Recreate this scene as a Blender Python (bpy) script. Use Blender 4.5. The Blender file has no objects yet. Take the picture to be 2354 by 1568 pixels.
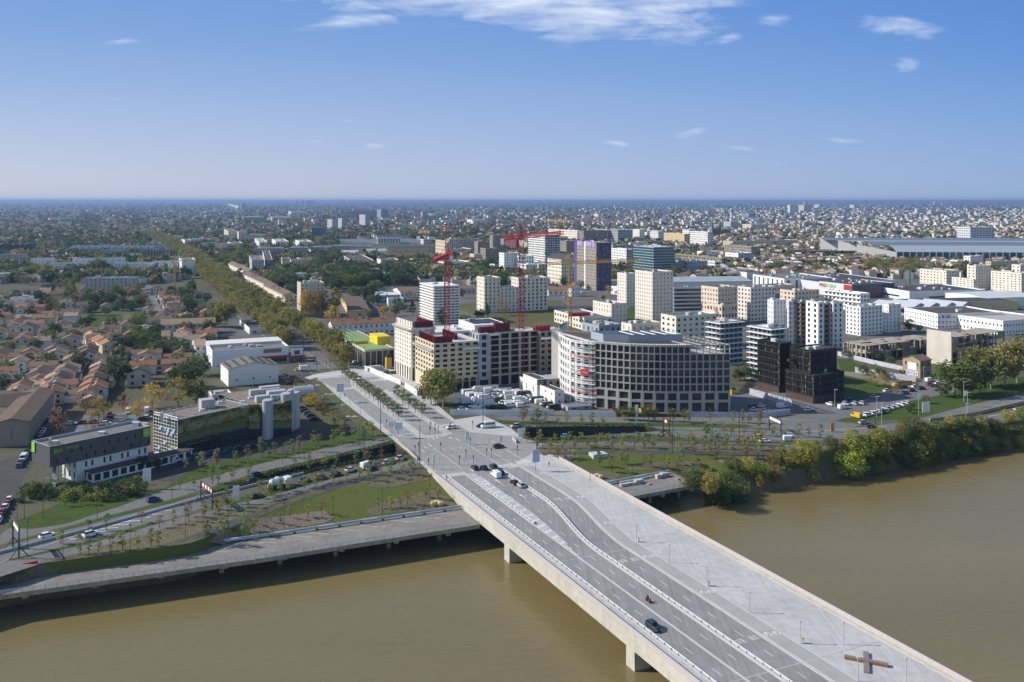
import bpy, math, random
import numpy as np
from mathutils import Vector, Matrix
from mathutils.geometry import delaunay_2d_cdt
random.seed(7); RN = random.Random(11)
SC = bpy.context.scene; COL = SC.collection
R = math.radians
# ---------------------------------------------------------------- camera, sky, sun
F, XC, YH, CAMH = 2090.0,1176.5,462.0,92.0      # picture measured on a 2353 px wide grid
cam = bpy.data.objects.new('camera', bpy.data.cameras.new('camera')); COL.objects.link(cam)
cam.data.sensor_width = 36; cam.data.lens = 36*F/2353.0
cam.data.shift_y = -(784.0-YH)/2353.0
cam.location = (0,0, CAMH); cam.rotation_euler = (R(90), R(-0.03),0)
cam.data.clip_start = 1; cam.data.clip_end = 200000
SC.camera = cam
SUN_EL, SUN_AZ = 33.0,3.0      # to the left of the view, a little beyond
sd = Vector((-math.cos(R(SUN_EL))*math.cos(R(SUN_AZ)), math.cos(R(SUN_EL))*math.sin(R(SUN_AZ)), math.sin(R(SUN_EL))))
sun = bpy.data.objects.new('sun', bpy.data.lights.new('sun', 'SUN')); COL.objects.link(sun)
sun.data.energy = 4.5; sun.data.angle = R(0.5); sun.data.color = (1.0,0.93,0.83)
sun.rotation_euler = sd.to_track_quat('Z', 'Y').to_euler()
W = bpy.data.worlds.new('World'); SC.world = W; W.use_nodes = True
SC.view_settings.view_transform = 'Standard'; SC.view_settings.look = 'None'
SC.view_settings.exposure = 0.25; SC.view_settings.gamma = 1
SC.cycles.max_bounces = 5; SC.cycles.diffuse_bounces = 2; SC.cycles.glossy_bounces = 2
SC.cycles.volume_bounces = 0; SC.cycles.transparent_max_bounces = 6
SC.cycles.use_denoising = True; SC.cycles.caustics_reflective = False; SC.cycles.caustics_refractive = False
class NT:
    def __init__(s, nt): s.nt = nt; s.n = nt.nodes; s.l = nt.links
    def add(s, t, **k):
        x = s.n.new(t)
        for a, b in k.items():
            if a.startswith('i_'): x.inputs[a[2:].replace('_', ' ')].default_value = b
            else: setattr(x, a, b)
        return x
    def link(s, a, b): s.l.new(a, b)
    def m(s, op, a, b=None, c=None, clamp=False):
        x = s.n.new('ShaderNodeMath'); x.operation = op; x.use_clamp = clamp
        for i, v in enumerate((a, b, c)):
            if v is None: continue
            if isinstance(v,(int, float)): x.inputs[i].default_value = v
            else: s.l.new(v, x.inputs[i])
        return x.outputs[0]
    def mix(s, f, a, b, mode='MIX'):
        x = s.n.new('ShaderNodeMix'); x.data_type = 'RGBA'; x.blend_type = mode
        for i, v in ((0, f),(6, a),(7, b)):
            if isinstance(v,(int, float)): x.inputs[i].default_value = v
            elif isinstance(v,(tuple, list)): x.inputs[i].default_value = tuple(v)+((1,) if len(v) == 3 else ())
            else: s.l.new(v, x.inputs[i])
        return x.outputs[2]
def build_world():
    t = NT(W.node_tree); t.n.clear()
    out = t.add('ShaderNodeOutputWorld'); bg = t.add('ShaderNodeBackground'); bg.inputs[1].default_value = 0.12
    sky = t.add('ShaderNodeTexSky'); sky.sky_type = 'NISHITA'; sky.sun_disc = False
    sky.sun_elevation = R(SUN_EL); sky.sun_rotation = math.atan2(sd.x, sd.y)
    sky.altitude = 100; sky.air_density = 1.0; sky.dust_density = 0.6; sky.ozone_density = 2.2
    tc = t.add('ShaderNodeTexCoord'); sep = t.add('ShaderNodeSeparateXYZ'); t.link(tc.outputs['Generated'], sep.inputs[0])
    X, Y, Z = sep.outputs
    Yc = t.m('MAXIMUM', Y,0.02)
    az = t.m('DIVIDE', X, Yc); el = t.m('DIVIDE', Z, Yc)      # tangents of azimuth and elevation
    # the clear air is deeper blue higher up and away from the sun, paler and warmer towards the sun and the horizon
    ex = t.m('DIVIDE', el,0.22, clamp=True)
    ramp = t.add('ShaderNodeValToRGB'); t.link(ex, ramp.inputs[0]); r = ramp.color_ramp
    r.interpolation = 'B_SPLINE'
    r.elements[0].position = 0.0; r.elements[0].color = SKY0
    r.elements[1].position = 1.0; r.elements[1].color = SKY3
    e = r.elements.new(0.3); e.color = SKY1
    e = r.elements.new(0.62); e.color = SKY2
    ax = t.m('MULTIPLY_ADD', az,0.85,0.5, clamp=True)
    side = t.mix(ax, SKYL, SKYR)
    low = t.mix(1.0, ramp.outputs[0], side, 'MULTIPLY')
    vm = t.add('ShaderNodeVectorMath'); vm.operation = 'SCALE'; t.link(low, vm.inputs[0]); vm.inputs['Scale'].default_value = 7.3
    fade = t.m('SUBTRACT',1.0, t.m('DIVIDE', t.m('SUBTRACT', Z,0.22),0.25, clamp=True), clamp=True)
    front = t.m('GREATER_THAN', Y,0.02)
    behind = t.m('DIVIDE', t.m('ADD', Y,0.1),0.5, clamp=True)
    skyc = t.mix(t.m('MULTIPLY', fade, behind), sky.outputs[0], vm.outputs[0])
    # clouds: streaked cirrus sheets at fixed places in the sky
    comb = t.add('ShaderNodeCombineXYZ'); t.link(az, comb.inputs[0]); t.link(t.m('MULTIPLY', el,2.6), comb.inputs[1])
    n1 = t.add('ShaderNodeTexNoise'); t.link(comb.outputs[0], n1.inputs[0]); n1.inputs['Scale'].default_value = 13; n1.inputs['Detail'].default_value = 9; n1.inputs['Roughness'].default_value = 0.62; n1.inputs['Distortion'].default_value = 0.9
    n2 = t.add('ShaderNodeTexNoise'); mp = t.add('ShaderNodeMapping'); mp.inputs['Rotation'].default_value = (0,0, R(-14)); mp.inputs['Scale'].default_value = (14,48,1)
    t.link(comb.outputs[0], mp.inputs[0]); t.link(mp.outputs[0], n2.inputs[0]); n2.inputs['Scale'].default_value = 1; n2.inputs['Detail'].default_value = 6
    nn = t.m('ADD', t.m('MULTIPLY', n1.outputs[0],1.5), t.m('MULTIPLY', n2.outputs[0],0.95))
    total = None
    for (cx, cy, rx, ry, rot, amp) in CLOUDS:
        a0 = (cx-XC)/F; e0 = (YH-cy)/F; A = rx/F; B = ry/F; ca, sa = math.cos(R(rot)), math.sin(R(rot))
        dx = t.m('SUBTRACT', az, a0); dy = t.m('SUBTRACT', el, e0)
        px = t.m('DIVIDE', t.m('ADD', t.m('MULTIPLY', dx, ca), t.m('MULTIPLY', dy, sa)), A)
        py = t.m('DIVIDE', t.m('SUBTRACT', t.m('MULTIPLY', dy, ca), t.m('MULTIPLY', dx, sa)), B)
        d = t.m('SQRT', t.m('ADD', t.m('POWER', px,2.0), t.m('POWER', py,2.0)))
        v = t.m('MULTIPLY', t.m('SUBTRACT',1.0, d, clamp=True), amp)
        total = v if total is None else t.m('MAXIMUM', total, v)
    # density where the shape outweighs the noise threshold
    dens = t.m('MULTIPLY', t.m('SUBTRACT', t.m('ADD', t.m('MULTIPLY', total, .85), nn),1.36, clamp=True),1.25, clamp=True)
    dens = t.m('MULTIPLY', dens, t.m('MINIMUM', t.m('MULTIPLY', total,4.0),1.0))
    dens = t.m('MULTIPLY', t.m('MULTIPLY', dens,0.85), front)
    final = t.mix(dens, skyc, CLOUDC)
    t.link(final, bg.inputs[0]); t.link(bg.outputs[0], out.inputs[0])
SKY0 = (.46, .54, .69,1); SKY1 = (.35, .50, .76,1); SKY2 = (.225, .40, .74,1); SKY3 = (.14, .305, .69,1)
SKYL = (1.35,1.14,1.0); SKYR = (.72, .82, .93); CLOUDC = (5.6,6.1,7.0)
#         centre on the picture grid, half sizes, tilt, strength
CLOUDS = [(1180,-10,600,80,0,1.0),(1370,25,370,95,-4,1.0),(870,40,240,26,6, .62),(1560,10,180,60,8, .8),
          (1670,86,70,16,15, .62),(1775,52,60,28,10, .5),(2060,64,130,34,-6, .66),(2120,84,50,12,0, .5),(2080,150,42,24,0, .4),
          (1575,305,60,17,8, .5),(1425,332,50,10,-8, .42),(850,333,50,14,0, .52),(725,327,50,12,0, .42),(1695,342,60,10,0, .42),
          (1900,320,120,9,-4, .4),(1830,380,110,10,-3, .36),(275,230,32,8,0, .42),(280,95,70,14,5, .3),(790,277,60,9,-4, .38)]
HAZEC, HAZED = (.33, .49, .82,1),7e-5
build_world()
# ---------------------------------------------------------------- measuring helpers: picture grid -> metres
def P(x, y, z=0.0):
    Yd = F*(CAMH-z)/(y-YH)
    return Vector(((x-XC)*Yd/F, Yd, z))
def PX(p):
    return (XC+F*p[0]/p[1], YH+F*(CAMH-p[2])/p[1])
AB = math.atan2(968.5,2090.0); CA, SA = math.cos(AB), math.sin(AB)
U = Vector((-SA, CA,0)); V = Vector((CA, SA,0))          # along and across the bridge
def TS(t, s, z=0.0): return Vector((CA*t-SA*s, SA*t+CA*s, z))
def ts(p): return (p[0]*CA+p[1]*SA,-p[0]*SA+p[1]*CA)
OX = {1: 0.0,2: 588.3,3: 1176.6,4: 1764.9}; OY = {'A': 448.1, 'B': 689.4, 'C': 976.7, 'D': 919.2, 'E': 1223.1}
def cr(tag, x, y): return (OX[int(tag[1])]+.2499*x, OY[tag[0]]+.2499*y)
def PC(*a): return P(*cr(*a))
def crp(tag, *pts): return [cr(tag, a, b) for a, b in pts]
# ---------------------------------------------------------------- materials
MATS = {}
def mat(name, col, rough=0.8, spec=0.3, metal=0.0, noise=None, var=0.0, island=None, bump=None, objrand=0.0, col2=None, streak=0):
    if name in MATS: return MATS[name]
    m = bpy.data.materials.new(name); m.use_nodes = True; t = NT(m.node_tree)
    b = t.n['Principled BSDF']; c = col
    b.inputs['Roughness'].default_value = rough; b.inputs['Metallic'].default_value = metal; b.inputs['Specular IOR Level'].default_value = spec
    cur = tuple(col)
    geo = t.add('ShaderNodeNewGeometry')
    if noise:
        ns, amt = noise[0], noise[1]
        n = t.add('ShaderNodeTexNoise'); t.link(geo.outputs['Position'], n.inputs[0]); n.inputs['Scale'].default_value = ns; n.inputs['Detail'].default_value = 5; n.inputs['Roughness'].default_value = 0.65
        f = t.m('MULTIPLY_ADD', t.m('SUBTRACT', n.outputs[0],0.5),2.6,0.5, clamp=True)
        c2 = col2 if col2 else tuple(max(0, k*(1-amt)) for k in col)
        c1 = col if col2 else tuple(min(1, k*(1+amt)) for k in col)
        cur = t.mix(f, c1, c2)
        if len(noise) > 2:
            n3 = t.add('ShaderNodeTexNoise'); t.link(geo.outputs['Position'], n3.inputs[0]); n3.inputs['Scale'].default_value = noise[2]; n3.inputs['Detail'].default_value = 2
            f3 = t.m('MULTIPLY_ADD', n3.outputs[0],0.4,0.8)
            cc = t.add('ShaderNodeCombineColor'); [t.link(f3, cc.inputs[k]) for k in range(3)]
            cur = t.mix(1.0, cur, cc.outputs[0], 'MULTIPLY')
    if streak:                                        # tyre wear and brush marks run along the road
        mp = t.add('ShaderNodeMapping'); mp.inputs['Rotation'].default_value = (0,0,-AB); mp.inputs['Scale'].default_value = (1.6, .035,1)
        n4 = t.add('ShaderNodeTexNoise'); t.link(geo.outputs['Position'], mp.inputs[0]); t.link(mp.outputs[0], n4.inputs[0]); n4.inputs['Scale'].default_value = 1; n4.inputs['Detail'].default_value = 3
        f4 = t.m('MULTIPLY_ADD', t.m('SUBTRACT', n4.outputs[0], .5),3*streak,1.0); cc = t.add('ShaderNodeCombineColor'); [t.link(f4, cc.inputs[k]) for k in range(3)]
        cur = t.mix(1.0, cur, cc.outputs[0], 'MULTIPLY')
    def scale_by(fac, cur):
        cc = t.add('ShaderNodeCombineColor'); [t.link(fac, cc.inputs[k]) for k in range(3)]
        return t.mix(1.0, cur, cc.outputs[0], 'MULTIPLY')
    if island:
        f = t.m('MULTIPLY_ADD', geo.outputs['Random Per Island'], island,1-island/2)
        cur = scale_by(f, cur)
    if objrand:
        oi = t.add('ShaderNodeObjectInfo'); f = t.m('MULTIPLY_ADD', oi.outputs['Random'], objrand,1-objrand/2); cur = scale_by(f, cur)
        if col2 and not noise: 
            r2 = t.m('FRACT', t.m('MULTIPLY', oi.outputs['Random'],17.3))
            cur = t.mix(r2, cur, scale_by(f, tuple(col2)))
    if isinstance(cur, tuple): b.inputs['Base Color'].default_value = tuple(cur)+(1,)
    else: t.link(cur, b.inputs['Base Color'])
    if bump:
        n = t.add('ShaderNodeTexNoise'); t.link(geo.outputs['Position'], n.inputs[0]); n.inputs['Scale'].default_value = bump[0]; n.inputs['Detail'].default_value = 4
        bp = t.add('ShaderNodeBump'); bp.inputs['Strength'].default_value = 1; bp.inputs['Distance'].default_value = bump[1]
        t.link(n.outputs[0], bp.inputs['Height']); t.link(bp.outputs[0], b.inputs['Normal'])
    MATS[name] = m
    return m
# ---------------------------------------------------------------- mesh builder
class MB:
    def __init__(s): s.v = []; s.f = []; s.mi = []; s.uv = []
    def quad(s, a, b, c, d, m=0, uv=None):
        i = len(s.v); s.v += [tuple(a), tuple(b), tuple(c), tuple(d)]; s.f.append((i, i+1, i+2, i+3)); s.mi.append(m); s.uv.append(uv)
    def tri(s, a, b, c, m=0):
        i = len(s.v); s.v += [tuple(a), tuple(b), tuple(c)]; s.f.append((i, i+1, i+2)); s.mi.append(m); s.uv.append(None)
    def ngon(s, pts, m=0):
        i = len(s.v); s.v += [tuple(p) for p in pts]; s.f.append(tuple(range(i, i+len(pts)))); s.mi.append(m); s.uv.append(None)
    def obox(s, o, ax, ay, az, m=0):                       # box from corner o with edge vectors
        o, ax, ay, az = Vector(o), Vector(ax), Vector(ay), Vector(az)
        i = len(s.v)
        for k in range(8):
            s.v.append(tuple(o+ax*(k & 1)+ay*((k >> 1) & 1)+az*((k >> 2) & 1)))
        for f in ((0,2,3,1),(4,5,7,6),(0,1,5,4),(2,6,7,3),(0,4,6,2),(1,3,7,5)):
            s.f.append(tuple(i+k for k in f)); s.mi.append(m); s.uv.append(None)
    def box(s, c, d, m=0, rz=0.0):                          # centre of base, dims
        cz, sz = math.cos(rz), math.sin(rz)
        ax = Vector((cz, sz,0))*d[0]; ay = Vector((-sz, cz,0))*d[1]
        s.obox(Vector(c)-ax/2-ay/2, ax, ay,(0,0, d[2]), m)
    def prism(s, pts, z0, z1, m=0, mtop=None, top=True, bottom=False):
        n = len(pts)
        for k in range(n):
            a, b = pts[k], pts[(k+1) % n]
            s.quad((a[0], a[1], z0),(b[0], b[1], z0),(b[0], b[1], z1),(a[0], a[1], z1), m)
        if top: s.ngon([(p[0], p[1], z1) for p in pts], m if mtop is None else mtop)
        if bottom: s.ngon([(p[0], p[1], z0) for p in reversed(pts)], m)
    def tube(s, a, b, r0, r1=None, n=8, m=0, cap=True):
        a, b = Vector(a), Vector(b); r1 = r0 if r1 is None else r1
        d = (b-a).normalized(); p = d.orthogonal().normalized(); q = d.cross(p)
        i = len(s.v)
        for (c, r) in ((a, r0),(b, r1)):
            for k in range(n):
                t = 2*math.pi*k/n; s.v.append(tuple(c+p*(r*math.cos(t))+q*(r*math.sin(t))))
        for k in range(n):
            s.f.append((i+k, i+(k+1) % n, i+n+(k+1) % n, i+n+k)); s.mi.append(m); s.uv.append(None)
        if cap:
            s.f.append(tuple(i+n+k for k in range(n))); s.mi.append(m); s.uv.append(None)
            s.f.append(tuple(i+k for k in reversed(range(n)))); s.mi.append(m); s.uv.append(None)
    def ball(s, c, r, n=8, k=5, m=0):
        i = len(s.v); rx, ry, rz = r if isinstance(r, tuple) else (r, r, r)
        for a in range(k+1):
            th = math.pi*a/k
            for b in range(n):
                ph = 2*math.pi*b/n; s.v.append((c[0]+rx*math.sin(th)*math.cos(ph), c[1]+ry*math.sin(th)*math.sin(ph), c[2]-rz*math.cos(th)))
        for a in range(k):
            for b in range(n):
                s.f.append((i+a*n+b, i+a*n+(b+1) % n, i+(a+1)*n+(b+1) % n, i+(a+1)*n+b)); s.mi.append(m); s.uv.append(None)
    def mesh(s, name, mats, smooth=False):
        me = bpy.data.meshes.new(name); me.from_pydata(s.v, [], s.f)
        for x in mats: me.materials.append(x)
        if len(mats) > 1: me.polygons.foreach_set('material_index', s.mi)
        if any(s.uv):
            uv = me.uv_layers.new(name='UVMap'); k = 0
            arr = np.zeros(2*sum(len(f) for f in s.f))
            for f, u in zip(s.f, s.uv):
                if u:
                    for j,(a, b) in enumerate(u): arr[2*(k+j)] = a; arr[2*(k+j)+1] = b
                k += len(f)
            uv.data.foreach_set('uv', arr)
        if smooth: me.polygons.foreach_set('use_smooth', [True]*len(me.polygons))
        me.validate(); me.update()
        return me
    def build(s, name, mats, parent=None, smooth=False):
        if not isinstance(mats,(list, tuple)): mats = [mats]
        return obj(name, s.mesh(name, mats, smooth), parent)
def boxed(*a, **k): g = MB(); g.box(*a, **k); return g
def tubed(*a, **k): g = MB(); g.tube(*a, **k); return g
def oboxed(*a): g = MB(); g.obox(*a); return g
def obj(name, me, parent=None, mw=None):
    o = bpy.data.objects.new(name, me); COL.objects.link(o)
    if parent is not None: o.parent = parent; o.matrix_parent_inverse = parent.matrix_basis.inverted()
    if mw is not None: o.matrix_basis = mw
    return o
THINGS = []                                   # (object, description, point) waiting for their final label
def tag(o, desc, cat, group=None, final=False, at=None):
    o['category'] = cat
    if group: o['group'] = group
    if final: o['label'] = desc
    else: THINGS.append((o, desc, at if at is not None else Vector(o.location)))
    return o
def thing(name, desc, cat, loc=(0,0,0), rz=0.0, group=None, final=False):
    o = bpy.data.objects.new(name, None); COL.objects.link(o); o.location = loc; o.rotation_euler = (0,0, rz)
    o.empty_display_size = 1; o.matrix_basis = Matrix.Translation(Vector(loc)) @ Matrix.Rotation(rz,4, 'Z')
    return tag(o, desc, cat, group, final)
def dup(src, loc, rz=0.0, sc=1.0, desc=None, group=None, cat=None, slotmat=None):
    """copy a thing with its parts and sub-parts; slotmat = {material: replacement}"""
    r = src.copy(); COL.objects.link(r)
    s = sc if isinstance(sc, tuple) else (sc, sc, sc)
    r.matrix_basis = Matrix.Translation(Vector(loc)) @ Matrix.Rotation(rz,4, 'Z') @ Matrix.Diagonal((s[0], s[1], s[2],1))
    def rec(a, b):
        for ch in KIDS.get(a.name,()):
            c = ch.copy(); COL.objects.link(c); c.parent = b; c.matrix_parent_inverse = ch.matrix_parent_inverse
            swap(c); rec(ch, c)
    def swap(c):
        if slotmat and c.type == 'MESH':
            for k, sl in enumerate(c.material_slots):
                if sl.material and sl.material.name in slotmat:
                    sl.link = 'OBJECT'; sl.material = slotmat[sl.material.name]
    swap(r); rec(src, r)
    if 'label' in r: del r['label']
    if cat: r['category'] = cat
    tag(r, desc, r['category'], group if group else r.get('group'), at=Vector(loc))
    return r
def many(name, me, mws, parent, cap=100, kmin=0.0):
    """repeated parts: one object each for those that show largest, the rest as one stuff part"""
    inv = lambda m: (m.translation-Vector((0,0, CAMH))).length
    mws = sorted(mws, key=inv); out = []
    for m in mws[:cap]: out.append(obj(name, me, parent, m))
    rest = mws[cap:]
    if rest:
        nv = len(me.vertices); co = np.zeros(nv*3); me.vertices.foreach_get('co', co); co = co.reshape(-1,3)
        fs = [tuple(p.vertices) for p in me.polygons]; mi = [p.material_index for p in me.polygons]
        V_, F_, M_ = [], [], []
        for j, m in enumerate(rest):
            A = np.array(m); w = co @ A[:3, :3].T + A[:3,3]; V_ += w.tolist(); F_ += [tuple(i+j*nv for i in f) for f in fs]; M_ += mi
        mm = bpy.data.meshes.new(name+'_group'); mm.from_pydata(V_, [], F_)
        for x in me.materials: mm.materials.append(x)
        mm.polygons.foreach_set('material_index', M_); mm.update()
        o = obj(name, mm, parent); o['kind'] = 'stuff'; out.append(o)
    return out
def frame(p, ax, up=Vector((0,0,1)), s=(1,1,1)):
    ax = Vector(ax).normalized(); ay = up.cross(ax)
    return Matrix(((ax.x*s[0], ay.x*s[1], up.x*s[2], p[0]),(ax.y*s[0], ay.y*s[1], up.y*s[2], p[1]),(ax.z*s[0], ay.z*s[1], up.z*s[2], p[2]),(0,0,0,1)))
def boxmesh(name, d, m, c=(0,0,0)):
    b = MB(); b.box(c, d); return b.mesh(name, [m])
KIDS = {}
def proto(o):                                  # remember the part tree of a first instance for dup()
    def rec(a):
        ks = [c for c in bpy.data.objects if c.parent is a]; KIDS[a.name] = ks
        for c in ks: rec(c)
    rec(o); return o
def structure(o): o['kind'] = 'structure'; return o
def tessellate(pts, z, step=None, hf=None):
    outer = [(p[0], p[1]) for p in pts]; vs = [Vector(p) for p in outer]; n = len(vs)
    edges = [(i,(i+1) % n) for i in range(n)]
    if step:
        xs = [p[0] for p in outer]; ys = [p[1] for p in outer]
        x = min(xs)
        # densify edges first
        dense = []
        for i in range(n):
            a, b = vs[i], vs[(i+1) % n]; k = max(1, int((b-a).length/step))
            dense += [a+(b-a)*(j/k) for j in range(k)]
        vs = dense; n = len(vs); edges = [(i,(i+1) % n) for i in range(n)]; outer = [(p.x, p.y) for p in vs]
        while x < max(xs):
            y = min(ys)
            while y < max(ys):
                if inpoly(x, y, outer): vs.append(Vector((x, y)))
                y += step
            x += step
    v2, e2, f2, ov, oe, of = delaunay_2d_cdt(vs, edges, [list(range(n))],1,1e-4)
    V3 = [(v.x, v.y,(hf(v.x, v.y) if hf else 0)+z) for v in v2]
    return V3, [tuple(f) for f in f2]
def inpoly(x, y, poly):
    c = False; n = len(poly); j = n-1
    for i in range(n):
        xi, yi = poly[i][0], poly[i][1]; xj, yj = poly[j][0], poly[j][1]
        if (yi > y) != (yj > y) and x < (xj-xi)*(y-yi)/(yj-yi+1e-12)+xi: c = not c
        j = i
    return c
def sheet(name, pts, z, m, step=None, hf=None, parent=None, flip=False):
    V3, Fc = tessellate(pts, z, step, hf)
    me = bpy.data.meshes.new(name); me.from_pydata(V3, [], Fc); me.materials.append(m)
    me.update()
    if len(me.polygons) and sum(p.normal.z*p.area for p in me.polygons) < 0: me.flip_normals()
    o = obj(name, me, parent)
    if parent is None: structure(o)
    return o
def merge_sheets(name, items, m, parent=None):          # items: list of world quads/ngons at own z
    b = MB()
    for it in items: b.ngon(it)
    o = b.build(name, m, parent)
    if parent is None: structure(o)
    return o
# ---------------------------------------------------------------- materials of the place
M_ASPH = mat('asphalt',(.165, .165, .165), .92, .2, noise=(.35, .14, .03))
M_ASPH2 = mat('asphalt_dark',(.075, .072, .074), .92, .2, noise=(.3, .15, .04))
M_ROAD = mat('asphalt_boulevard',(.29, .29, .285), .9, .2, noise=(.3, .1, .03), streak=.12)
M_DECKROAD = mat('asphalt_bridge',(.265, .26, .26), .9, .2, noise=(.25, .1, .05), streak=.22)
M_PAVE = mat('pale_paving',(.46, .46, .455), .9, .2, noise=(.12, .1, .6))
M_PLAZA = mat('brushed_concrete',(.46, .46, .46), .9, .2, noise=(.09, .1, .5), streak=.12)
M_KERB = mat('kerb_stone',(.52, .49, .44), .85, .2, noise=(.8, .1))
M_PAINT = mat('road_paint',(.66, .66, .66), .7, .3, noise=(2.0, .15))
M_PAINTY = mat('yellow_road_paint',(.62, .52, .25), .7, .3, noise=(2.0, .2))
M_CONC = mat('concrete',(.46, .44, .39), .85, .3, noise=(.5, .12, .08))
M_CONCS = mat('stained_concrete',(.40, .37, .31), .9, .2, noise=(.6, .35), col2=(.24, .20, .14))
M_QUAY = mat('worn_quay_surface',(.26, .25, .23), .95, .2, noise=(.16, .2, .9), col2=(.19, .175, .155))
M_GRASS = mat('lawn',(.095, .125, .03), .95, .1, noise=(.16, .5,1.2), col2=(.12, .13, .035), bump=(3, .25))
M_GRASSB = mat('bright_lawn',(.07, .115, .022), .95, .1, noise=(.2, .5,1.5), col2=(.055, .08, .022), bump=(3, .25))
M_GRASSD = mat('meadow',(.085, .105, .035), .95, .1, noise=(.12, .5, .8), col2=(.14, .12, .06), bump=(2, .3))
M_BED = mat('planting_bed',(.20, .165, .12), .95, .1, noise=(.5, .5,3.), col2=(.10, .11, .045), bump=(2, .35))
M_BEDP = mat('mulch_bed',(.27, .22, .18), .95, .1, noise=(1.2, .5,3.), col2=(.17, .135, .10), bump=(2, .3))
M_LEAFLIT = mat('leaf_litter_ground',(.20, .13, .07), .95, .1, noise=(.3, .4,2.), col2=(.14, .12, .09))
M_DIRT = mat('bare_ground',(.27, .24, .19), .95, .1, noise=(.05, .3, .7), col2=(.19, .175, .14))
M_YARD = mat('yard_surface',(.17, .165, .155), .95, .1, noise=(.06, .3, .9), col2=(.11, .105, .10))
M_GROUND = mat('suburban_ground',(.085, .10, .05), .95, .1, noise=(.02, .4, .12), col2=(.135, .115, .09))
M_MUD = mat('river_mud',(.12, .10, .06), .7, .3, noise=(.4, .3))
M_STEEL = mat('galvanised_steel',(.55, .57, .60), .45, .5, .5)
M_RAILB = mat('pale_blue_grey_rail',(.52, .57, .66), .45, .5, .2)
M_PARA = mat('parapet_mesh',(.45, .39, .37), .7, .4, noise=(3, .12))
M_DARKM = mat('dark_metal',(.035, .037, .04), .5, .5)
M_POLE = mat('pale_grey_pole',(.42, .45, .48), .5, .5)
M_WHITE = mat('white_render',(.80, .80, .79), .8, .3, noise=(.2, .04))
M_CREAM = mat('cream_render',(.74, .69, .59), .85, .3, noise=(.25, .05))
M_PREC = mat('pale_precast',(.70, .65, .57), .85, .3, noise=(.25, .05))
M_YELC = mat('sandy_precast',(.60, .52, .37), .85, .3, noise=(.25, .06))
M_BEIGE = mat('beige_render',(.58, .49, .39), .85, .3, noise=(.25, .06))
M_PINKB = mat('pinkish_beige_render',(.66, .54, .44), .85, .3, noise=(.25, .05))
M_GREY = mat('grey_render',(.42, .42, .42), .85, .3, noise=(.25, .08))
M_GREYC = mat('raw_concrete_frame',(.42, .38, .35), .85, .3, noise=(.3, .12))
M_BLUEG = mat('blue_grey_cladding',(.33, .37, .43), .6, .4, noise=(.2, .06))
M_DGREY = mat('dark_grey_cladding',(.085, .088, .095), .6, .4, noise=(1., .12))
M_NAVY = mat('navy_cladding',(.03, .035, .05), .5, .5, noise=(.2, .1))
M_BROWN = mat('brown_render',(.26, .20, .155), .85, .3, noise=(.3, .08))
M_OLIVE = mat('olive_cladding',(.24, .24, .16), .7, .4, noise=(.3, .08))
M_MAROON = mat('maroon_cladding',(.19, .045, .055), .7, .4, noise=(.3, .08))
M_TAUPE = mat('taupe_cladding',(.30, .265, .225), .8, .3, noise=(.3, .08))
M_LILAC = mat('lilac_site_sheeting',(.36, .28, .62), .6, .3, noise=(.3, .12))
M_TEAL = mat('teal_cladding',(.06, .20, .25), .35, .5, noise=(.2, .2))
M_PALEMET = mat('pale_metal_cladding',(.60, .62, .65), .55, .5, noise=(.15, .04))
M_CLADW = mat('white_metal_cladding',(.74, .76, .80), .6, .4, noise=(.1, .04))
M_OAK = mat('yellow_render',(.62, .50, .28), .85, .3, noise=(.3, .06))
M_SLAB = mat('slab_concrete',(.52, .52, .50), .85, .3, noise=(.3, .08))
M_ROOFG = mat('grey_flat_roof',(.21, .205, .195), .9, .2, noise=(.2, .25,1.), col2=(.15, .14, .13))
M_ROOFB = mat('brown_flat_roof',(.10, .085, .075), .9, .2, noise=(.3, .2,1.))
M_ROOFD = mat('dark_flat_roof',(.07, .07, .075), .9, .2, noise=(.2, .2))
M_ROOFL = mat('light_flat_roof',(.42, .41, .39), .9, .2, noise=(.2, .15))
M_ROOFW = mat('white_membrane_roof',(.66, .66, .64), .8, .2, noise=(.15, .08))
M_TILE = mat('clay_tile_roof',(.265, .165, .115), .9, .1, noise=(.35, .35,2.), col2=(.24, .15, .10), objrand=.5)
M_TILEB = mat('brown_tile_roof',(.20, .15, .115), .9, .1, noise=(.35, .35,2.), col2=(.14, .11, .09), objrand=.4)
M_TILEO = mat('orange_tile_roof',(.315, .165, .105), .9, .1, noise=(.4, .3,2.), col2=(.27, .14, .09), objrand=.3)
M_TILEP = mat('pale_tile_roof',(.40, .29, .21), .9, .1, noise=(.35, .3,2.), col2=(.30, .22, .165), objrand=.3)
M_HWALL = mat('house_wall',(.58, .52, .43), .9, .2, noise=(.2, .15), objrand=.35)
M_HWALLW = mat('white_house_wall',(.72, .70, .66), .9, .2, noise=(.2, .08), objrand=.2)
M_RED = mat('red_steel',(.50, .03, .045), .5, .5)
M_REDF = mat('red_formwork',(.20, .028, .034), .7, .3, noise=(1., .3))
M_YEL = mat('yellow_steel',(.62, .36, .03), .5, .5)
M_BLUES = mat('blue_steel',(.05, .08, .32), .5, .5)
M_REDP = mat('red_panel',(.45, .02, .025), .6, .4)
M_GREEN = mat('lime_green_panel',(.22, .62, .04), .6, .4)
M_TURF = mat('sports_turf',(.22, .36, .14), .9, .1, noise=(.2, .12), col2=(.27, .38, .17))
M_WOOD = mat('timber',(.24, .115, .05), .8, .2, noise=(2., .2))
M_WOODG = mat('weathered_timber',(.26, .22, .19), .85, .2, noise=(2., .2))
M_ROCK = mat('yellow_rock',(.58, .45, .24), .9, .2, noise=(.8, .2))
M_BARK = mat('bark',(.14, .11, .08), .9, .1, noise=(2., .3))
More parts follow.
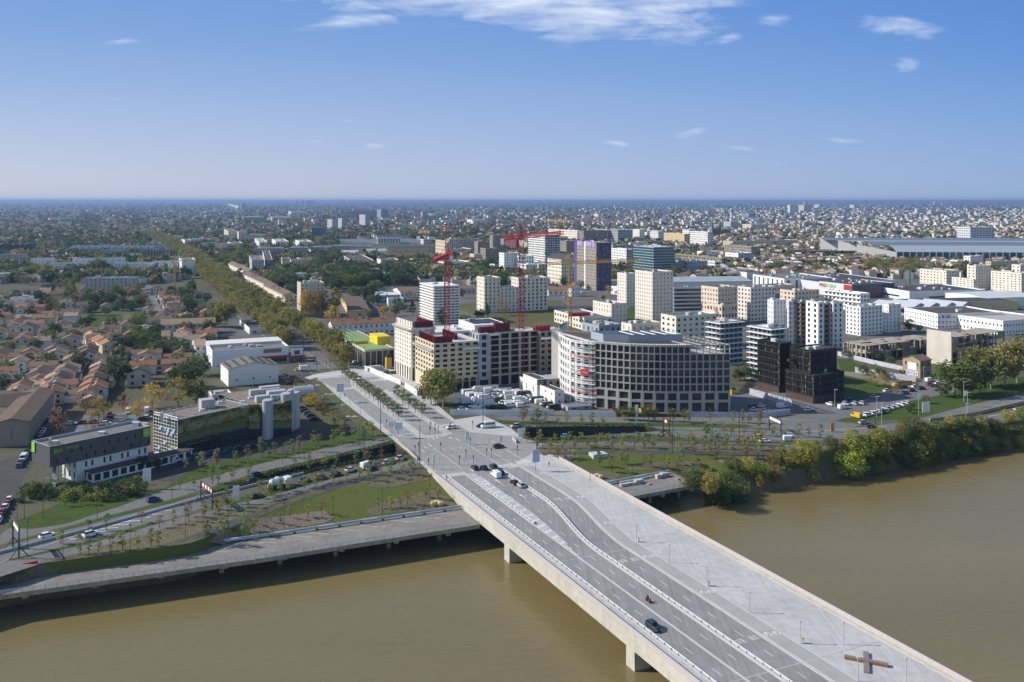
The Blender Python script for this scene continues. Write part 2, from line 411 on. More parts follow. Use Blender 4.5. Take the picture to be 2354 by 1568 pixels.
M_PBARK = mat('pale_bark',(.36, .32, .25), .9, .1, noise=(1.5, .4), col2=(.2, .18, .13))
def leafmat(name, c, c2, sat=.5):
    """leaves: light partly passes through them"""
    k = LEAFK; m = mat(name, tuple(a*k for a in c), .7, .25, island=.9, objrand=.4, col2=tuple(a*k for a in c2)); t = NT(m.node_tree)
    b = t.n['Principled BSDF']; tr = t.add('ShaderNodeBsdfTranslucent'); mx = t.add('ShaderNodeMixShader'); mx.inputs[0].default_value = .35
    t.link(b.inputs['Base Color'].links[0].from_socket, tr.inputs[0]); t.link(b.outputs[0], mx.inputs[1]); t.link(tr.outputs[0], mx.inputs[2])
    o = next(n for n in t.n if n.type == 'OUTPUT_MATERIAL'); t.link(mx.outputs[0], o.inputs[0]); return m
LEAFK = 2.05
L_PLANE = leafmat('olive_plane_leaves',(.165, .145, .04),(.095, .105, .03))
L_DARK = leafmat('dark_evergreen_leaves',(.026, .048, .018),(.035, .055, .02))
L_MID = leafmat('mid_green_leaves',(.06, .085, .022),(.085, .095, .028))
L_YEL = leafmat('yellow_autumn_leaves',(.26, .18, .03),(.18, .15, .03))
L_BRN = leafmat('brown_autumn_leaves',(.15, .085, .035),(.13, .10, .045))
L_LIME = leafmat('yellow_green_leaves',(.13, .16, .022),(.17, .15, .03))
L_YNG = leafmat('grey_green_leaves',(.11, .14, .055),(.13, .125, .05))
L_PALE = leafmat('pale_shrub_leaves',(.17, .155, .10),(.14, .13, .07))
def glassmat(name, c, rough=.08, spec=.5):
    m = mat(name, c, rough, spec, objrand=.6)
    return m
G_DARK = glassmat('window_glass',(.035, .042, .052))
G_TEAL = glassmat('teal_glass',(.02, .085, .12), .1)
G_BLIND = glassmat('window_with_blind',(.26, .25, .23), .5)
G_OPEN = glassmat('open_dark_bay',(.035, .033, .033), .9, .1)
G_MIRR = mat('mirror_glass',(.30, .36, .30), .03, .9,1.0, bump=(.12, .06))
M_BLACK = mat('tyre_rubber',(.012, .012, .012), .8, .2)
M_CGLASS = mat('car_glass',(.012, .014, .018), .1, .6)
def facade_mat(name, wall, win, bx=3.2, bz=3.0, wx=.45, wz=.5, rough=.8):
    """small far facades: the windows are pattern in the wall's material, in metres along the wall (UV)"""
    m = bpy.data.materials.new(name); m.use_nodes = True; t = NT(m.node_tree); b = t.n['Principled BSDF']
    uv = t.add('ShaderNodeUVMap'); sp = t.add('ShaderNodeSeparateXYZ'); t.link(uv.outputs[0], sp.inputs[0])
    fx = t.m('FRACT', t.m('DIVIDE', sp.outputs[0], bx)); fz = t.m('FRACT', t.m('DIVIDE', sp.outputs[1], bz))
    a = t.m('LESS_THAN', t.m('ABSOLUTE', t.m('SUBTRACT', fx, .5)), wx/2)
    c = t.m('LESS_THAN', t.m('ABSOLUTE', t.m('SUBTRACT', fz, .52)), wz/2)
    f = t.m('MULTIPLY', a, c)
    t.link(t.mix(f, wall, win), b.inputs['Base Color'])
    t.link(t.m('MULTIPLY_ADD', f,-.5, rough), b.inputs['Roughness'])
    MATS[name] = m; return m
FM_W = facade_mat('white_block_facade',(.74, .74, .73),(.12, .13, .15))
FM_C = facade_mat('cream_block_facade',(.62, .57, .47),(.10, .10, .11))
FM_G = facade_mat('grey_block_facade',(.36, .37, .39),(.08, .09, .11))
FM_S = facade_mat('balcony_block_facade',(.50, .52, .55),(.12, .14, .17),4.2,3.0, .8, .45)
FM_D = facade_mat('slab_block_facade',(.30, .33, .40),(.07, .08, .11),3.6,3.0, .6, .5)
FM_B = facade_mat('blue_block_facade',(.20, .32, .42),(.08, .16, .24),2.4,3.2, .7, .6)
# water
def water_mat():
    m = bpy.data.materials.new('muddy_river_water'); m.use_nodes = True; t = NT(m.node_tree); b = t.n['Principled BSDF']
    geo = t.add('ShaderNodeNewGeometry')
    n0 = t.add('ShaderNodeTexNoise'); mp = t.add('ShaderNodeMapping'); mp.inputs['Rotation'].default_value = (0,0, R(-25)); mp.inputs['Scale'].default_value = (.006, .02,1)
    t.link(geo.outputs['Position'], mp.inputs[0]); t.link(mp.outputs[0], n0.inputs[0]); n0.inputs['Scale'].default_value = 1; n0.inputs['Detail'].default_value = 6
    f = t.m('MULTIPLY_ADD', t.m('SUBTRACT', n0.outputs[0], .5),2.4, .5, clamp=True)
    t.link(t.mix(f, WAT1, WAT2), b.inputs['Base Color'])
    b.inputs['Roughness'].default_value = .16; b.inputs['IOR'].default_value = 1.33
    n1 = t.add('ShaderNodeTexNoise'); n1.inputs['Scale'].default_value = .4; n1.inputs['Detail'].default_value = 5; n1.inputs['Roughness'].default_value = .6
    mp2 = t.add('ShaderNodeMapping'); mp2.inputs['Rotation'].default_value = (0,0, R(-25)); mp2.inputs['Scale'].default_value = (.6,1.3,1)
    t.link(geo.outputs['Position'], mp2.inputs[0]); t.link(mp2.outputs[0], n1.inputs[0])
    bp = t.add('ShaderNodeBump'); bp.inputs['Distance'].default_value = .2; t.link(n1.outputs[0], bp.inputs['Height']); t.link(bp.outputs[0], b.inputs['Normal'])
    return m
WAT1 = (.205, .165, .070); WAT2 = (.165, .135, .060)
M_WATER = water_mat()
# ---------------------------------------------------------------- terrain, river, banks
ZW, ZQ = -9.0,-3.0
def PL(pts, z=0.0): return [P(x, y, z) for x, y in pts]
A_L = PL([(-700,1475),(-200,1362),(0,1311),(90,1296),(375,1259),(440,1248),(500,1226),(588,1189),(713,1137),(838,1112),(963,1087),(985,1083)])
B_L = PL([(-700,1450),(-200,1365),(0,1330),(95,1305),(375,1268),(515,1250),(588,1239),(830,1198),(1063,1165)], ZQ)
F_L = PL([(-900,1495),(588,1285),(1103,1205)], ZQ)
A_R = PL([(1249,1048),(1350,1043),(1765,1046),(1960,1030),(2060,1012),(2353,965),(2700,915)])
B_R = PL([(1376,1113),(1470,1097),(1544,1085)], ZQ)+PL([(1600,1087)],-4)+PL([(1700,1096),(1850,1076),(2000,1045),(2200,1008),(2353,978),(2700,920)],-4.0)
W_R = PL([(1376,1170),(1560,1133),(1650,1146),(1760,1132),(1900,1100),(2000,1068),(2200,1030),(2353,990),(2700,925)], ZW)
F_R = PL([(1390,1152),(1429,1145),(1590,1115)], ZQ)
E_L = [TS(105.3, ts(A_L[-1])[1]), ]; E_R = []
riverhole = A_L[:]+[TS(105.3,291), TS(150.3,291)]+A_R
# extend the river edge past both sides of the picture, and back below the camera
riverhole = [Vector((-900,60,0)), Vector((-380,150,0))]+riverhole+[Vector((900,560,0)), Vector((1500,700,0)), Vector((2600,-900,0)), Vector((-2000,-900,0))]
# cut for the sunken expressway left and right of the junction
TRL_F = PL([(470,1131),(588,1096),(748,1059),(905,1019)])
TRL_N = PL([(470,1137),(588,1118),(763,1074),(935,1042)])
TRR_F = PL([(1185,983),(1330,979),(1480,980),(1540,988)])
TRR_N = PL([(1540,1003),(1400,1007),(1330,1008),(1222,1012)])
trl = TRL_F+TRL_N[::-1]; trr = TRR_F+TRR_N
def ground_mesh():
    outer = [(-60000,-1500),(60000,-1500),(60000,150000),(-60000,150000)]
    polys = [outer, [(p.x, p.y) for p in riverhole], [(p.x, p.y) for p in trl], [(p.x, p.y) for p in trr]]
    vs, fs = [], []
    for p in polys:
        fs.append(list(range(len(vs), len(vs)+len(p)))); vs += [Vector(q) for q in p]
    edges = []
    for f in fs: edges += [(f[i], f[(i+1) % len(f)]) for i in range(len(f))]
    v2, e2, f2, ov, oe, of = delaunay_2d_cdt(vs, edges, fs,0,1e-3)
    faces = []
    for f, o in zip(f2, of):
        c = sum((v2[i] for i in f), Vector((0,0)))/len(f)
        if any(inpoly(c.x, c.y, polys[k]) for k in (1,2,3)): continue
        faces.append(tuple(f))
    me = bpy.data.meshes.new('ground'); me.from_pydata([(v.x, v.y,0) for v in v2], [], faces); me.materials.append(M_GROUND); me.update()
    if sum(p.normal.z*p.area for p in me.polygons) < 0: me.flip_normals()
    return structure(obj('ground', me))
ground_mesh()
wb = MB(); wb.quad((-2500,-1500, ZW),(2500,-1500, ZW),(2500,800, ZW),(-2500,800, ZW)); structure(wb.build('water', M_WATER))
def resample(pl, tt):
    """points of polyline pl (world) at across-bridge coordinates tt"""
    c = sorted([ts(p)+(p.z,) for p in pl]); out = []
    for t in tt:
        if t <= c[0][0]: a, b = c[0], c[1]
        elif t >= c[-1][0]: a, b = c[-2], c[-1]
        else:
            k = next(i for i in range(len(c)-1) if c[i][0] <= t <= c[i+1][0]); a, b = c[k], c[k+1]
        w = (t-a[0])/(b[0]-a[0]+1e-9)
        s = a[1]+(b[1]-a[1])*w
        z = a[2]+(b[2]-a[2])*max(0, min(1, w)); out.append((t, s, z))
    return out
TL = list(np.linspace(-190,105.3,90)); TR = list(np.linspace(150.3,620,140))
gA, gB = resample(A_L, TL), resample(B_L, TL)
hA, hB, hW = resample(A_R, TR), resample(B_R, TR), resample(W_R, TR)
def strip_mesh(name, rows, m):
    b = MB(); idx = []
    for r in rows:
        base = len(b.v); b.v += [tuple(TS(*q)) for q in r]; idx.append(base)
    n = len(rows[0])
    for k in range(len(rows)-1):
        for i in range(n-1):
            b.f.append((idx[k]+i, idx[k]+i+1, idx[k+1]+i+1, idx[k+1]+i)); b.mi.append(0); b.uv.append(None)
    me = b.mesh(name, [m], True)
    if sum(p.normal.z*p.area for p in me.polygons) < 0: me.flip_normals()
    return structure(obj(name, me))
def lerp3(a, b, w): return [(p[0], p[1]+(q[1]-p[1])*w, p[2]+(q[2]-p[2])*w) for p, q in zip(a, b)]
# make sure that the slope always runs outwards
gB = [(b[0], min(b[1], a[1]-.6), b[2]) for a, b in zip(gA, gB)]
hB = [(b[0], min(b[1], a[1]-1.5), b[2]) for a, b in zip(hA, hB)]
hW = [(w[0], min(w[1], b[1]-3), w[2]-.6) for b, w in zip(hB, hW)]
strip_mesh('garden_slope', [gA, lerp3(gA, gB, .5), gB], M_GRASS)
strip_mesh('park_slope', [hA, lerp3(hA, hB, .5), hB], M_GRASS)
strip_mesh('river_bank', [hB, lerp3(hB, hW, .5), hW], M_MUD)
lw = [(a[0], a[1]-.3, ZW-1) for a in gB]; strip_mesh('bank_wall', [gB, lw], M_MUD)
_gs = np.array([g[0] for g in gA]), np.array([g[1] for g in gA]), np.array([g[1] for g in gB])
_hs = np.array([g[0] for g in hA]), np.array([g[1] for g in hA]), np.array([g[1] for g in hB]), np.array([g[2] for g in hB]), np.array([g[1] for g in hW])
def hgt(x, y):
    t, s = ts((x, y))
    if t < 105.3:
        a, b = np.interp(t, _gs[0], _gs[1]), np.interp(t, _gs[0], _gs[2]); return float(ZQ*min(1, max(0,(a-s)/(a-b))))
    if t > 150.3:
        a, b, zb, w = (np.interp(t, _hs[0], _hs[k]) for k in (1,2,3,4))
        if s >= b: return float(zb*max(0,(a-s)/(a-b)))
        if zb > -3.5: return float(zb)
        return float(zb+(ZW-zb)*min(1,(b-s)/(b-w)))
    return 0.0
def PG(x, y):                                    # picture point -> point on the terrain
    z = 0.0
    for _ in range(25):
        p = P(x, y, z); z = .5*z+.5*hgt(p.x, p.y)
    return P(x, y, z)
def gsheet(name, px, m, dz=.03, drape=False, step=3.0):
    if drape: return sheet(name, [PG(*q) for q in px], dz, m, step, hgt)
    return sheet(name, [P(*q) for q in px], dz, m)
# -------- yards, car parks and surfaces back of the quay roads (lowest layer)
gsheet('yard', crp('B4',(-1000,900),(-880,700),(-600,780),(0,900),(350,950),(560,1010),(700,1090),(-30,1150),(-1100,1130)), M_DIRT, .010)
gsheet('yard', [(640,855),(700,815),(840,835),(905,860),(985,905),(1260,955),(1262,700),(860,640),(700,640),(600,700),(470,760),(440,845),(520,860)], M_YARD, .010)
gsheet('yard', [(640,640),(1000,600),(2353,640),(2353,800),(1900,830),(1260,760),(900,720)], M_YARD, .008)
gsheet('car_park', [(1035,950),(1080,895),(1200,880),(1290,940),(1300,953)], M_ASPH, .014)
gsheet('car_park', [(1680,905),(1790,900),(1960,925),(2080,890),(2170,860),(2230,840),(2353,790),(2353,830),(2240,885),(2130,925),(2000,965),(1940,968),(1750,960),(1680,955)], M_ASPH, .014)
gsheet('car_park', crp('B1',(300,1350),(470,1120),(560,1040),(720,1030),(1450,960),(1560,1200),(1400,1380),(360,1480)), M_LEAFLIT, .012)
gsheet('car_park', crp('B1',(560,1180),(760,1060),(1420,1020),(1400,1110),(900,1180),(640,1280)), M_ASPH, .016)
gsheet('car_park', [(345,1062),(410,1045),(690,990),(800,985),(790,960),(700,900),(660,880),(640,862),(715,858),(745,880),(880,1000),(700,1035),(400,1110),(330,1100)], M_ASPH2, .016)
gsheet('street', crp('B1',(-60,1700),(-60,1500),(300,1400),(345,1260),(430,1110),(545,985),(680,780),(760,640),(830,560),(870,500),(780,470),(740,430),(860,500),(900,520),(850,600),(745,760),(640,960),(560,1090),(480,1260),(410,1400),(240,1600),(150,1760),(160,1880),(130,1980),(-60,2050)), M_ASPH2, .018)
gsheet('street', crp('A1',(1300,800),(1350,800),(1440,900),(1530,1130),(1440,1130),(1380,960)), M_ASPH, .018)
gsheet('meadow', [(1020,700),(1280,690),(1420,755),(1300,770),(1180,752)], M_GRASSD, .012)
gsheet('meadow', crp('A2',(1240,545),(1650,530),(1640,580),(1380,600),(1250,570)), M_GRASSD, .012)
gsheet('lawn', crp('A2',(1860,1125),(1880,1100),(1980,1110),(1970,1150),(1870,1165)), M_GRASSB, .016)
gsheet('lawn', [(1438,712),(1458,705),(1462,735),(1440,738)], M_GRASSB, .016)
gsheet('lawn', crp('A1',(720,1140),(1020,1095),(1420,1120),(1150,1200),(760,1200)), M_GRASSB, .014)
gsheet('lawn', crp('B4',(630,540),(760,545),(1160,780),(990,840),(700,700)), M_GRASSB, .016)
gsheet('lawn', crp('B4',(640,670),(720,680),(1140,800),(990,850),(700,850)), M_GRASSB, .020)
gsheet('path', crp('B4',(700,655),(800,665),(1330,790),(1300,800),(1180,790),(700,690)), M_DIRT, .026)
gsheet('lawn', crp('B4',(560,1130),(700,1085),(980,1060),(1190,960),(1300,930),(1500,890),(1700,850),(2100,720),(2460,700),(2460,860),(2100,930),(1800,1020),(1480,1070),(1100,1105),(700,1125)), M_GRASSB, .016)
# -------- quay boulevards, left of the junction
gsheet('green_verge', crp('C1',(80,905),(250,850),(400,790),(560,720),(350,610),(800,610),(1340,640),(1500,600),(1620,510),(1740,420),(2060,330),(2354,300),(2660,245),(2860,150),(3300,60),(3530,110),(3560,118),(3250,170),(2950,225),(2354,372),(1620,560),(1370,650),(1140,740),(600,915),(300,960),(80,950)), M_GRASSB, .020)
gsheet('road', crp('C1',(-1000,1350),(-60,1080),(80,950),(300,960),(600,915),(1140,740),(1370,650),(1620,560),(2354,372),(2950,225),(3250,168),(3560,118),(3600,140),(3400,195),(2954,305),(2354,440),(1850,600),(1560,690),(500,965),(60,1090),(-1000,1380)), M_ASPH, .024)
gsheet('green_verge', crp('C1',(60,1097),(500,975),(1560,700),(1850,620),(2354,445),(2954,308),(3400,198),(3600,142),(3625,165),(3300,238),(2954,322),(2354,500),(1850,640),(1600,718),(500,1000),(100,1105)), M_GRASSB, .026)
gsheet('road', crp('C1',(-1400,1620),(-60,1180),(100,1105),(500,1000),(1600,718),(1850,640),(1880,640),(1880,760),(1700,830),(820,1080),(80,1245),(-1000,1540)), M_ASPH, .022)
gsheet('road', crp('C1',(1860,632),(1890,610),(1960,612),(1960,745),(1880,770),(1860,765)), M_ASPH, .018)
gsheet('green_verge', crp('C1',(80,1240),(820,1068),(1400,895),(1420,905),(1430,918),(820,1100),(100,1252)), M_GRASSB, .030)
gsheet('green_verge', crp('C1',(2000,715),(2354,640),(2954,510),(3300,420),(3740,262),(3810,300),(3700,340),(3300,440),(3050,500),(2354,690),(2100,740)), M_GRASSB, .030)
gsheet('road', crp('C1',(-900,1640),(80,1252),(820,1100),(1430,918),(2100,740),(2354,690),(3050,500),(3700,345),(3870,300),(3900,345),(3500,450),(3054,560),(2354,745),(1750,880),(1450,975),(700,1190),(360,1285),(-60,1420),(-900,1650)), M_ASPH, .026)
gsheet('planting_bed', crp('C1',(360,1285),(700,1185),(1450,975),(1750,880),(2354,735),(3054,560),(3500,450),(3880,350),(3900,385),(3500,430),(3050,520),(2354,790),(1760,1030),(1500,1135),(400,1300)), M_BED, .032, True,4)
gsheet('planting_bed', crp('C1',(-250,1374),(0,1339),(360,1280),(700,1250),(1500,1137),(1530,1150),(700,1262),(375,1308),(0,1408),(-250,1440)), M_BED, .04, True,3)
gsheet('path', crp('C1',(1500,1130),(1620,1085),(1760,1020),(2354,815),(2700,640),(2950,560),(3300,482),(3600,425),(3860,410),(3860,440),(3600,460),(3300,515),(2950,640),(2354,850),(1980,1000),(1760,1115)), M_ASPH2, .045, True,4)
gsheet('mulch_bed', crp('C1',(1790,1120),(2000,1015),(2354,862),(2880,800),(2980,790),(3080,850),(3000,900),(2354,1000),(2060,1040)), M_BEDP, .06, True,4)
gsheet('planting_bed', crp('C2',(1010,570),(1080,530),(1280,480),(1560,440),(1610,500),(1400,540),(1250,575),(1100,580)), M_BED, .06, True,3)
gsheet('planting_bed', crp('C2',(1010,800),(1100,740),(1400,640),(1620,600),(1750,660),(1830,740),(1500,780),(1080,830)), M_BED, .06, True,3)
gsheet('lawn', crp('C2',(100,720),(250,690),(450,620),(420,650),(200,710)), M_GRASSB, .05, True,4)
# walls and floor of the sunken road
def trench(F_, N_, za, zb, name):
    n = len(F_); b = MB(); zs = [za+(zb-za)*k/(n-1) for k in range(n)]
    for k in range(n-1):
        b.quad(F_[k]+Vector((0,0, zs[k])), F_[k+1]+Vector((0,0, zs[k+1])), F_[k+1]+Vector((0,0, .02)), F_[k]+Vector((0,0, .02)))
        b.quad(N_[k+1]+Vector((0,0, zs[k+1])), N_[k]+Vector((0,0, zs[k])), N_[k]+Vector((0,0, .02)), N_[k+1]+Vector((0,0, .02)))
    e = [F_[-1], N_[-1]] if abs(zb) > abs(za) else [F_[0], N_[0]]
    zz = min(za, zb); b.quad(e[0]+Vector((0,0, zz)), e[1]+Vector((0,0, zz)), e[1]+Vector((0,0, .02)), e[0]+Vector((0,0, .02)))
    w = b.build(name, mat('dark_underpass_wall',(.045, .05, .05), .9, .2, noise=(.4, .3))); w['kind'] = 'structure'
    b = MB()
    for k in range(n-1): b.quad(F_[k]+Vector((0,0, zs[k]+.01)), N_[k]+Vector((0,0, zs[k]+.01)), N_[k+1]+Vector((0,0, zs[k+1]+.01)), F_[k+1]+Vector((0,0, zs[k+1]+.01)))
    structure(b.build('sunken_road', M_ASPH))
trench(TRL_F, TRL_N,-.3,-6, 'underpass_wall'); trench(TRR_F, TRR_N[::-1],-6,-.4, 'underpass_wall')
# -------- right of the junction
gsheet('road', [(1160,955),(1300,957),(1700,962),(1920,968),(1980,975),(1940,990),(1700,982),(1400,972),(1185,972),(1140,962)], M_ASPH, .022)
gsheet('green_verge', [(1142,966),(1200,968),(1420,971),(1700,975),(1740,979),(1700,984),(1420,978),(1180,976),(1150,973)], M_GRASSB, .026)
gsheet('road', [(1130,972),(1180,976),(1420,979),(1700,984),(1760,990),(1800,985),(1990,982),(2100,965),(2230,930),(2353,905),(2500,880),(2500,900),(2353,925),(2150,960),(2080,985),(2353,940),(2500,915),(2500,935),(2353,958),(2250,975),(2100,1000),(1900,1012),(1700,1012),(1540,1004),(1540,988),(1480,980),(1330,979),(1190,984)], M_ASPH, .024)
gsheet('green_verge', crp('C3',(60,130),(120,118),(1000,118),(1560,128),(1900,150),(2354,150),(2900,170),(2900,182),(2354,168),(1900,160),(1500,152),(700,152),(140,160)), M_GRASSB, .026)
gsheet('green_verge', crp('C3',(1330,38),(1450,42),(2354,62),(2354,68),(1450,48),(1330,48)), M_GRASSB, .028)
gsheet('path', crp('C3',(90,168),(140,160),(700,152),(1500,155),(2354,172),(2900,200),(2900,222),(2354,190),(1500,186),(700,180),(130,188)), M_ASPH, .028)
gsheet('planting_bed', crp('C3',(120,195),(700,182),(1500,188),(2354,192),(2650,212),(2700,240),(2354,250),(1700,238),(1200,232),(780,232),(260,262)), M_BED, .030)
gsheet('lawn', crp('C3',(700,182),(780,182),(850,208),(1040,222),(940,233),(780,232),(730,215)), M_GRASSB, .036)
gsheet('path', crp('C3',(240,262),(780,233),(1200,233),(1700,238),(2354,250),(2354,282),(1700,272),(1200,262),(780,262),(300,278)), M_ASPH2, .038)
gsheet('mulch_bed', crp('C3',(330,282),(620,275),(600,305),(480,345),(420,350)), M_BEDP, .05, True,4)
gsheet('planting_bed', crp('C3',(1030,420),(1100,370),(1450,330),(1720,330),(1760,440),(1480,415)), M_BED, .05, True,4)
gsheet('planting_bed', crp('C3',(600,450),(700,425),(900,420),(1000,460),(760,525)), M_BED, .05, True,4)
gsheet('mulch_bed', crp('C3',(1830,330),(1900,310),(2354,290),(2354,360),(2000,372)), M_BEDP, .05, True,4)
# -------- boulevard and junction
gsheet('paving', [(700,868),(725,860),(845,842),(905,850),(985,895),(1010,935),(1045,965),(1110,955),(1175,985),(1250,1048),(1258,1054)]+[(208+1.8*(1078-462),1078),(208+1.262*(1098-462),1098),(985,1083),(948,1049),(908,1015),(850,975)], M_PAVE, .034)
gsheet('planting_strip', [(712,873),(728,868),(790,925),(905,1012),(880,1012),(823,982)], M_GRASSD, .040)
gsheet('path', [(693,867),(711,872),(824,983),(810,990),(798,984)], M_ASPH2, .042)
gsheet('planting_bed', [(672,868),(692,868),(797,983),(815,1000),(760,990),(720,950),(690,920)], M_GRASSD, .020)
ts_poly = lambda L: [TS(t, s) for t, s in L]
AVC = PL([(748,848),(700,803),(640,757),(578,712),(520,668),(461,618),(420,583),(378,557),(345,541)])
AVK = [(735,850),(640,800),(560,745),(480,690),(420,630),(345,560),(335,535),(400,545),(480,600),(600,685),(720,760),(850,850)]
ar_ = [a+Vector((c.y-a.y, a.x-c.x,0)).normalized()*7 for a, c in zip(AVC[:-1], AVC[1:])]; al_ = [a-Vector((c.y-a.y, a.x-c.x,0)).normalized()*7 for a, c in zip(AVC[:-1], AVC[1:])]
sheet('road', ar_+al_[::-1], .046, M_ASPH)
sheet('road', ts_poly([(105,468),(109.5,440),(108,345),(107,320),(114.5,320),(115.5,345),(117,440),(122,468)]), .050, M_ROAD)
sheet('road', ts_poly([(118.7,330),(119.5,370),(124,430),(127,462),(136,462),(137,440),(132,430),(128,425),(126.7,380),(126.7,330)]), .048, M_ROAD)
sheet('road', ts_poly([(129.7,330),(129.7,400),(132,440),(140,455),(141,420),(137.5,400),(136.7,330)]), .050, M_ROAD)
sheet('road', ts_poly([(107,284),(106,335),(137,335),(150,322),(156,308),(144,296),(130,284)]), .054, M_ROAD)
# ---------------------------------------------------------------- bridge and quays
S0, S1 = 40.0,293.0
def off(s):                                   # the lanes swing across the deck as it leaves the bank
    w = min(1, max(0,(s-206)/46)); return 6.3*w*w*(3-2*w)
def line(b, t0, width, s0, s1, z, f=None, m=0, step=3.0, dash=None, h=0):
    s = s0
    while s < s1-1e-6:
        e = min(s1, s+(step if not dash else dash[0])); n = s+(sum(dash) if dash else step)
        k = max(1, int((e-s)/3)) if dash else 1
        for j in range(k):
            a, c = s+(e-s)*j/k, s+(e-s)*(j+1)/k
            ta, tc = t0+(f(a) if f else 0), t0+(f(c) if f else 0)
            if h: 
                b.obox(TS(ta-width/2, a, z), TS(tc, c)-TS(ta, a), V*width,(0,0, h), m)
            else: b.quad(TS(ta-width/2, a, z), TS(ta+width/2, a, z), TS(tc+width/2, c, z), TS(tc-width/2, c, z), m)
        s = n
br = thing('bridge', 'wide pale concrete road bridge crossing the brown river', 'bridge', TS(127.8,170),0, final=True)
b = MB()
b.obox(TS(105.3, S0,-.55), U*(S1-S0), V*45,(0,0, .60)); b.build('deck', M_PLAZA, br)
for t in (104.1,150.3):
    b = MB(); b.obox(TS(t, S0,-3.05), U*(268-S0), V*1.15,(0,0,3.35)); b.obox(TS(t+.02,268,-3.6), U*25, V*1.1,(0,0,3.9)); b.build('edge_beam', M_CONC, br)
b = MB()
for t in (109,118,127,136,145): b.obox(TS(t, S0,-2.7), U*(S1-S0), V*2.2,(0,0,2.12))
b.build('girders', M_CONC, br)
for s in (165.9,230.2):
    for t in (105.9,117,128,139,146):
        b = MB(); b.obox(TS(t, s, ZW-2), U*3.4, V*4.0,(0,0,9.3)); b.build('pier', M_CONC, br)
b = MB(); b.obox(TS(105.4,268,-8), U*24, V*44.8,(0,0,7.4)); b.build('abutment', M_CONC, br)
# railings along both edges: base slab, mesh panels and a pale blue handrail
for t, s_end in ((104.45,293),(151.0,286)):
    g = MB(); line(g, t, .10, S0, s_end, .30, h=.92, step=6, m=0); pr = g.build('parapet', M_PARA, br)
    g = MB(); line(g, t, .22, S0, s_end,1.24, h=.09, step=6); g.build('handrail', M_RAILB, pr)
    g = MB(); line(g, t+(.6 if t < 120 else -.75), .5, S0, s_end, .05, h=.18, step=6); g.build('kerb', M_CONC, br)
    many('railing_post', boxmesh('railing_post',(.14, .12, .95), M_RAILB), [frame(TS(t, s0, .3), U) for s0 in np.arange(S0+80, s_end,2.5)], br)
# roadways
def road(name, ta, fa, tb, fb, m, z, s1=284):
    g = MB(); s = S0
    while s < s1:
        e = min(s1, s+3); g.quad(TS(ta+fa(s), s, z), TS(tb+fb(s), s, z), TS(tb+fb(e), e, z), TS(ta+fa(e), e, z)); s = e
    return g.build(name, m, br)
zero = lambda s: 0.0
islf = lambda s: 3.6*min(1, max(0,(s-203)/38))**.8 if s > 203 else 0
road('carriageway',108.3, zero,114.0, zero, M_DECKROAD, .062)
road('carriageway',114.2, islf,120.4, off, M_DECKROAD, .062)
road('bus_lanes',121.7, off,128.5, off, M_DECKROAD, .062)
road('cycle_lane',129.3, off,133.3, off, mat('cycle_lane_surface',(.37, .37, .37), .9, .2, noise=(.2, .1)), .062)
for s_, m_ in ((267.5, M_KERB),(205, M_GREY),(140, M_GREY)):
    g = MB(); g.quad(TS(105.6, s_, .064), TS(150, s_, .064), TS(150, s_+.25, .064), TS(105.6, s_+.25, .064)); g.build('expansion_joint', m_, br)
# kerb lines and paint
g = MB()
line(g,108.25, .30, S0,284, .066); line(g,114.1, .22, S0,284, .066); line(g,114.45, .22, S0,215, .066)
s = S0
line(g,114.5, .25,215,280, .066, f=islf)
line(g,120.25, .3, S0,284, .066, f=off); line(g,121.75, .3, S0,284, .066, f=off)
line(g,128.5, .26, S0,284, .066, f=off); line(g,129.25, .18, S0,284, .066, f=off); line(g,133.4, .16, S0,284, .066, f=off)
line(g,111.0, .15, S0+.5,275, .067, dash=(3,6.3)); line(g,117.4, .15, S0+4,275, .067, f=lambda s: off(s)*.6, dash=(3,6.3)); line(g,125.15, .15, S0+2,275, .067, f=off, dash=(3,6.3))
s = 206
while s < 272:
    w = islf(s)
    if w > .3: g.quad(TS(114.35, s, .066), TS(114.5+w, s+.9, .066), TS(114.5+w, s+1.9, .066), TS(114.35, s+1.0, .066))
    s += 4.6
def arrow(c, d, L=3.2, w=.32, head=1.1, bend=0, z=.067, bb=None):
    """straight or bent lane arrow painted at c, pointing along d"""
    bb = bb or g; d = d.normalized(); n = Vector((d.y,-d.x,0)); c = Vector((c.x, c.y, z))
    bb.quad(c-n*w/2, c+n*w/2, c+n*w/2+d*L, c-n*w/2+d*L)
    if bend == 0: bb.tri(c+d*L-n*head/2, c+d*L+n*head/2, c+d*(L+1.5))
    else:
        e = c+d*(L*.75); q = n*bend
        bb.quad(e-d*w/2, e+q*.9-d*w/2, e+q*.9+d*w/2, e+d*w/2); bb.tri(e+q*.9-d*.5, e+q*.9+d*.5, e+q*1.8)
for (x, y, bend) in ((1180,1148,-1),(1208,1146,0),(1232,1143,1),(1123,1110,-1),(1151,1111,0),(1169,1102,0)):
    p = P(x, y); arrow(p, U,3.0, .3,1.2, bend)
def crosswalk(bb, t0, t1, s, d=3.4, z=.068, w=.5, gap=.55, skew=0):
    t = t0
    while t < t1: bb.quad(TS(t, s, z), TS(t+w, s, z), TS(t+w, s+d, z), TS(t, s+d, z)); t += w+gap
crosswalk(g,107.0,115.2,283.4); crosswalk(g,118.0,134.5,285.8); crosswalk(g,136,141,287.8)
g.build('lane_markings', M_PAINT, br)
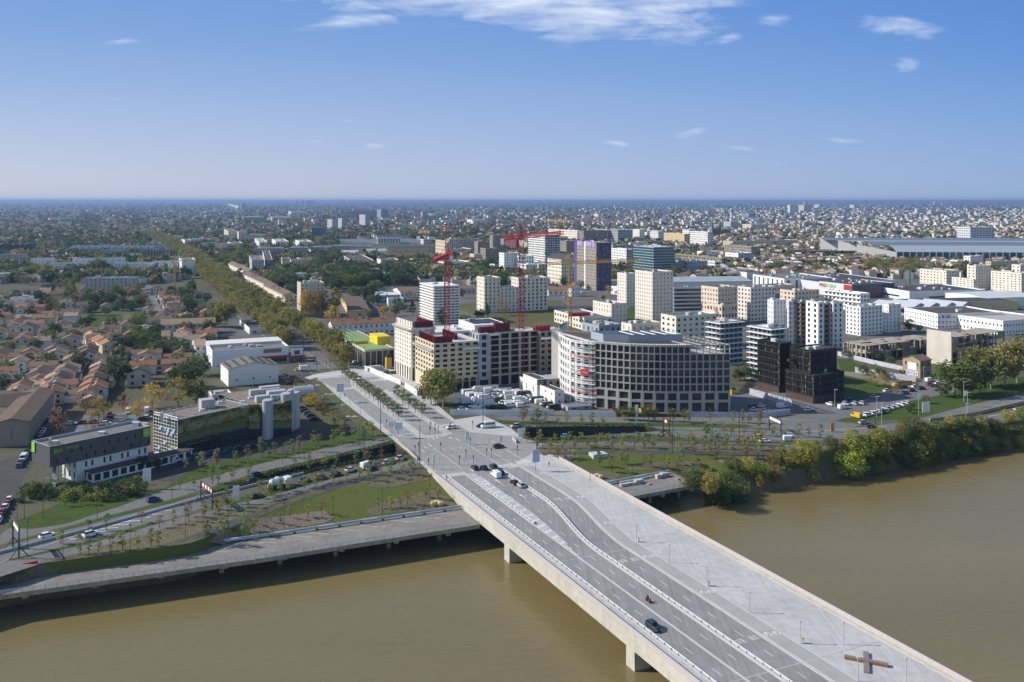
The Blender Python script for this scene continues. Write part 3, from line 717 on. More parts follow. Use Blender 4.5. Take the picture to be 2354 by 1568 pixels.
def text_mesh(txt, size, z=0.0, ext=0.0):
    c = bpy.data.curves.new('lettering', 'FONT'); c.body = txt; c.size = size; c.align_x = 'CENTER'; c.align_y = 'CENTER'; c.extrude = ext
    o = bpy.data.objects.new('lettering_source', c); COL.objects.link(o)
    dg = bpy.context.evaluated_depsgraph_get(); me = bpy.data.meshes.new_from_object(o.evaluated_get(dg)); COL.objects.unlink(o); bpy.data.objects.remove(o)
    return me
def lettering(txt, size, mw, m, parent, name='lettering'):
    me = text_mesh(txt, size); me.materials.clear(); me.materials.append(m)
    return obj(name, me, parent, mw)
for (x, y, fl) in ((1281.6,1146.7,1),(1306.6,1145.4,0),(1431.6,1289,1),(1459,1285.6,0),(1701.6,1473,1),(1732.8,1465.6,0)):
    p = P(x, y, .07); yy = -U if fl else U; xx = Vector((yy.y,-yy.x,0))
    M = Matrix(((xx.x, yy.x*2.2,0, p.x),(xx.y, yy.y*2.2,0, p.y),(0,0,1, .07),(0,0,0,1)))
    lettering('BUS',1.15, M, M_PAINT, br)
# cycle symbols in pairs: two wheels and a frame
g = MB()
def bikesym(bb, p, d, k=1.0, z=.07):
    n = Vector((d.y,-d.x,0)); p = Vector((p.x, p.y, z))
    for o in (-.55, .55):
        c = p+n*o*k
        for a in range(8):
            t0, t1 = a*math.pi/4,(a+1)*math.pi/4
            bb.quad(*[c+n*(math.cos(t)*r)*k+d*(math.sin(t)*r*1.7)*k for t, r in ((t0, .22),(t0, .38),(t1, .38),(t1, .22))])
    bb.quad(p-n*.5*k, p+n*.5*k, p+n*.3*k+d*1.1*k, p-n*.3*k+d*1.1*k)
for (x, y) in ((1247,1089),(1257,1089),(1331,1143),(1341,1143),(1394,1203),(1406,1203),(1485,1281),(1502,1279),(1616,1363),(1633,1361),(1765,1459),(1785,1457)):
    g = MB(); bikesym(g, P(x, y,0), U); g.build('cycle_symbol', M_PAINT, br)
# tubular guard rails on short posts
def guardrail(name, desc, tf, s0, s1, z=.05, posts=2.5):
    t = thing(name, desc, 'guard rail', TS(tf(s0), s0, z),0, final=True)
    for h, w in ((.62, .12),(.35, .08)):
        g = MB(); s = s0
        while s < s1:
            e = min(s1, s+3); g.tube(TS(tf(s), s, z+h), TS(tf(e), e, z+h), w, n=6, cap=False); s = e
        g.build('rail', M_RAILB, t)
    many('post', boxmesh('rail_post',(.12, .3, .6), M_DARKM), [frame(TS(tf(q_), q_, z), U) for q_ in np.arange(max(s0,130), s1, posts)], t)
    g = MB(); s = s0
    while s < s1-3: e = s+3; g.obox(TS(tf(s)-.4, s, z), TS(tf(e), e)-TS(tf(s), s), V*.8,(0,0, .14)); s = e
    g.build('kerb', M_CONC, t)
guardrail('guard_rail', 'steel guard rail between the footpath and the left lane of the bridge', lambda s: 107.9, S0,284)
guardrail('guard_rail', 'long curving steel guard rail dividing the bus lanes from the car lanes on the bridge', lambda s: 121.0+off(s), S0,279)
guardrail('guard_rail', 'short straight guard rail over the hatched island on the bridge', lambda s: 114.7,232,276)
# quays
def railing(parent, pts, z, m=M_RAILB, h=1.0, post=2.5, rails=(.25, .5, .75,1.0), r=.045):
    for k in rails:
        g = MB()
        for a, c in zip(pts[:-1], pts[1:]): g.tube(Vector((a.x, a.y, z+h*k)), Vector((c.x, c.y, z+h*k)), r*(1.6 if k == 1.0 else 1), n=5, cap=False)
        g.build('rail', m, parent)
    ms = []
    for a, c in zip(pts[:-1], pts[1:]):
        L = (c-a).length
        for j in range(int(L/post)+1):
            p = a+(c-a)*(j*post/L)
            if -80 < PX((p.x, p.y, z))[0] < 2430: ms.append(frame((p.x, p.y, z), c-a))
    many('post', boxmesh('railing_post',(.16, .16, h), m), ms, parent)
q = thing('quay', 'long concrete quay deck with a railing, left of the bridge', 'quay', P(500,1290, ZQ),0, final=True)
o = sheet('deck', B_L+[TS(104.2, ts(F_L[-1])[1]+12)]+[Vector((F_L[-1].x, F_L[-1].y,0))]+F_L[::-1][1:], ZQ+.01, M_QUAY, parent=q)
g = MB()
for a, c in zip(F_L[:-1], F_L[1:]):
    d = (c-a).normalized(); n = Vector((d.y,-d.x,0))
    g.obox(Vector((a.x, a.y, ZQ-1.1))+n*-.9, c-a, n*1.2,(0,0,1.1))
g.build('edge_beam', M_CONCS, q)
L0 = F_L[0]; L1 = F_L[-1]; D0 = (L1-L0); n0 = Vector((D0.y,-D0.x,0)).normalized()
k = 0.0
while k < D0.length:
    p = L0+D0.normalized()*k; g = MB(); g.obox(Vector((p.x, p.y, ZW-1))-n0*9, D0.normalized()*1.2, n0*1.4,(0,0,6.4)); g.obox(Vector((p.x, p.y, ZQ-2.0))-n0*9, D0.normalized()*1.4, n0*9.3,(0,0, .9)); g.build('pile', M_CONCS, q); k += 15.5
railing(q, [Vector((p.x, p.y,0)) for p in F_L], ZQ)
def px_line(bb, p0, p1, w, z, dash=None):
    a, c = P(*p0, z), P(*p1, z); d = (c-a); L = d.length; d.normalize(); n = Vector((d.y,-d.x,0))*w/2; s = 0
    while s < L:
        e = min(L, s+(dash[0] if dash else L)); bb.quad(a+d*s-n, a+d*s+n, a+d*e+n, a+d*e-n); s = e+(dash[1] if dash else 1)
zq = ZQ+.03
for a, c in ((cr('C2',200,1085), cr('C2',1900,815)), ): px_line(g, a, c, .18, zq)
for x0, y0, x1, y1 in ((30,1080,195,1085),(0,1050,190,1052),(330,1020,520,1032),(490,990,720,1012),(690,960,950,972),(960,925,1190,940),(1240,878,1440,893),(1440,850,1700,862),(1600,815,1880,820),(-400,1160,-250,1165),(-500,1125,-260,1135),(-300,1112,-60,1122),(-60,1090,60,1092)):
    px_line(g, cr('C2', x0, y0), cr('C2', x1, y1), .35, zq)
g.build('painted_lines', mat('worn_paint',(.46, .44, .38), .8, .2, noise=(.8, .3)), q)
# steel pipe barrier along the inner edge of the quay
def pipe_barrier(desc, a, c, rr=.42):
    t = thing('pipe_barrier', desc, 'barrier', Vector((a.x, a.y, ZQ)),0, final=True); d = c-a; L = d.length; u = d.normalized()
    for kk,(dz, w) in enumerate(((.55, .22),(.98, .22))):
        tubed(a+Vector((0,0, dz)), c+Vector((0,0, dz)), w, n=8).build('rail', M_RAILB, t)
    n = int(L/13)
    for k in range(n): tubed(a+u*(k*13+.5)+Vector((0,0, .78)), a+u*(k*13+5)+Vector((0,0, .78)), .46, n=8).build('sleeve', M_RAILB, t)
    many('foot', boxmesh('foot',(.5,1.1, .4), M_DARKM), [frame(a+u*k, u) for k in np.arange(0, L,6.5)], t)
pipe_barrier('long pale blue steel pipe barrier along the inner edge of the left quay', P(513,1250, ZQ), P(1060,1169, ZQ))
pipe_barrier('short pale blue steel pipe barrier on the quay right of the bridge', P(1385,1116, ZQ), P(1540,1087, ZQ))
q = thing('quay', 'short concrete quay deck with stacked blocks, right of the bridge', 'quay', P(1480,1115, ZQ),0, final=True)
sheet('deck', [TS(151.6,262,0), Vector(B_R[0]), Vector(B_R[1]), Vector(B_R[2]), P(1600,1112, ZQ), Vector(F_R[2]), Vector(F_R[1]), TS(151.6, ts(F_R[0])[1])], ZQ+.01, M_QUAY, parent=q)
g = MB(); a, c = F_R[0], F_R[2]; d = (c-a).normalized(); n = Vector((d.y,-d.x,0)); g.obox(Vector((a.x, a.y, ZQ-1.1))-n*.9, c-a, n*1.2,(0,0,1.1)); g.build('edge_beam', M_CONCS, q)
for k in (8,22,34): p = a+d*k; g = MB(); g.obox(Vector((p.x, p.y, ZW-1))-n*8, d*1.2, n*1.4,(0,0,7.4)); g.obox(Vector((p.x, p.y, ZQ-2))-n*8, d*1.4, n*8.3,(0,0, .9)); g.build('pile', M_CONCS, q)
railing(q, [Vector((p.x, p.y,0)) for p in F_R], ZQ)
# ---------------------------------------------------------------- building kit
WINC = {}
def winmesh(w, h, d, kind='dark', mull=2):
    """one window: glazing, frame and mullions; origin at the middle of the opening, x along the wall, y into it"""
    key = (round(w,1), round(h,1), kind, mull)
    if key in WINC: return WINC[key]
    w, h = key[0], key[1]; b = MB(); gm = {'dark': G_DARK, 'teal': G_TEAL, 'blind': G_BLIND, 'open': G_OPEN, 'mirror': G_MIRR}[kind]
    b.quad((-w/2-.05,0,-h/2-.05),(w/2+.05,0,-h/2-.05),(w/2+.05,0, h/2+.05),(-w/2-.05,0, h/2+.05),0)
    if mull:
        f = .07
        for k in range(mull+1):
            x = -w/2+(w-f)*k/mull; b.obox((x,-.05,-h/2),(f,0,0),(0, .045,0),(0,0, h),1)
        for z in (-h/2, h/2-f): b.obox((-w/2+f,-.04, z),(w-2*f,0,0),(0, .034,0),(0,0, f),1)
    me = b.mesh('window', [gm, M_DARKM if kind != 'blind' else M_WHITE]); WINC[key] = me
    return me
def facade(b, A, B, z0, nf, fh, nb, ww, wh, wins, sill=.28, depth=.28, gf=None, m=0, kind='dark', mull=2, skip=None, z_top=None):
    """wall from A to B (left to right seen from outside) with real openings; gf=(height, share) opens a taller ground floor"""
    A = Vector((A[0], A[1],0)); B = Vector((B[0], B[1],0)); L = (B-A).length; u = (B-A)/L; n = Vector((u.y,-u.x,0))
    def pt(x, z, d=0): q = A+u*x-n*d; return (q.x, q.y, z)
    def rect(x0, x1, za, zb):
        if x1-x0 > 1e-4 and zb-za > 1e-4: b.quad(pt(x0, za), pt(x1, za), pt(x1, zb), pt(x0, zb), m)
    zprev = z0
    rows = []
    if gf:
        rows.append((z0+.05, z0+gf[0]*.88, gf[2] if len(gf) > 2 else nb, gf[1])); zb = z0+gf[0]
    else: zb = z0
    for i in range(nf): rows.append((zb+fh*sill, zb+fh*min(.96, sill+wh), nb, ww)); zb += fh
    ztop = zb if z_top is None else z_top
    for r,(za, zc, nbb, w_) in enumerate(rows):
        bw = L/nbb; rect(0, L, zprev, za); x = 0.0
        for k in range(nbb):
            if skip and skip(r, k, nbb): continue
            c = (k+.5)*bw; xa, xb = c-bw*w_/2, c+bw*w_/2
            rect(x, xa, za, zc); x = xb
            for (p, q) in (((xa, za),(xb, za)),((xb, za),(xb, zc)),((xb, zc),(xa, zc)),((xa, zc),(xa, za))):
                b.quad(pt(p[0], p[1]), pt(p[0], p[1], depth), pt(q[0], q[1], depth), pt(q[0], q[1]), m)
            c3 = A+u*c-n*(depth-.02)
            kd = kind
            if kind == 'mix': kd = RN.choice(('dark', 'dark', 'dark', 'blind'))
            wins.append((frame((c3.x, c3.y,(za+zc)/2), u), bw*w_, zc-za, kd, mull))
        rect(x, L, za, zc); zprev = zc
    rect(0, L, zprev, ztop)
def put_windows(root, wins, cap=100, name='window'):
    wins = sorted(wins, key=lambda w: (w[0].translation-Vector((0,0, CAMH))).length)
    for (mw, w, h, kd, mu) in wins[:cap]:
        obj(name, winmesh(w, h,0, kd, mu), root, mw)
    rest = {}
    for w in wins[cap:]: rest.setdefault((round(w[1],1), round(w[2],1), w[3], w[4]), []).append(w[0])
    if rest:
        V_, F_, M_ = [], [], []; mats = []
        for k, mws in rest.items():
            me = winmesh(k[0], k[1],0, k[2], k[3]); nv = len(me.vertices); co = np.zeros(nv*3); me.vertices.foreach_get('co', co); co = co.reshape(-1,3)
            ids = []
            for x in me.materials:
                if x not in mats: mats.append(x)
                ids.append(mats.index(x))
            fs = [tuple(p.vertices) for p in me.polygons]; mi = [ids[p.material_index] for p in me.polygons]
            for m in mws:
                A = np.array(m); o0 = len(V_); V_ += (co @ A[:3, :3].T + A[:3,3]).tolist(); F_ += [tuple(i+o0 for i in f) for f in fs]; M_ += mi
        mm = bpy.data.meshes.new('windows'); mm.from_pydata(V_, [], F_)
        for x in mats: mm.materials.append(x)
        mm.polygons.foreach_set('material_index', M_); mm.update(); o = obj(name, mm, root); o['kind'] = 'stuff'
FOOT = []                                         # building footprints (world) for keeping plants and houses off them
def geom(xL, xC, xR, yt, yb, rdir=65.0, h=None, ldir=None, dl=None, dr=None):
    """corner column seen at picture x = xC with roof at yt and foot at yb -> footprint C, L, B, R and height"""
    if h is None: h = CAMH*(1-(yt-YH)/(yb-YH)); C = P(xC, yb)
    else:
        C = P(xC, yt, h); C.z = 0
    a = R(rdir); r = Vector((math.sin(a), math.cos(a),0)); a2 = R(rdir-90 if ldir is None else ldir); l = Vector((math.sin(a2), math.cos(a2),0))
    def ln(d, x, dflt):
        k = (x-XC)/F; den = d.x-k*d.y
        if abs(den) < 1e-6: return dflt
        q = (k*C.y-C.x)/den
        return q if q > 0 else dflt
    dl = (ln(l, xL,12.0) if dl is None else dl); dr = ln(r, xR,12.0) if dr is None else dr
    if dl > 75 and xC < 520: dl = 16
    if dr > 260: dr = 60
    L = C+l*dl; Rr = C+r*dr
    return C, L, L+Rr-C, Rr, h, dl, dr
def block(name, desc, cat, tagc, xL, xC, xR, yt, yb, wall=M_WHITE, nf=6, bay=3.4, ww=.4, wh=.5, kind='dark', roof=M_ROOFG, rdir=65.0, gf=None,
          par=.9, slabs=None, units=3, small=None, root=None, z0=0.0, h=None, mull=2, winR=True, winL=True, sill=.28, dl=None, dr=None, depth=.28, wallR=None, rooftag=None, skip=None, cap=100, final=True):
    """a block of flats or offices: walls with openings, roof, windows, floor slabs and rooftop units as parts"""
    if tagc: xL, yt2 = cr(tagc, xL, yt); xC = cr(tagc, xC,0)[0]; xR, yb = cr(tagc, xR, yb if yb is not None else 0); yt = yt2
    if tagc == 'A1' and xC < 480 and xC-xL > 7: xC = xL+3; rdir = 78; dl = 15
    C, L, B, Rr, h, dl, dr = geom(xL, xC, xR, yt, yb, rdir, h, None, dl, dr)
    if root is None: root = thing(name, desc, cat, C,0, final=final)
    FOOT.append([(p.x, p.y) for p in (C, L, B, Rr)])
    ht = h-z0; gfh = gf[0] if gf else 0; fh = (ht-par-gfh)/max(1, nf)
    if small:
        b = MB(); pts = [C, Rr, B, L]; acc = 0
        for k in range(4):
            a, c = pts[k], pts[(k+1) % 4]; Ln = (c-a).length; a, c = Vector(a), Vector(c)
            b.quad((a.x, a.y, z0),(c.x, c.y, z0),(c.x, c.y, h),(a.x, a.y, h),0,((0,0),(Ln,0),(Ln, ht),(0, ht)))
        b.build('wall', small, root)
    else:
        wins = []; b = MB()
        if winL: facade(b, L, C, z0, nf, fh, max(1, round(dl/bay)), ww, wh, wins, sill, depth, gf,0, kind, mull, skip, h)
        else: facade(b, L, C, z0,0, fh,1, ww, wh, wins, z_top=h)
        mr = 1 if wallR else 0
        if winR: facade(b, C, Rr, z0, nf, fh, max(1, round(dr/bay)), ww, wh, wins, sill, depth, gf, mr, kind, mull, skip, h)
        else: facade(b, C, Rr, z0,0, fh,1, ww, wh, wins, m=mr, z_top=h)
        b.quad((Rr.x, Rr.y, z0),(B.x, B.y, z0),(B.x, B.y, h),(Rr.x, Rr.y, h)); b.quad((B.x, B.y, z0),(L.x, L.y, z0),(L.x, L.y, h),(B.x, B.y, h))
        # inner faces of the roof parapet
        u, v = (Rr-C).normalized(),(L-C).normalized(); w = .35
        q = [C+u*w+v*w, L+u*w-v*w, B-u*w-v*w, Rr-u*w+v*w]
        for k in range(4):
            a, c = q[k], q[(k+1) % 4]; b.quad((a.x, a.y, h-par),(c.x, c.y, h-par),(c.x, c.y, h),(a.x, a.y, h))
        o4 = [C, L, B, Rr]
        for k in range(4):
            a, c = o4[k], o4[(k+1) % 4]; d, e = q[(k+1) % 4], q[k]; b.quad(*[(p.x, p.y, h) for p in (a, c, d, e)])
        b.build('wall', [wall, wallR] if wallR else wall, root)
        put_windows(root, wins, cap)
    rb = MB(); rb.ngon([(p.x, p.y, h-par if not small else h+.01) for p in (C, Rr, B, L)]); rb.build('roof', roof, root)
    u, v = (Rr-C).normalized(),(L-C).normalized()
    if slabs:                                           # projecting floor slabs / balconies: (material, reach, every floor)
        ms, reach, th = slabs[:3]; both = slabs[3] if len(slabs) > 3 else 'LR'
        for i in range(nf+1):
            z = z0+gfh+fh*i; g = MB(); rr = reach
            g.obox(Vector((C.x, C.y, z))-u*(rr if 'L' in both else .0)-v*(rr if 'R' in both else 0), u*(dr+(rr if 'L' in both else 0)+.3), v*((dl if 'L' in both else 0)+rr+.3) if 'L' in both else v*(rr-.02),(0,0, th))
            g.build('balcony_slab', ms, root)
    for k in range(units):
        g = MB(); sx, sy, sz = RN.uniform(1.5,4), RN.uniform(1.5,4), RN.uniform(.8,2.2)
        if min(dl, dr) < 8: sx, sy = sx*.6, sy*.6
        c = C+u*(dr*RN.uniform(.2, .8))+v*(dl*RN.uniform(.2, .8)); g.box((c.x, c.y, h-par if not small else h),(sx, sy, sz), rz=math.atan2(u.y, u.x)); g.build('rooftop_unit', RN.choice((M_PALEMET, M_GREY, M_ROOFL)), root)
    return root, C, L, B, Rr, h, u, v, dl, dr
def gable(name, desc, cat, tagc, xL, xC, xR, yt, yb, wall=M_HWALLW, roof=M_TILEB, rdir=65.0, rise=3.0, axis='R', h=None, nf=1, bay=4.0, ww=.3, wh=.4, units=0, final=True, over=.5, dl=None, dr=None, chim=0, kind='dark', root=None):
    """building under a pitched roof; axis = direction of the ridge"""
    if tagc: xL, yt2 = cr(tagc, xL, yt); xC = cr(tagc, xC,0)[0]; xR, yb = cr(tagc, xR, yb if yb is not None else 0); yt = yt2
    C, L, B, Rr, h, dl, dr = geom(xL, xC, xR, yt, yb, rdir, h, None, dl, dr)
    if root is None: root = thing(name, desc, cat, C,0, final=final)
    FOOT.append([(p.x, p.y) for p in (C, L, B, Rr)])
    u, v = (Rr-C).normalized(),(L-C).normalized(); wins = []; b = MB()
    facade(b, L, C,0, nf, h/nf, max(1, round(dl/bay)), ww, wh, wins, .3, .2, kind=kind); facade(b, C, Rr,0, nf, h/nf, max(1, round(dr/bay)), ww, wh, wins, .3, .2, kind=kind)
    b.quad((Rr.x, Rr.y,0),(B.x, B.y,0),(B.x, B.y, h),(Rr.x, Rr.y, h)); b.quad((B.x, B.y,0),(L.x, L.y,0),(L.x, L.y, h),(B.x, B.y, h))
    def at(a, c, z): p = C+u*a+v*c; return (p.x, p.y, z)
    o = over
    if axis == 'R':
        b.tri(at(0, dl, h), at(0,0, h), at(0, dl/2, h+rise)); b.tri(at(dr,0, h), at(dr, dl, h), at(dr, dl/2, h+rise))
        k = rise/(dl/2)*o
        top = [[at(-o,-o, h-k), at(dr+o,-o, h-k), at(dr+o, dl/2, h+rise), at(-o, dl/2, h+rise)], [at(dr+o, dl+o, h-k), at(-o, dl+o, h-k), at(-o, dl/2, h+rise), at(dr+o, dl/2, h+rise)]]
    else:
        b.tri(at(0,0, h), at(dr,0, h), at(dr/2,0, h+rise)); b.tri(at(dr, dl, h), at(0, dl, h), at(dr/2, dl, h+rise))
        k = rise/(dr/2)*o
        top = [[at(-o, dl+o, h-k), at(-o,-o, h-k), at(dr/2,-o, h+rise), at(dr/2, dl+o, h+rise)], [at(dr+o,-o, h-k), at(dr+o, dl+o, h-k), at(dr/2, dl+o, h+rise), at(dr/2,-o, h+rise)]]
    b.build('wall', wall, root); put_windows(root, wins)
    g = MB()
    for q in top:
        hi = [Vector(p)+Vector((0,0, .22)) for p in q]; lo = [Vector(p)+Vector((0,0, .02)) for p in q]
        g.quad(*hi)
        for k in range(4): g.quad(lo[k], lo[(k+1) % 4], hi[(k+1) % 4], hi[k])
    rf = g.build('roof', roof, root)
    for k in range(chim):
        a, c = dr*RN.uniform(.1, .9), dl*RN.uniform(.35, .65); g = MB(); p = at(a, c, h+rise*.5); g.box(p,(.7, .9, rise*.5+1.2)); g.box((p[0], p[1], p[2]+rise*.5+1.22),(.5, .3, .3)); g.build('chimney', M_HWALL, rf)
    return root, C, L, B, Rr, h, u, v, dl, dr
def panel(parent, name, p, ax, w, h, m, t=.08, z=None, up=(0,0,1)):
    """thin upright panel, centred at p"""
    ax = Vector(ax).normalized(); n = Vector((ax.y,-ax.x,0)); g = MB()
    g.obox(Vector(p)-ax*w/2-n*t/2-Vector((0,0, h/2)), ax*w, n*t,(0,0, h)); return g.build(name, m, parent)
def sign_text(parent, txt, size, p, ax, m):
    ax = Vector(ax).normalized(); n = Vector((ax.y,-ax.x,0))
    M = Matrix(((ax.x,0, n.x, p[0]),(ax.y,0, n.y, p[1]),(0,1,0, p[2]),(0,0,0,1)))
    me = text_mesh(txt, size,0, .02); me.materials.clear(); me.materials.append(m); return obj('lettering', me, parent, M)
# ---------------------------------------------------------------- nearer buildings
def BL(*a, **k): return block(*a, **k)
# --- hotel: dark grey box of bedrooms overhanging a white base
xh = cr('C1',345,0)[0], cr('C1',460,0)[0], cr('C1',1385,0)[0]; yt, yb = cr('C1',0,207)[1], cr('C1',0,598)[1]
C, L, B, Rr, h, dl, dr = geom(xh[0], xh[1], xh[2], yt, yb,38.4)
hot = thing('hotel', 'budget hotel, dark grey box of small windows over a white base, green signs', 'hotel', C,0, final=True)
FOOT.append([(p.x, p.y) for p in (C, L, B, Rr)])
u, v = (Rr-C).normalized(),(L-C).normalized(); dl = 12.5
z1 = 7.0; b = MB(); wins = []
def hskip(r, k, n): return (k*5+r*3) % 4 not in ((0,1) if k % 3 else (0,))
facade(b, C+v*dl, C, z1,2,2.9,4, .2, .4, wins, skip=lambda r, k, n: True, z_top=h)
facade(b, C, Rr, z1,2,2.7,22, .26, .5, wins, .25, skip=lambda r, k, n: (k+r) % 2 == 0 or (k*7+r*5) % 5 == 0, z_top=h, mull=1)
B2, L2 = Rr+v*dl, C+v*dl
b.quad((Rr.x, Rr.y, z1),(B2.x, B2.y, z1),(B2.x, B2.y, h),(Rr.x, Rr.y, h)); b.quad((B2.x, B2.y, z1),(L2.x, L2.y, z1),(L2.x, L2.y, h),(B2.x, B2.y, h))
b.ngon([(p.x, p.y, z1) for p in (C, L2, B2, Rr)])
b.build('upper_floors', M_DGREY, hot)
g = MB(); g.ngon([(p.x, p.y, h-.7) for p in (C, Rr, B2, L2)]); g.build('roof', M_ROOFG, hot)
g = MB()
for a, c in ((C, Rr),(Rr, B2),(B2, L2),(L2, C)):
    d = (c-a).normalized(); n = Vector((-d.y, d.x,0)); g.obox(Vector((a.x, a.y, h-.7))+n*.01, c-a, n*.35,(0,0, .82))
g.build('roof_edge', M_BLUEG, hot)
g = MB(); wins = []; c0 = C+u*9+v*.8; c1 = Rr-u*.5+v*.8
facade(g, c0+v*10, c0,0,2,3.4,3, .3, .6, wins, z_top=z1-.01); facade(g, c0, c1,0,2,3.4,12, .36, .55, wins, skip=lambda r, k, n: k % 3 == 0, z_top=z1-.01)
g.quad(*[(p.x, p.y, z) for p, z in ((c1,0),(c1+v*10,0),(c1+v*10, z1-.01),(c1, z1-.01))]); g.build('lower_floors', mat('hotel_white_wall',(.66, .68, .70), .8, .3, noise=(.3, .06)), hot); put_windows(hot, wins)
g = MB(); wins = []; a0 = C+u*12-v*4; a1 = C+u*48-v*4
facade(g, a0, a1,0,1,3.1,12, .7, .7, wins, .15); facade(g, a0+v*4.6, a0,0,1,3.1,1, .6, .7, wins, .15); g.build('annexe', M_WHITE, hot); put_windows(hot, wins)
oboxed(Vector((a0.x, a0.y,3.1))-u*.6-v*.6, u*37.2, v*5.2,(0,0, .35)).build('annexe_roof', M_ROOFB, hot)
for k,(a, c, s) in enumerate(((.5,1,3.3),(1.3,3,2.2),(4,5,1.2),(33,7,1.4),(35,5,1),(42,6,3.2),(43.5,8,2.6),(46,5,2.2),(47.5,7,3.2),(20,6, .8))):
    g = MB(); p = C+u*a+v*c; g.box((p.x, p.y, h-.7),(.7 if s > 2 else 2.2, .7 if s > 2 else 1.6, s)); g.build('vent', M_PALEMET if k % 2 else M_BEIGE, hot)
panel(hot, 'sign', C+v*(dl-1.5)-u*.25+Vector((0,0, h-1.7)), v,2.2,3.2, M_GREEN, .2)
ps = panel(hot, 'sign', Rr-u*1.6-v*.25+Vector((0,0, h-1.8)), u,2.4,2.8, M_GREEN, .2)
sign_text(ps, 'ibis',1.0, Rr-u*1.6-v*.42+Vector((0,0, h-1.8)), u, M_WHITE)
sign_text(hot, 'ibis',2.3, C+u*2.6-v*.12+Vector((0,0, h-1.7)), u, M_GREEN)
sign_text(hot, 'STYLES',1.3, C+u*7.2-v*.12+Vector((0,0, h-1.6)), u, M_GREEN)
# steel escape stair under the overhang
st = MB()
for a, c in ((.4, .4),(.4,5),(.4,10),(5, .4),(5,5),(5,10)):
    p = C+u*a+v*c; st.box((p.x, p.y,0),(.28, .28, z1)); 
st.build('stair_posts', M_STEEL, hot)
for k in range(4):
    g = MB(); p = C+u*1+v*(1+(k % 2)*6); q_ = C+u*4.2+v*(7-(k % 2)*6); g.obox(Vector((p.x, p.y, k*1.7)),(q_-p)+Vector((0,0,1.6)), u*1.2,(0,0, .25)); g.build('stair_flight', M_STEEL, hot)
# --- mirror glass office block beside the hotel
x0, x1, x2 = cr('B1',1415,0)[0], cr('B1',1635,0)[0], cr('B1',2290,0)[0]
C, L, B, Rr, h, dl, dr = geom(x0, x1, x2, cr('B1',0,1110)[1], cr('B1',0,1454)[1],37.3)
gl = thing('glass_office', 'long mirror glass office block with a white grid end wall and brown roof', 'office building', C,0, final=True)
FOOT.append([(p.x, p.y) for p in (C, L, B, Rr)]); u, v = (Rr-C).normalized(),(L-C).normalized()
g = MB()
for a, c in ((L, C),(C, Rr),(Rr, B),(B, L)): g.quad((a.x, a.y,0),(c.x, c.y,0),(c.x, c.y, h),(a.x, a.y, h))
g.build('curtain_wall', G_MIRR, gl)
def grid(a, c, z0, z1, nx, nz, m, w, d, nm='glazing_bars'):
    g = MB(); a = Vector((a.x, a.y,0)); c = Vector((c.x, c.y,0)); ax = (c-a).normalized(); n = Vector((ax.y,-ax.x,0)); Ln = (c-a).length
    for k in range(nx+1): g.obox(a+ax*(Ln*k/nx-w/2)+Vector((0,0, z0)), ax*w, n*d,(0,0, z1-z0))
    for k in range(nz+1): g.obox(a+Vector((0,0, z0+(z1-z0)*k/nz-w/2)), ax*Ln, n*(d-.03),(0,0, w))
    return g.build(nm, m, gl)
grid(L, C,0, h,9,11, M_WHITE, .13, .16); grid(C, Rr,0, h,40,11, mat('dark_glazing_bar',(.06, .075, .07), .5, .5), .07, .07)
g = MB(); g.ngon([(p.x, p.y, h+.02) for p in (C, Rr, B, L)]); g.build('roof', mat('gravel_roof',(.23, .20, .17), .95, .1, noise=(.3, .25,1.5)), gl)
for a, c in ((L, C),(C, Rr),(Rr, B),(B, L)):
    g = MB(); d = (c-a); g.obox(Vector((a.x, a.y, h+.02)), d, Vector((-d.y, d.x,0)).normalized()*.4,(0,0, .35)); g.build('roof_edge', M_STEEL, gl)
    railing(gl, [a, c], h+.3, M_STEEL, .7,3.0,(1.0,), .03)
g = MB(); p = C+u*18+v*9; g.box((p.x, p.y, h),(5,4,3.4), rz=.6); g.build('plant_room', M_GREY, gl)
for k in range(5): g = MB(); p = C+u*(14+k*6)+v*(6+k % 3*3); g.box((p.x, p.y, h),(2,1.2, .7), rz=.6); g.build('rooftop_unit', M_PALEMET, gl)
for k in range(11):
    p = L+(C-L)*RN.uniform(.15, .85); ax = -v; nn = Vector((ax.y,-ax.x,0)); g = MB(); q_ = p+nn*.18+Vector((0,0, RN.choice((2.4,4.9,6.1,8.5,9.7)))); g.quad(q_, q_+ax*1.1, q_+ax*1.1+nn*.5+Vector((0,0,-1.0)), q_+nn*.5+Vector((0,0,-1.0))); g.build('open_window', mat('sky_glass',(.5, .6, .75), .05, .9, .8), gl)
# wing with the round concrete stair shafts
Rw = Rr; u2 = Vector((math.sin(R(58)), math.cos(R(58)),0)); v2 = Vector((-u2.y, u2.x,0))
wg = thing('shaft_office', 'mirror glass office wing with tall half round concrete shafts beside the car park', 'office building', Rw,0, final=True)
E = PC('B2',330,1240); u2 = Vector((E.x-Rw.x, E.y-Rw.y,0)); Lw = u2.length; u2.normalize(); v2 = Vector((-u2.y, u2.x,0))
g = MB(); q4 = [Rw, Rw+u2*Lw, Rw+u2*Lw+v2*30, Rw+v2*26-u2*6]; FOOT.append([(p.x, p.y) for p in q4])
for k in range(4): a, c = q4[k], q4[(k+1) % 4]; g.quad((a.x, a.y,0),(c.x, c.y,0),(c.x, c.y, h),(a.x, a.y, h),0)
g.build('curtain_wall', G_MIRR, wg)
g = MB(); g.ngon([(p.x, p.y, h+.01) for p in q4]); g.build('roof', MATS['gravel_roof'], wg)
M_SHAFT = mat('shaft_concrete',(.40, .43, .47), .7, .4, noise=(.25, .1))
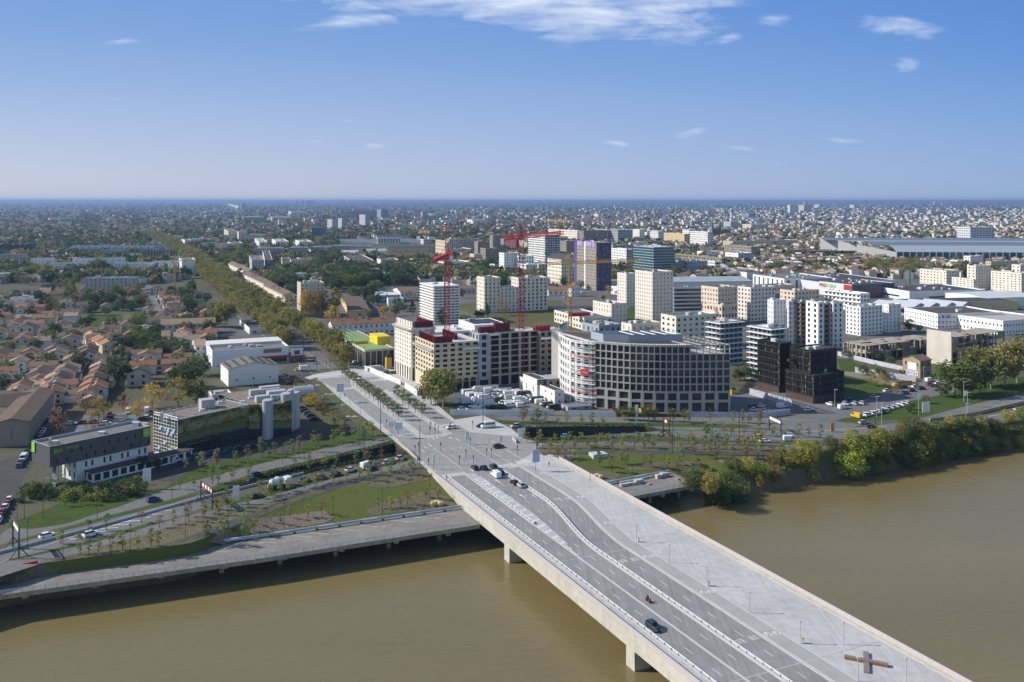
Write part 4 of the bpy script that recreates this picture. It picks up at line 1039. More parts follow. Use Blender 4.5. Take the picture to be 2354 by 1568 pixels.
for (xx, yy, top) in ((90,1288, h+1.5),(262,1245, h+2.6),(300,1225, h+3.2),(338,1195, h+1.2)):
    p = PC('B2', xx, yy); g = MB(); n = 12; r = 1.75 if xx != 300 else 1.0
    pts = [(p.x+r*math.cos(t), p.y+1.5+r*math.sin(t)) for t in [math.pi*1.0+k*math.pi/(n) for k in range(n+1)]]+[(p.x+r, p.y+5),(p.x-r, p.y+5)]
    g.prism(pts,0, top); g.build('stair_shaft', M_SHAFT, wg)
for (a, c, sx, sy, sz) in ((6,4,5,3,2.4),(14,8,7,4,3),(22,6,6,5,2),(10,16,12,3,2.5),(24,18,8,3,3),(30,12,5,4,2.2),(18,22,4,4,2)):
    p = Rw+u2*min(a, Lw-4)+v2*c; boxed((p.x, p.y, h),(sx, sy, sz), rz=math.atan2(u2.y, u2.x)).build('plant_room', RN.choice((M_GREY, M_PALEMET, M_SHAFT)), wg)
g = MB(); p = P(*cr('B2',350,850),6); a = p+Vector((8,3,0)); g.tube(p, a,2.6, n=14); g.build('storage_tank', M_STEEL, wg)
# --- warehouse with dotted skylights, low workshops
wr = gable('warehouse', 'white warehouse with a grey dotted roof behind the mirror glass office', 'warehouse', 'B1',2030,2100,2560,640,800, M_WHITE, M_ROOFG,62,2.4, 'L', nf=1, bay=9, ww=.1, wh=.1)
for i in range(6):
    for j in range(6):
        C_, u_, v_ = wr[1], wr[6], wr[7]; p = C_+u_*(wr[9]*(.08+.16*i))+v_*(wr[8]*(.1+.15*j)); k = abs(i*.16+.08-.5)*2; boxed((p.x, p.y, wr[5]+2.4*(1-k)+.22),(2.2,1.1, .12), rz=math.atan2(u_.y, u_.x)).build('skylight', M_ROOFD, wr[0])
BL('workshop', 'low workshop with grey flat roof and a window row behind the glass office', 'workshop', 'B1',1920,1955,2135,875,940, M_CREAM,1,3, .75, .4, 'dark', M_ROOFG,62)
# --- big white retail shed
rs = BL('retail_shed', 'large white retail shed with grey and white roof and red shop signs', 'shop building', None,473,488,663.3,806.5,844.2, M_CLADW,1,14, .1, .1, 'dark', M_ROOFG,66, par=1.0, units=6, winL=False, winR=False)
C, L, B, Rr, h, u, v, dl, dr = rs[1:]
g = MB(); p = C+v*(dl*.55); g.obox(Vector((p.x, p.y, h-.95)), u*dr, v*(dl*.44),(0,0,1.3)); g.build('upper_roof', M_ROOFW, rs[0])
sg = panel(rs[0], 'shop_sign', Rr-u*9-v*.15+Vector((0,0, h-2.2)), u,10,2.2, M_BROWN, .15); sign_text(sg, 'STOKO',2.2, Rr-u*9-v*.3+Vector((0,0, h-2.2)), u, mat('rust_orange_lettering',(.45, .12, .06)))
oboxed(Rr-u*24-v*1.8+Vector((0,0,2.9)), u*24, v*1.8,(0,0,1.0)).build('red_canopy', M_REDP, rs[0])
oboxed(Rr-u*30-v*.3+Vector((0,0, .3)), u*29, v*.3,(0,0,2.3)).build('shopfront', G_DARK, rs[0])
oboxed(Rr-u*30-v*3+Vector((0,0,0)), u*30, v*2.5,(0,0, .4)).build('entrance_step', M_CONC, rs[0])
BL('annexe_building', 'low white building with dark flat roof behind the retail shed by the avenue', 'shop building', 'B2',-150,-60,220,262,318, M_WHITE,1,6, .4, .3, 'dark', M_ROOFD,66)
hb = thing('billboard', 'large white and red advertising billboard beside the retail shed', 'billboard', PC('B2',378,570),0, final=True)
p = PC('B2',378,570); panel(hb, 'panel', p+Vector((0,0,5)), V,7,5.4, M_WHITE, .3); panel(hb, 'red_band', p+Vector((0,-.3,3)), V,6.8,1.2, M_REDP, .2)
panel(hb, 'dark_patch', p+Vector((0,-.3,5.4)), V,3,2.2, M_DGREY, .2)
for s in (-3,3): g = MB(); q_ = p+V*s; g.box((q_.x, q_.y,0),(.3, .3,5)); g.build('post', M_DARKM, hb)
hb = thing('shop_sign_board', 'dark advertising board beside the boulevard kerb', 'sign', PC('B2',500,590),0, final=True)
p = PC('B2',500,590); panel(hb, 'panel', p+Vector((0,0,2.4)), V,6,2.8, M_DGREY, .25); panel(hb, 'stripe', p+Vector((0,-.2,2.6)), V,4.4, .5, M_WHITE, .2)
# --- sports hall with turf pitch on the roof
sh = BL('sports_hall', 'glazed sports hall with a green turf pitch on its roof', 'sports hall', 'B2',690,1000,1272,460,615, M_BEIGE,1,3.6, .84, .9, 'dark', M_TURF,65, par=.5, units=0, sill=.02, depth=.7, mull=1, cap=90)
C, L, B, Rr, h, u, v, dl, dr = sh[1:]
g = MB(); n = 0
for k in range(12):
    p = C+v*(dl*(.32+.68*k/11))+u*1.2; boxed((p.x, p.y, h),(.16, .16,6.0)).build('fence_post', M_POLE, sh[0])
    p = p+u*(dr*.45); boxed((p.x, p.y, h),(.16, .16,6.0)).build('fence_post', M_POLE, sh[0])
for s in (0,1):
    g = MB(); a = C+v*(dl*.32)+u*(1.2+dr*.45*s); 
    for z in (2,4,5.9): g.tube(a+Vector((0,0, h+z)), a+v*(dl*.68)+Vector((0,0, h+z)), .04, n=4)
    g.build('net_cable', M_POLE, sh[0])
g = MB(); p = C+u*(dr*.72)+v*(dl*.22); g.obox(Vector((p.x, p.y, h-.5)), u*8, v*16,(0,0,4.6)); g.build('stair_box', mat('bright_yellow_cladding',(.80, .60, .02), .6, .3), sh[0])
oboxed(C+v*(dl*.31)+u*1+Vector((0,0, h-.5)), u*(dr*.46), v*.3,(0,0,1.6)).build('pitch_kerb', M_YEL, sh[0])
g = MB()
for k in (.36, .66, .96): a = C+v*(dl*k)+u*2+Vector((0,0, h-.49)); g.quad(a, a+u*dr*.42, a+u*dr*.42+v*.2, a+v*.2)
a = C+v*(dl*.36)+u*2+Vector((0,0, h-.49)); g.quad(a, a+u*.2, a+u*.2+v*dl*.6, a+v*dl*.6); g.build('pitch_lines', M_WHITE, sh[0])
gable('terraced_block', 'long cream block of flats with red tiled roof behind the sports hall', 'apartment block', 'B2',668,700,1275,232,300, M_HWALLW, M_TILEO,67,2.6, 'R', h=8.5, nf=2, bay=3.6, ww=.3, wh=.4, chim=8)
# --- white ten storey block under construction
wb1 = BL('unfinished_tower', 'tall white apartment block under construction with red formwork on its roof', 'apartment block', 'B2',1275,1428,1645,262,745, M_PREC,9,3.3, .36, .44, 'open', M_SLAB,62, gf=(7.5, .5), par=.3, units=0, mull=0, depth=.5, cap=100)
C, L, B, Rr, h, u, v, dl, dr = wb1[1:]
g = MB(); wn = []; a = C+v*1.5+u*1; 
facade(g, L-v*.5+u*1, a, h,1,3.0,6, .25, .8, wn, .1, .4); facade(g, a, a+u*(dr*.35), h,1,3.0,3, .3, .6, wn); g.build('upper_storey', M_PREC, wb1[0]); put_windows(wb1[0], wn)
def platform(root, a, c, z, out=1.6):
    ax = (c-a).normalized(); n = Vector((ax.y,-ax.x,0)); g = MB(); g.obox(Vector((a.x, a.y, z)), c-a, n*out,(0,0, .15)); g.obox(Vector((a.x, a.y, z+.15))+n*out, c-a, n*.06,(0,0,1.0)); g.build('work_platform', M_STEEL, root)
platform(wb1[0], L, C, h-1.2); platform(wb1[0], C, Rr, h-1.2)
def formwork(desc, p, ax, w, hh=3.0, dp=1.2, m=M_REDF):
    t = thing('formwork', desc, 'formwork', p,0, final=True); ax = Vector(ax).normalized(); n = Vector((ax.y,-ax.x,0))
    for s in (0,1):
        pn = oboxed(p-ax*w/2-n*(dp*s), ax*w, n*.16,(0,0, hh)).build('panel', m, t)
    k = -w/2+.3
    while k < w/2:
        oboxed(p+ax*k+n*.17, ax*.12, n*.5,(0,0, hh+.3)).build('brace', m, t); k += 1.5
    oboxed(p-ax*w/2+Vector((0,0, hh-.6)), ax*w,-n*dp,(0,0, .12)).build('walkway', M_WOODG, t)
    for k in range(int(w/2)):
        g = MB(); q_ = p-ax*w/2+ax*(k*2+.6)-n*RN.uniform(.2,1); g.obox(Vector((q_.x, q_.y, p.z+hh+.12)), ax*.1, n*.1,(0,0,1.2)); g.build('handrail_post', M_STEEL, t)
ZV = Vector((0,0,1))
formwork('red formwork on the roof of the tall white unfinished block, front side', C+u*(dr*.56)+v*1.2+ZV*(h-.3), u, dr*.8,3.4)
formwork('red formwork on the roof of the tall white unfinished block, back corner', C+u*(dr*.9)+v*(dl*.5)+ZV*(h-.3),-v, dl*.7,2.8)
# low arcaded wing between the two
low = BL('arcade_wing', 'low white colonnaded wing between the tall white and the sandy unfinished blocks', 'building', 'B2',1428,1560,1640,560,790, M_PREC,2,3.3, .5, .5, 'open', M_SLAB,62, gf=(6, .55), par=.3, units=0, mull=0, depth=.5)
# --- sandy block with arches
yb1 = BL('sandy_block', 'sandy yellow unfinished apartment block with three tall arches at its foot', 'apartment block', 'B2',1465,1635,2052,402,850, M_YELC,7,4.0, .58, .52, 'open', M_SLAB,65, par=.3, gf=(6.2, .001), units=0, mull=2, depth=.5, cap=100)
C, L, B, Rr, h, u, v, dl, dr = yb1[1:]
nrm = Vector((u.y,-u.x,0)); arr = mat('arch_stone',(.50, .42, .27), .85, .3)
for k in range(4):
    cc = C+u*(dr*(.40+.155*k)); g = MB(); r = dr*.062; n = 12; z0 = 4.2
    pts = [(-r,0),(r,0),(r, z0)]+[(r*math.cos(t), z0+r*math.sin(t)) for t in [math.pi*j/n for j in range(1, n)]]+[(-r, z0)]
    g.ngon([tuple(cc+u*a+nrm*.03+ZV*c) for a, c in pts]); g.build('arch_opening', G_OPEN, yb1[0])
    g = MB()
    for j in range(n):
        t0, t1 = math.pi*j/n, math.pi*(j+1)/n
        q4 = [(r*math.cos(t0), z0+r*math.sin(t0)),((r+.35)*math.cos(t0), z0+(r+.35)*math.sin(t0)),((r+.35)*math.cos(t1), z0+(r+.35)*math.sin(t1)),(r*math.cos(t1), z0+r*math.sin(t1))]
        g.quad(*[tuple(cc+u*a+nrm*.2+ZV*c) for a, c in q4])
    g.obox(cc-u*r+nrm*.04+ZV*(z0-.2), u*2*r, nrm*.1,(0,0, .25)); g.build('arch_ring', arr, yb1[0])
for k in range(4): oboxed(C+u*(dr*(.32+.155*k))+nrm*.05, u*1.0, nrm*.06,(0,0, .9)).build('blue_protection', mat('sky_blue_sheet',(.03, .30, .55), .6, .3), yb1[0])
platform(yb1[0], L, C, h-3.9); platform(yb1[0], C+u*(dr*.6), Rr, h-3.9)
for i,(a, c, w, d) in enumerate(((.22,1.0, .5, u),(.04, .45, .7,-v),(.60, .6, .22,-v))):
    formwork('red formwork on the roof of the sandy block with arches, '+('front edge', 'left edge', 'middle')[i], C+u*(dr*a)+v*(1.5 if i == 0 else dl*c)+ZV*(h-.3), d,(dr*.42, dl*.75, dl*.6)[i],3.2)
# --- grey concrete frame, same street front
cf = BL('concrete_block', 'wide unfinished concrete block with deep square bays beside the sandy block', 'apartment block', None,1080,1103,1240,768,890.5, M_GREYC,7,5.1, .8, .82, 'open', M_SLAB,65, gf=(5.5, .8), par=.3, units=0, mull=0, depth=1.5, cap=100, sill=.1)
C, L, B, Rr, h, u, v, dl, dr = cf[1:]
formwork('red formwork on the roof of the concrete block, left group', C+u*(dr*.14)+v*3+ZV*(h-.3), u, dr*.24,3.2)
formwork('red formwork on the roof of the concrete block, large right group', C+u*(dr*.42)+v*4+ZV*(h+.2), u, dr*.26,4.0)
oboxed(C+u*(dr*.12)+v*4+ZV*(h-.29), u*(dr*.5), v*6,(0,0,1.0)).build('roof_formwork_deck', M_WOODG, cf[0])
platform(cf[0], C, C+u*(dr*.3), h-1.0)
for i in range(8):
    g = MB(); s = RN.uniform(.05, .95); g.box(tuple(C+u*(dr*s)+v*RN.uniform(2,8)+ZV*(h-.3)),(RN.uniform(.5,3), .5, RN.uniform(.5,1.5))); g.build('material_stack', RN.choice((M_WOOD, M_STEEL, M_WOODG)), cf[0])
cf2 = BL('concrete_wing', 'unfinished grey wing with tall narrow windows left of the scaffolded round building', 'apartment block', None,1238,1240.5,1300,762,880, M_TAUPE,7,3.7, .5, .55, 'open', M_SLAB,65, gf=(5, .6), par=.3, units=0, mull=0, depth=.6, dl=14)
C, L, B, Rr, h, u, v, dl, dr = cf2[1:]
formwork('bright red formwork on the roof of the grey wing beside the scaffolding', C+u*(dr*.2)+v*3+ZV*(h-.3), u, dr*.6,2.6,2, M_RED); platform(cf2[0], C, Rr, h-4)
# narrow grey infill front
nb = BL('narrow_block', 'narrow blue grey slice of flats between the sandy and the concrete blocks', 'apartment block', None,1095,1100.5,1125,768.5,893, M_BLUEG,6,4.2, .42, .62, 'open', M_SLAB,65, gf=(4.5, .8), par=.3, units=0, depth=.4, dl=9, wallR=None, mull=2)
# --- curved office building (grey grid) and its scaffolded round neighbour
OFF = crp('B3',(762,990),(865,1001),(970,1014),(1085,1026),(1200,1032),(1310,1036),(1420,1038),(1530,1038),(1640,1037),(1760,1036),(1880,1034),(2008,1032))
op = [P(*q) for q in OFF]; ho = 29.4
ofc = thing('curved_office', 'large curved office building with a grey grid front and dark glass', 'office building', op[5],0, final=True)
back = [op[-1]+U*30, op[0]+U*42]; FOOT.append([(p.x, p.y) for p in op+back])
b = MB(); wins = []; M_OFC = mat('office_precast',(.36, .35, .33), .8, .3, noise=(.3, .06))
for k in range(len(op)-1):
    a, c = op[k], op[k+1]
    facade(b, a, c,0,0,3,1, .7, .8, wins, gf=(4.9, .72), z_top=4.9, depth=.9, kind='dark', mull=3)
    w2 = []; facade(b, a, c,4.9,1,4.1,1, .72, .74, wins, .12, .9, mull=3)
    facade(b, a, c,9.0,6 if k < 8 else 5,3.3,2, .80, .84, wins, .08, .75, mull=0, z_top=None)
    if k < 8: b.quad((a.x, a.y,28.8),(c.x, c.y,28.8),(c.x, c.y, ho),(a.x, a.y, ho))
rr = op[-1]; b.quad((rr.x, rr.y,0),(back[0].x, back[0].y,0),(back[0].x, back[0].y,25.5),(rr.x, rr.y,25.5))
b.quad(tuple(back[0]), tuple(back[1]),(back[1].x, back[1].y, ho),(back[0].x, back[0].y, ho)); b.quad(tuple(back[1]), tuple(op[0]),(op[0].x, op[0].y, ho),(back[1].x, back[1].y, ho))
b.build('wall', M_OFC, ofc); put_windows(ofc, wins,100)
g = MB(); g.ngon([(p.x, p.y,28.7) for p in op[:9]]+[(p.x, p.y,28.7) for p in (op[8]+U*31, op[0]+U*42)]); g.build('roof', M_ROOFB, ofc)
g = MB(); g.ngon([(p.x, p.y,25.5) for p in op[8:]+[op[-1]+U*30, op[8]+U*31]]); g.build('terrace_roof', M_ROOFL, ofc)
# open pergola frame at the right hand top corner
g = MB()
for k in range(8, len(op)):
    a = op[k]
    for z0_, hh in ((25.5,3.9),): g.obox(Vector((a.x-.2, a.y, z0_)), V*.4, U*.4,(0,0, hh))
    g.obox(Vector((a.x-.2, a.y,29.0)), V*.4, U*28,(0,0, .4))
for k in range(8, len(op)-1):
    a, c = op[k], op[k+1]
    for j in range(1,4): q_ = a+(c-a)*j/4; g.obox(Vector((q_.x-.12, q_.y,25.5)), V*.24, U*.24,(0,0,3.5)) if j == 2 else None
    g.obox(Vector((a.x, a.y,29.0)), c-a, U*.4,(0,0, .4)); 
for j in range(1,9): g.obox(Vector((rr.x, rr.y,25.5))+U*(j*3.4),-V*.3, U*.3,(0,0,3.5)); g.obox(Vector((rr.x, rr.y,29.0))+U*(j*3.4),-V*9, U*.3,(0,0, .38))
g.build('roof_pergola', M_OFC, ofc)
g = MB(); p0 = P(*cr('B3',870,395),28.7); p0.z = 28.7; q_ = P(*cr('B3',1075,392),28.7); q2 = P(*cr('B3',1570,385),28.7)
pen = [q_, q2, q2+U*14, p0+U*14, p0+U*3]; g.prism([(p.x, p.y) for p in pen],28.7,32.2, top=False); g.ngon([(p.x, p.y,30.2) for p in pen]); g.build('rooftop_screen', M_BLUEG, ofc)
for k in range(5): g = MB(); a = q_+(q2-q_)*(.1+.2*k); g.obox(Vector((a.x, a.y,31.9)), V*.4, U*13,(0,0, .3)); g.build('screen_beam', M_WHITE, ofc)
g = MB()
for k in range(8):
    a, c = op[k], op[k+1]
    for j in range(5): q_ = a+(c-a)*(j/5)+U*1.6; g.ball((q_.x, q_.y,29.1), .55,6,4)
o = g.build('gravel_sacks', M_WHITE, ofc); o['kind'] = 'stuff'
panel(ofc, 'timber_boarding', op[4]+(op[5]-op[4])*.5+V*0-U*-.2+ZV*2.6, op[5]-op[4],5,2.4, M_WOOD, .1)
# round scaffolded building
DR = crp('B3',(428,800),(440,850),(462,890),(500,925),(545,952),(600,970),(660,982),(752,992))
dp = [P(*q) for q in DR]; rd = thing('round_building', 'round white building wrapped in scaffolding, left of the curved office', 'office building', dp[4],0, final=True)
bk = [dp[-1]+U*34, dp[0]+U*20+V*16, dp[0]+U*7+V*3]; FOOT.append([(p.x, p.y) for p in dp+bk]); b = MB(); wins = []
for k in range(len(dp)-1): facade(b, dp[k]+U*1.6, dp[k+1]+U*1.6,0,8,3.6, max(1, round((dp[k+1]-dp[k]).length/3.4)), .5, .55, wins, mull=0, z_top=29.3, kind='open')
for a, c in ((dp[-1]+U*1.6, bk[0]),(bk[0], bk[1]),(bk[1], bk[2]),(bk[2], dp[0]+U*1.6)): b.quad((a.x, a.y,0),(c.x, c.y,0),(c.x, c.y,29.3),(a.x, a.y,29.3))
b.build('wall', mat('pale_grey_wall',(.6, .6, .6), .85, .3), rd); put_windows(rd, wins,60)
g = MB(); g.ngon([(p.x, p.y,28.6) for p in [q+U*1.6 for q in dp]+bk]); g.build('roof', M_ROOFB, rd)
sc = thing('scaffolding', 'white and red scaffolding around the round building', 'scaffolding', dp[4],0, final=True)
for i in range(1,15):
    g = MB()
    for k in range(len(dp)-1):
        a, c = dp[k], dp[k+1]; n = (c-a).normalized(); n = Vector((n.y,-n.x,0)); g.obox(Vector((a.x, a.y, i*2.0)), c-a,-n*1.2,(0,0, .22))
        if RN.random() < .75: g.obox(Vector((a.x, a.y, i*2.0+.14)),(c-a)*RN.choice((.5,1,1)), n*.05,(0,0, .35))
        g.obox(Vector((a.x, a.y, i*2.0+.95)), c-a, n*.05,(0,0, .14))
    g.build('scaffold_deck',(M_WHITE, M_STEEL, M_WHITE, mat('pink_boards',(.55, .20, .20), .8, .3))[i % 4 if i % 8 == 3 else i % 3], sc)
ms = []
for k in range(len(dp)-1):
    a, c = dp[k], dp[k+1]; nn = max(1, int((c-a).length/2.3))
    for j in range(nn): ms.append(frame(a+(c-a)*(j/nn), V))
many('scaffold_pole', boxmesh('scaffold_pole',(.16, .16,30.5), M_STEEL), ms, sc)
bn = thing('banner', 'small red banner on the scaffolding of the round building', 'banner', dp[6],0, final=True); a = dp[6]+(dp[6]-dp[5])*.1; panel(bn, 'cloth', a+ZV*15.5+Vector((0,-.4,0)), dp[6]-dp[5],4.6,2.6, M_REDP, .06); sign_text(bn, 'SPIE BATIGNOLLES', .42, a+ZV*15.5+Vector((.1,-.6,0)), dp[6]-dp[5], M_WHITE)
# --- white site cabins stacked in rows beside the vans
cab = BL('site_cabins', 'long row of stacked white site cabins with dark roofs beside the parked vans', 'site cabins', None,1194,1275,1297,898.5,931.5, mat('cabin_white',(.70, .70, .68), .7, .3, noise=(.3, .06)),2,6.0, .16, .3, 'dark', M_ROOFD,65, par=.1, units=0)
cab2 = BL('site_cabin', 'upper white site cabin carrying the dark green company sign', 'site cabin', None,1202,1234,1258,872,902, MATS['cabin_white'],1,6, .1, .3, 'dark', M_ROOFD,65, par=.1, units=0, h=9.0, winR=False, z0=0)
C, L, B, Rr, h, u, v, dl, dr = cab2[1:]
sg = panel(cab2[0], 'sign',(C+Rr)/2-v*.12+ZV*(h-1.6), u, dr*.92,2.4, mat('dark_green_sign',(.02, .07, .07), .6, .3), .1); sign_text(sg, 'Bouygues', .85,(C+Rr)/2-v*.25-u*.8+ZV*(h-1.2), u, M_WHITE); sign_text(sg, 'Immobilier', .7,(C+Rr)/2-v*.25-u*.8+ZV*(h-2.1), u, M_WHITE); sign_text(sg, '3',1.9,(C+Rr)/2-v*.25+u*2.2+ZV*(h-1.6), u, M_GREEN)
BL('site_hut', 'low white site hut with dark roof in front of the concrete block', 'site hut', None,1088,1091,1146,889,906, MATS['cabin_white'],1,4, .3, .4, 'dark', M_ROOFD,67, par=.1, units=0)
BL('site_hut', 'grey roofed site huts at the foot of the curved office behind the hoarding', 'site hut', None,1290,1305,1362,936,945, M_BLUEG,1,5, .3, .4, 'dark', M_ROOFG,70, par=.1, units=0)
BL('site_wall_block', 'concrete block wall with openings between the cabins and the scaffolding', 'wall', None,1234,1258,1290,872,908, M_TAUPE,2,4, .4, .4, 'open', M_BLUEG,65, par=.1, units=0)
# --- twin black clad buildings
def slats(root, A_, B_, z0, z1, nmat, n, nm='facade_fins'):
    g = MB(); A_ = Vector((A_.x, A_.y,0)); d = Vector((B_.x, B_.y,0))-A_; Ln = d.length; d.normalize(); nn = Vector((d.y,-d.x,0))
    for k in range(n):
        if RN.random() < .12: continue
        g.obox(A_+d*(Ln*k/n)+Vector((0,0, z0)), d*.14, nn*.45,(0,0, z1-z0))
    return g.build(nm, nmat, root)
M_BLK = mat('black_cladding',(.030, .028, .030), .6, .4, noise=(.6, .3)); M_BLKF = mat('dark_fin',(.055, .05, .046), .6, .4, noise=(2., .5)); M_BRK = mat('dark_brick',(.08, .055, .045), .85, .3, noise=(1., .2))
for nm, args in (('right',(None,1806,1868.6,1940,861,928)),('upper',(None,1817,1861,1923,804.5,921)),('left',(None,1742,1790,1818,788,903))):
    root = None
    if nm == 'upper': root = rootR
    desc = 'stepped black clad office building with vertical fins nearest the car park' if nm == 'right' else 'taller black clad building with vertical fins left of the stepped one'
    bb = BL('black_office', desc, 'office building', *args, M_BLK,(4 if nm == 'right' else 4 if nm == 'upper' else 8),1.9, .55, .72, 'mix', M_ROOFD,62, par=.8, units=2, root=root, z0=0 if nm != 'upper' else 0, mull=0, depth=.3, gf=(3.2, .4) if nm != 'upper' else (13.0, .001), cap=50, dl=(None if nm != 'right' else None))
    if nm == 'right': rootR = bb[0]
    C, L, B, Rr, h, u, v, dl, dr = bb[1:]
    z0_ = 3.2 if nm != 'upper' else 13
    slats(bb[0], L, C, z0_, h, M_BLKF, int(dl/.8)); slats(bb[0], C, Rr, z0_, h, M_BLKF, int(dr/.8))
    for i in range(int((h-z0_)/3.1)+1):
        g = MB(); g.obox(C-v*.5-u*.5+ZV*(z0_+i*3.1), u*(dr+.6), v*.49,(0,0, .22)); g.obox(C-u*.5+ZV*(z0_+i*3.1), u*.49, v*dl,(0,0, .22)); g.build('floor_band', M_BLKF, bb[0])
    if nm != 'upper':
        g = MB(); g.obox(C-v*.04-u*.04, u*dr, v*.03,(0,0,3.1)); g.obox(C-u*.05, u*.04, v*dl,(0,0,3.1)); g.build('brick_base', M_BRK, bb[0])
for k in range(3):
    g = MB(); p = PC('B4',160,790)
    C_ = P(1812,915); g.obox(C_+ZV*(6+k*5.5)+V*.5, V*6.5, U*1.5+ZV*0,(0,0,1.1)); g.build('link_stair', M_DARKM, rootR)
# --- blue grey flats with long white balconies
M_NB = mat('blue_facade',(.17, .20, .25), .55, .4, noise=(.4, .1))
bal1 = BL('balcony_flats', 'blue grey flats with long white balconies behind the curved office, left one', 'apartment block', 'B3',1800,1915,2120,205,600, M_NB,8,3.4, .62, .62, 'dark', M_ROOFG,60, par=.9, units=4, slabs=(M_WHITE,1.8, .35), cap=70)
bal2 = BL('balcony_flats', 'blue grey flats with long white planted balconies beside the black building, right one', 'apartment block', None,1722,1772,1802,754,880, M_NB,10,3.2, .62, .62, 'dark', M_ROOFG,60, par=.9, units=3, slabs=(M_WHITE,1.8, .35), cap=70)
bal3 = BL('balcony_flats', 'low dark blue glazed flats left of the white slabs', 'apartment block', 'B4',-90,20,145,240,420, M_NB,5,4.5, .75, .7, 'teal', M_ROOFD,60, par=.6, units=2, cap=40)
# --- the bare concrete ruin
def frame_ruin(name, desc, tagc, xL, xC, xR, yt, yb, nf, nx, ny, m, rdir=65, keep=.85):
    xL, yt2 = cr(tagc, xL, yt); xC_ = cr(tagc, xC,0)[0]; xR, yb = cr(tagc, xR, yb)
    C, L, B, Rr, h, dl, dr = geom(xL, xC_, xR, yt2, yb, rdir); t = thing(name, desc, 'ruined building', C,0, final=True); FOOT.append([(p.x, p.y) for p in (C, L, B, Rr)])
    u, v = (Rr-C)/dr,(L-C)/dl; fh = h/nf; cms = []
    for i in range(nf):
        g = MB()
        for a in range(nx):
            for c in range(ny):
                if RN.random() < keep or i == 0: g.obox(C+u*(dr*a/nx)+v*(dl*c/ny)+ZV*(fh*(i+1)-.35), u*(dr/nx+.0), v*(dl/ny),(0,0, .34 if i < nf-1 else .30))
        g.build('floor_slab', m, t)
        for a in range(nx+1):
            for c in range(ny+1):
                if RN.random() < .92: cms.append(frame(C+u*(dr*a/nx)+v*(dl*c/ny)+ZV*(fh*i), u, s=(1,1,(fh-.34)/3*(1 if RN.random() < .9 else 1.2))))
        g = MB()
        for a in range(nx):
            if RN.random() < .35: g.obox(C+u*(dr*a/nx)+v*.3+ZV*(fh*i), u*(dr/nx), v*.25,(0,0, fh*RN.choice((.4, .98, .4))))
        for c in range(ny):
            if RN.random() < .35: g.obox(C+v*(dl*c/ny)+u*.3+ZV*(fh*i), v*(dl/ny), u*.25,(0,0, fh*RN.choice((.4, .98, .4))))
        for _ in range(nx): a, c = RN.uniform(.1, .9), RN.uniform(.1, .9); g.obox(C+u*dr*a+v*dl*c+ZV*(fh*i),(u if RN.random() < .5 else v)*RN.uniform(2,6),(v if RN.random() < .5 else u)*.3,(0,0, fh*.95)) if 1 else 0
        if g.v: g.build('infill_wall', m, t)
    many('column', boxmesh('ruin_column',(.55, .55,3.0), m), cms, t)
    return t, C, L, Rr, h, u, v
M_RUIN = mat('weathered_ruin_concrete',(.46, .42, .35), .95, .2, noise=(.3, .35,1.), col2=(.27, .235, .18))
frame_ruin('ruin', 'bare concrete ruin of an unfinished building, low front part', 'B4',695,900,1560,420,560,2,12,5, M_RUIN,62, .8)
r2 = frame_ruin('ruin', 'bare concrete ruin with one blank pale wall, tall back part', 'B4',1465,1690,2170,345,610,4,9,3, M_RUIN,58, .9)
g = MB(); t_, C, L, Rr, h, u, v = r2; g.obox(C-u*.5, u*.45,(L-C),(0,0, h+3)); g.build('blank_wall', mat('pale_blank_wall',(.58, .55, .48), .9, .2, noise=(.2, .12)), t_)
hs = gable('derelict_house', 'derelict stone house with graffiti on its gable at the end of the ruin', 'house', 'B4',1240,1400,1500,560,720, mat('old_stone_wall',(.45, .36, .24), .95, .2, noise=(.4, .4), col2=(.28, .21, .14)), M_TILEB,62,2.0, 'R', nf=2, bay=4, ww=.25, wh=.4)
C, L, B, Rr, h, u, v, dl, dr = hs[1:]; panel(hs[0], 'white_patch', C+v*(dl*.45)-u*.12+ZV*(h*.62), v, dl*.5, h*.42, M_WHITE, .1)
gr = panel(hs[0], 'graffiti', C+v*(dl*.5)-u*.15+ZV*(h*.22), v, dl*.8, h*.28, mat('pale_graffiti',(.55, .60, .66), .8, .2, noise=(1.5, .4)), .08); sign_text(gr, 'AB CR3', h*.24, C+v*(dl*.5)-u*.32+ZV*(h*.22),-v, M_BLUEG)
# --- white slabs with brown recesses
def BW(desc, tagc, xL, xC, xR, yt, yb, wall=M_WHITE, nf=9, **k): return BL('apartment_block', desc, 'apartment block', tagc, xL, xC, xR, yt, yb, wall, nf, **k)
BW('tall white block with slit windows, leftmost of the white and brown trio', 'B4',-5,50,165,0,350, M_WHITE,9, bay=3.0, ww=.22, wh=.62, rdir=62, h=28, cap=60)
BW('slim white block behind brown recessed balconies, second of the trio', 'B4',175,190,262,6,350, M_WHITE,9, bay=3.2, ww=.3, wh=.6, rdir=62, h=28, cap=60)
BW('brown recess block with stacked loggias between the white slabs', 'B4',262,300,350,15,360, M_BROWN,9, bay=3.4, ww=.6, wh=.5, rdir=62, h=27.5, kind='open', cap=40, slabs=(M_BROWN, .8, .3, 'L'))
BW('bright white slab with a column of double windows, middle of the trio', 'B4',348,462,515,18,385, M_WHITE,9, bay=5.2, ww=.34, wh=.6, rdir=62, h=30, cap=60)
BW('dark brown recess block between the two brightest white slabs', 'B4',512,516,600,26,375, M_BROWN,9, bay=3.4, ww=.62, wh=.5, rdir=62, h=28.5, kind='open', cap=30)
BW('white slab with two rows of windows and a dark flank, right end of the trio', 'B4',566,600,690,20,372, M_WHITE,9, bay=4.0, ww=.36, wh=.6, rdir=62, h=29, cap=60)
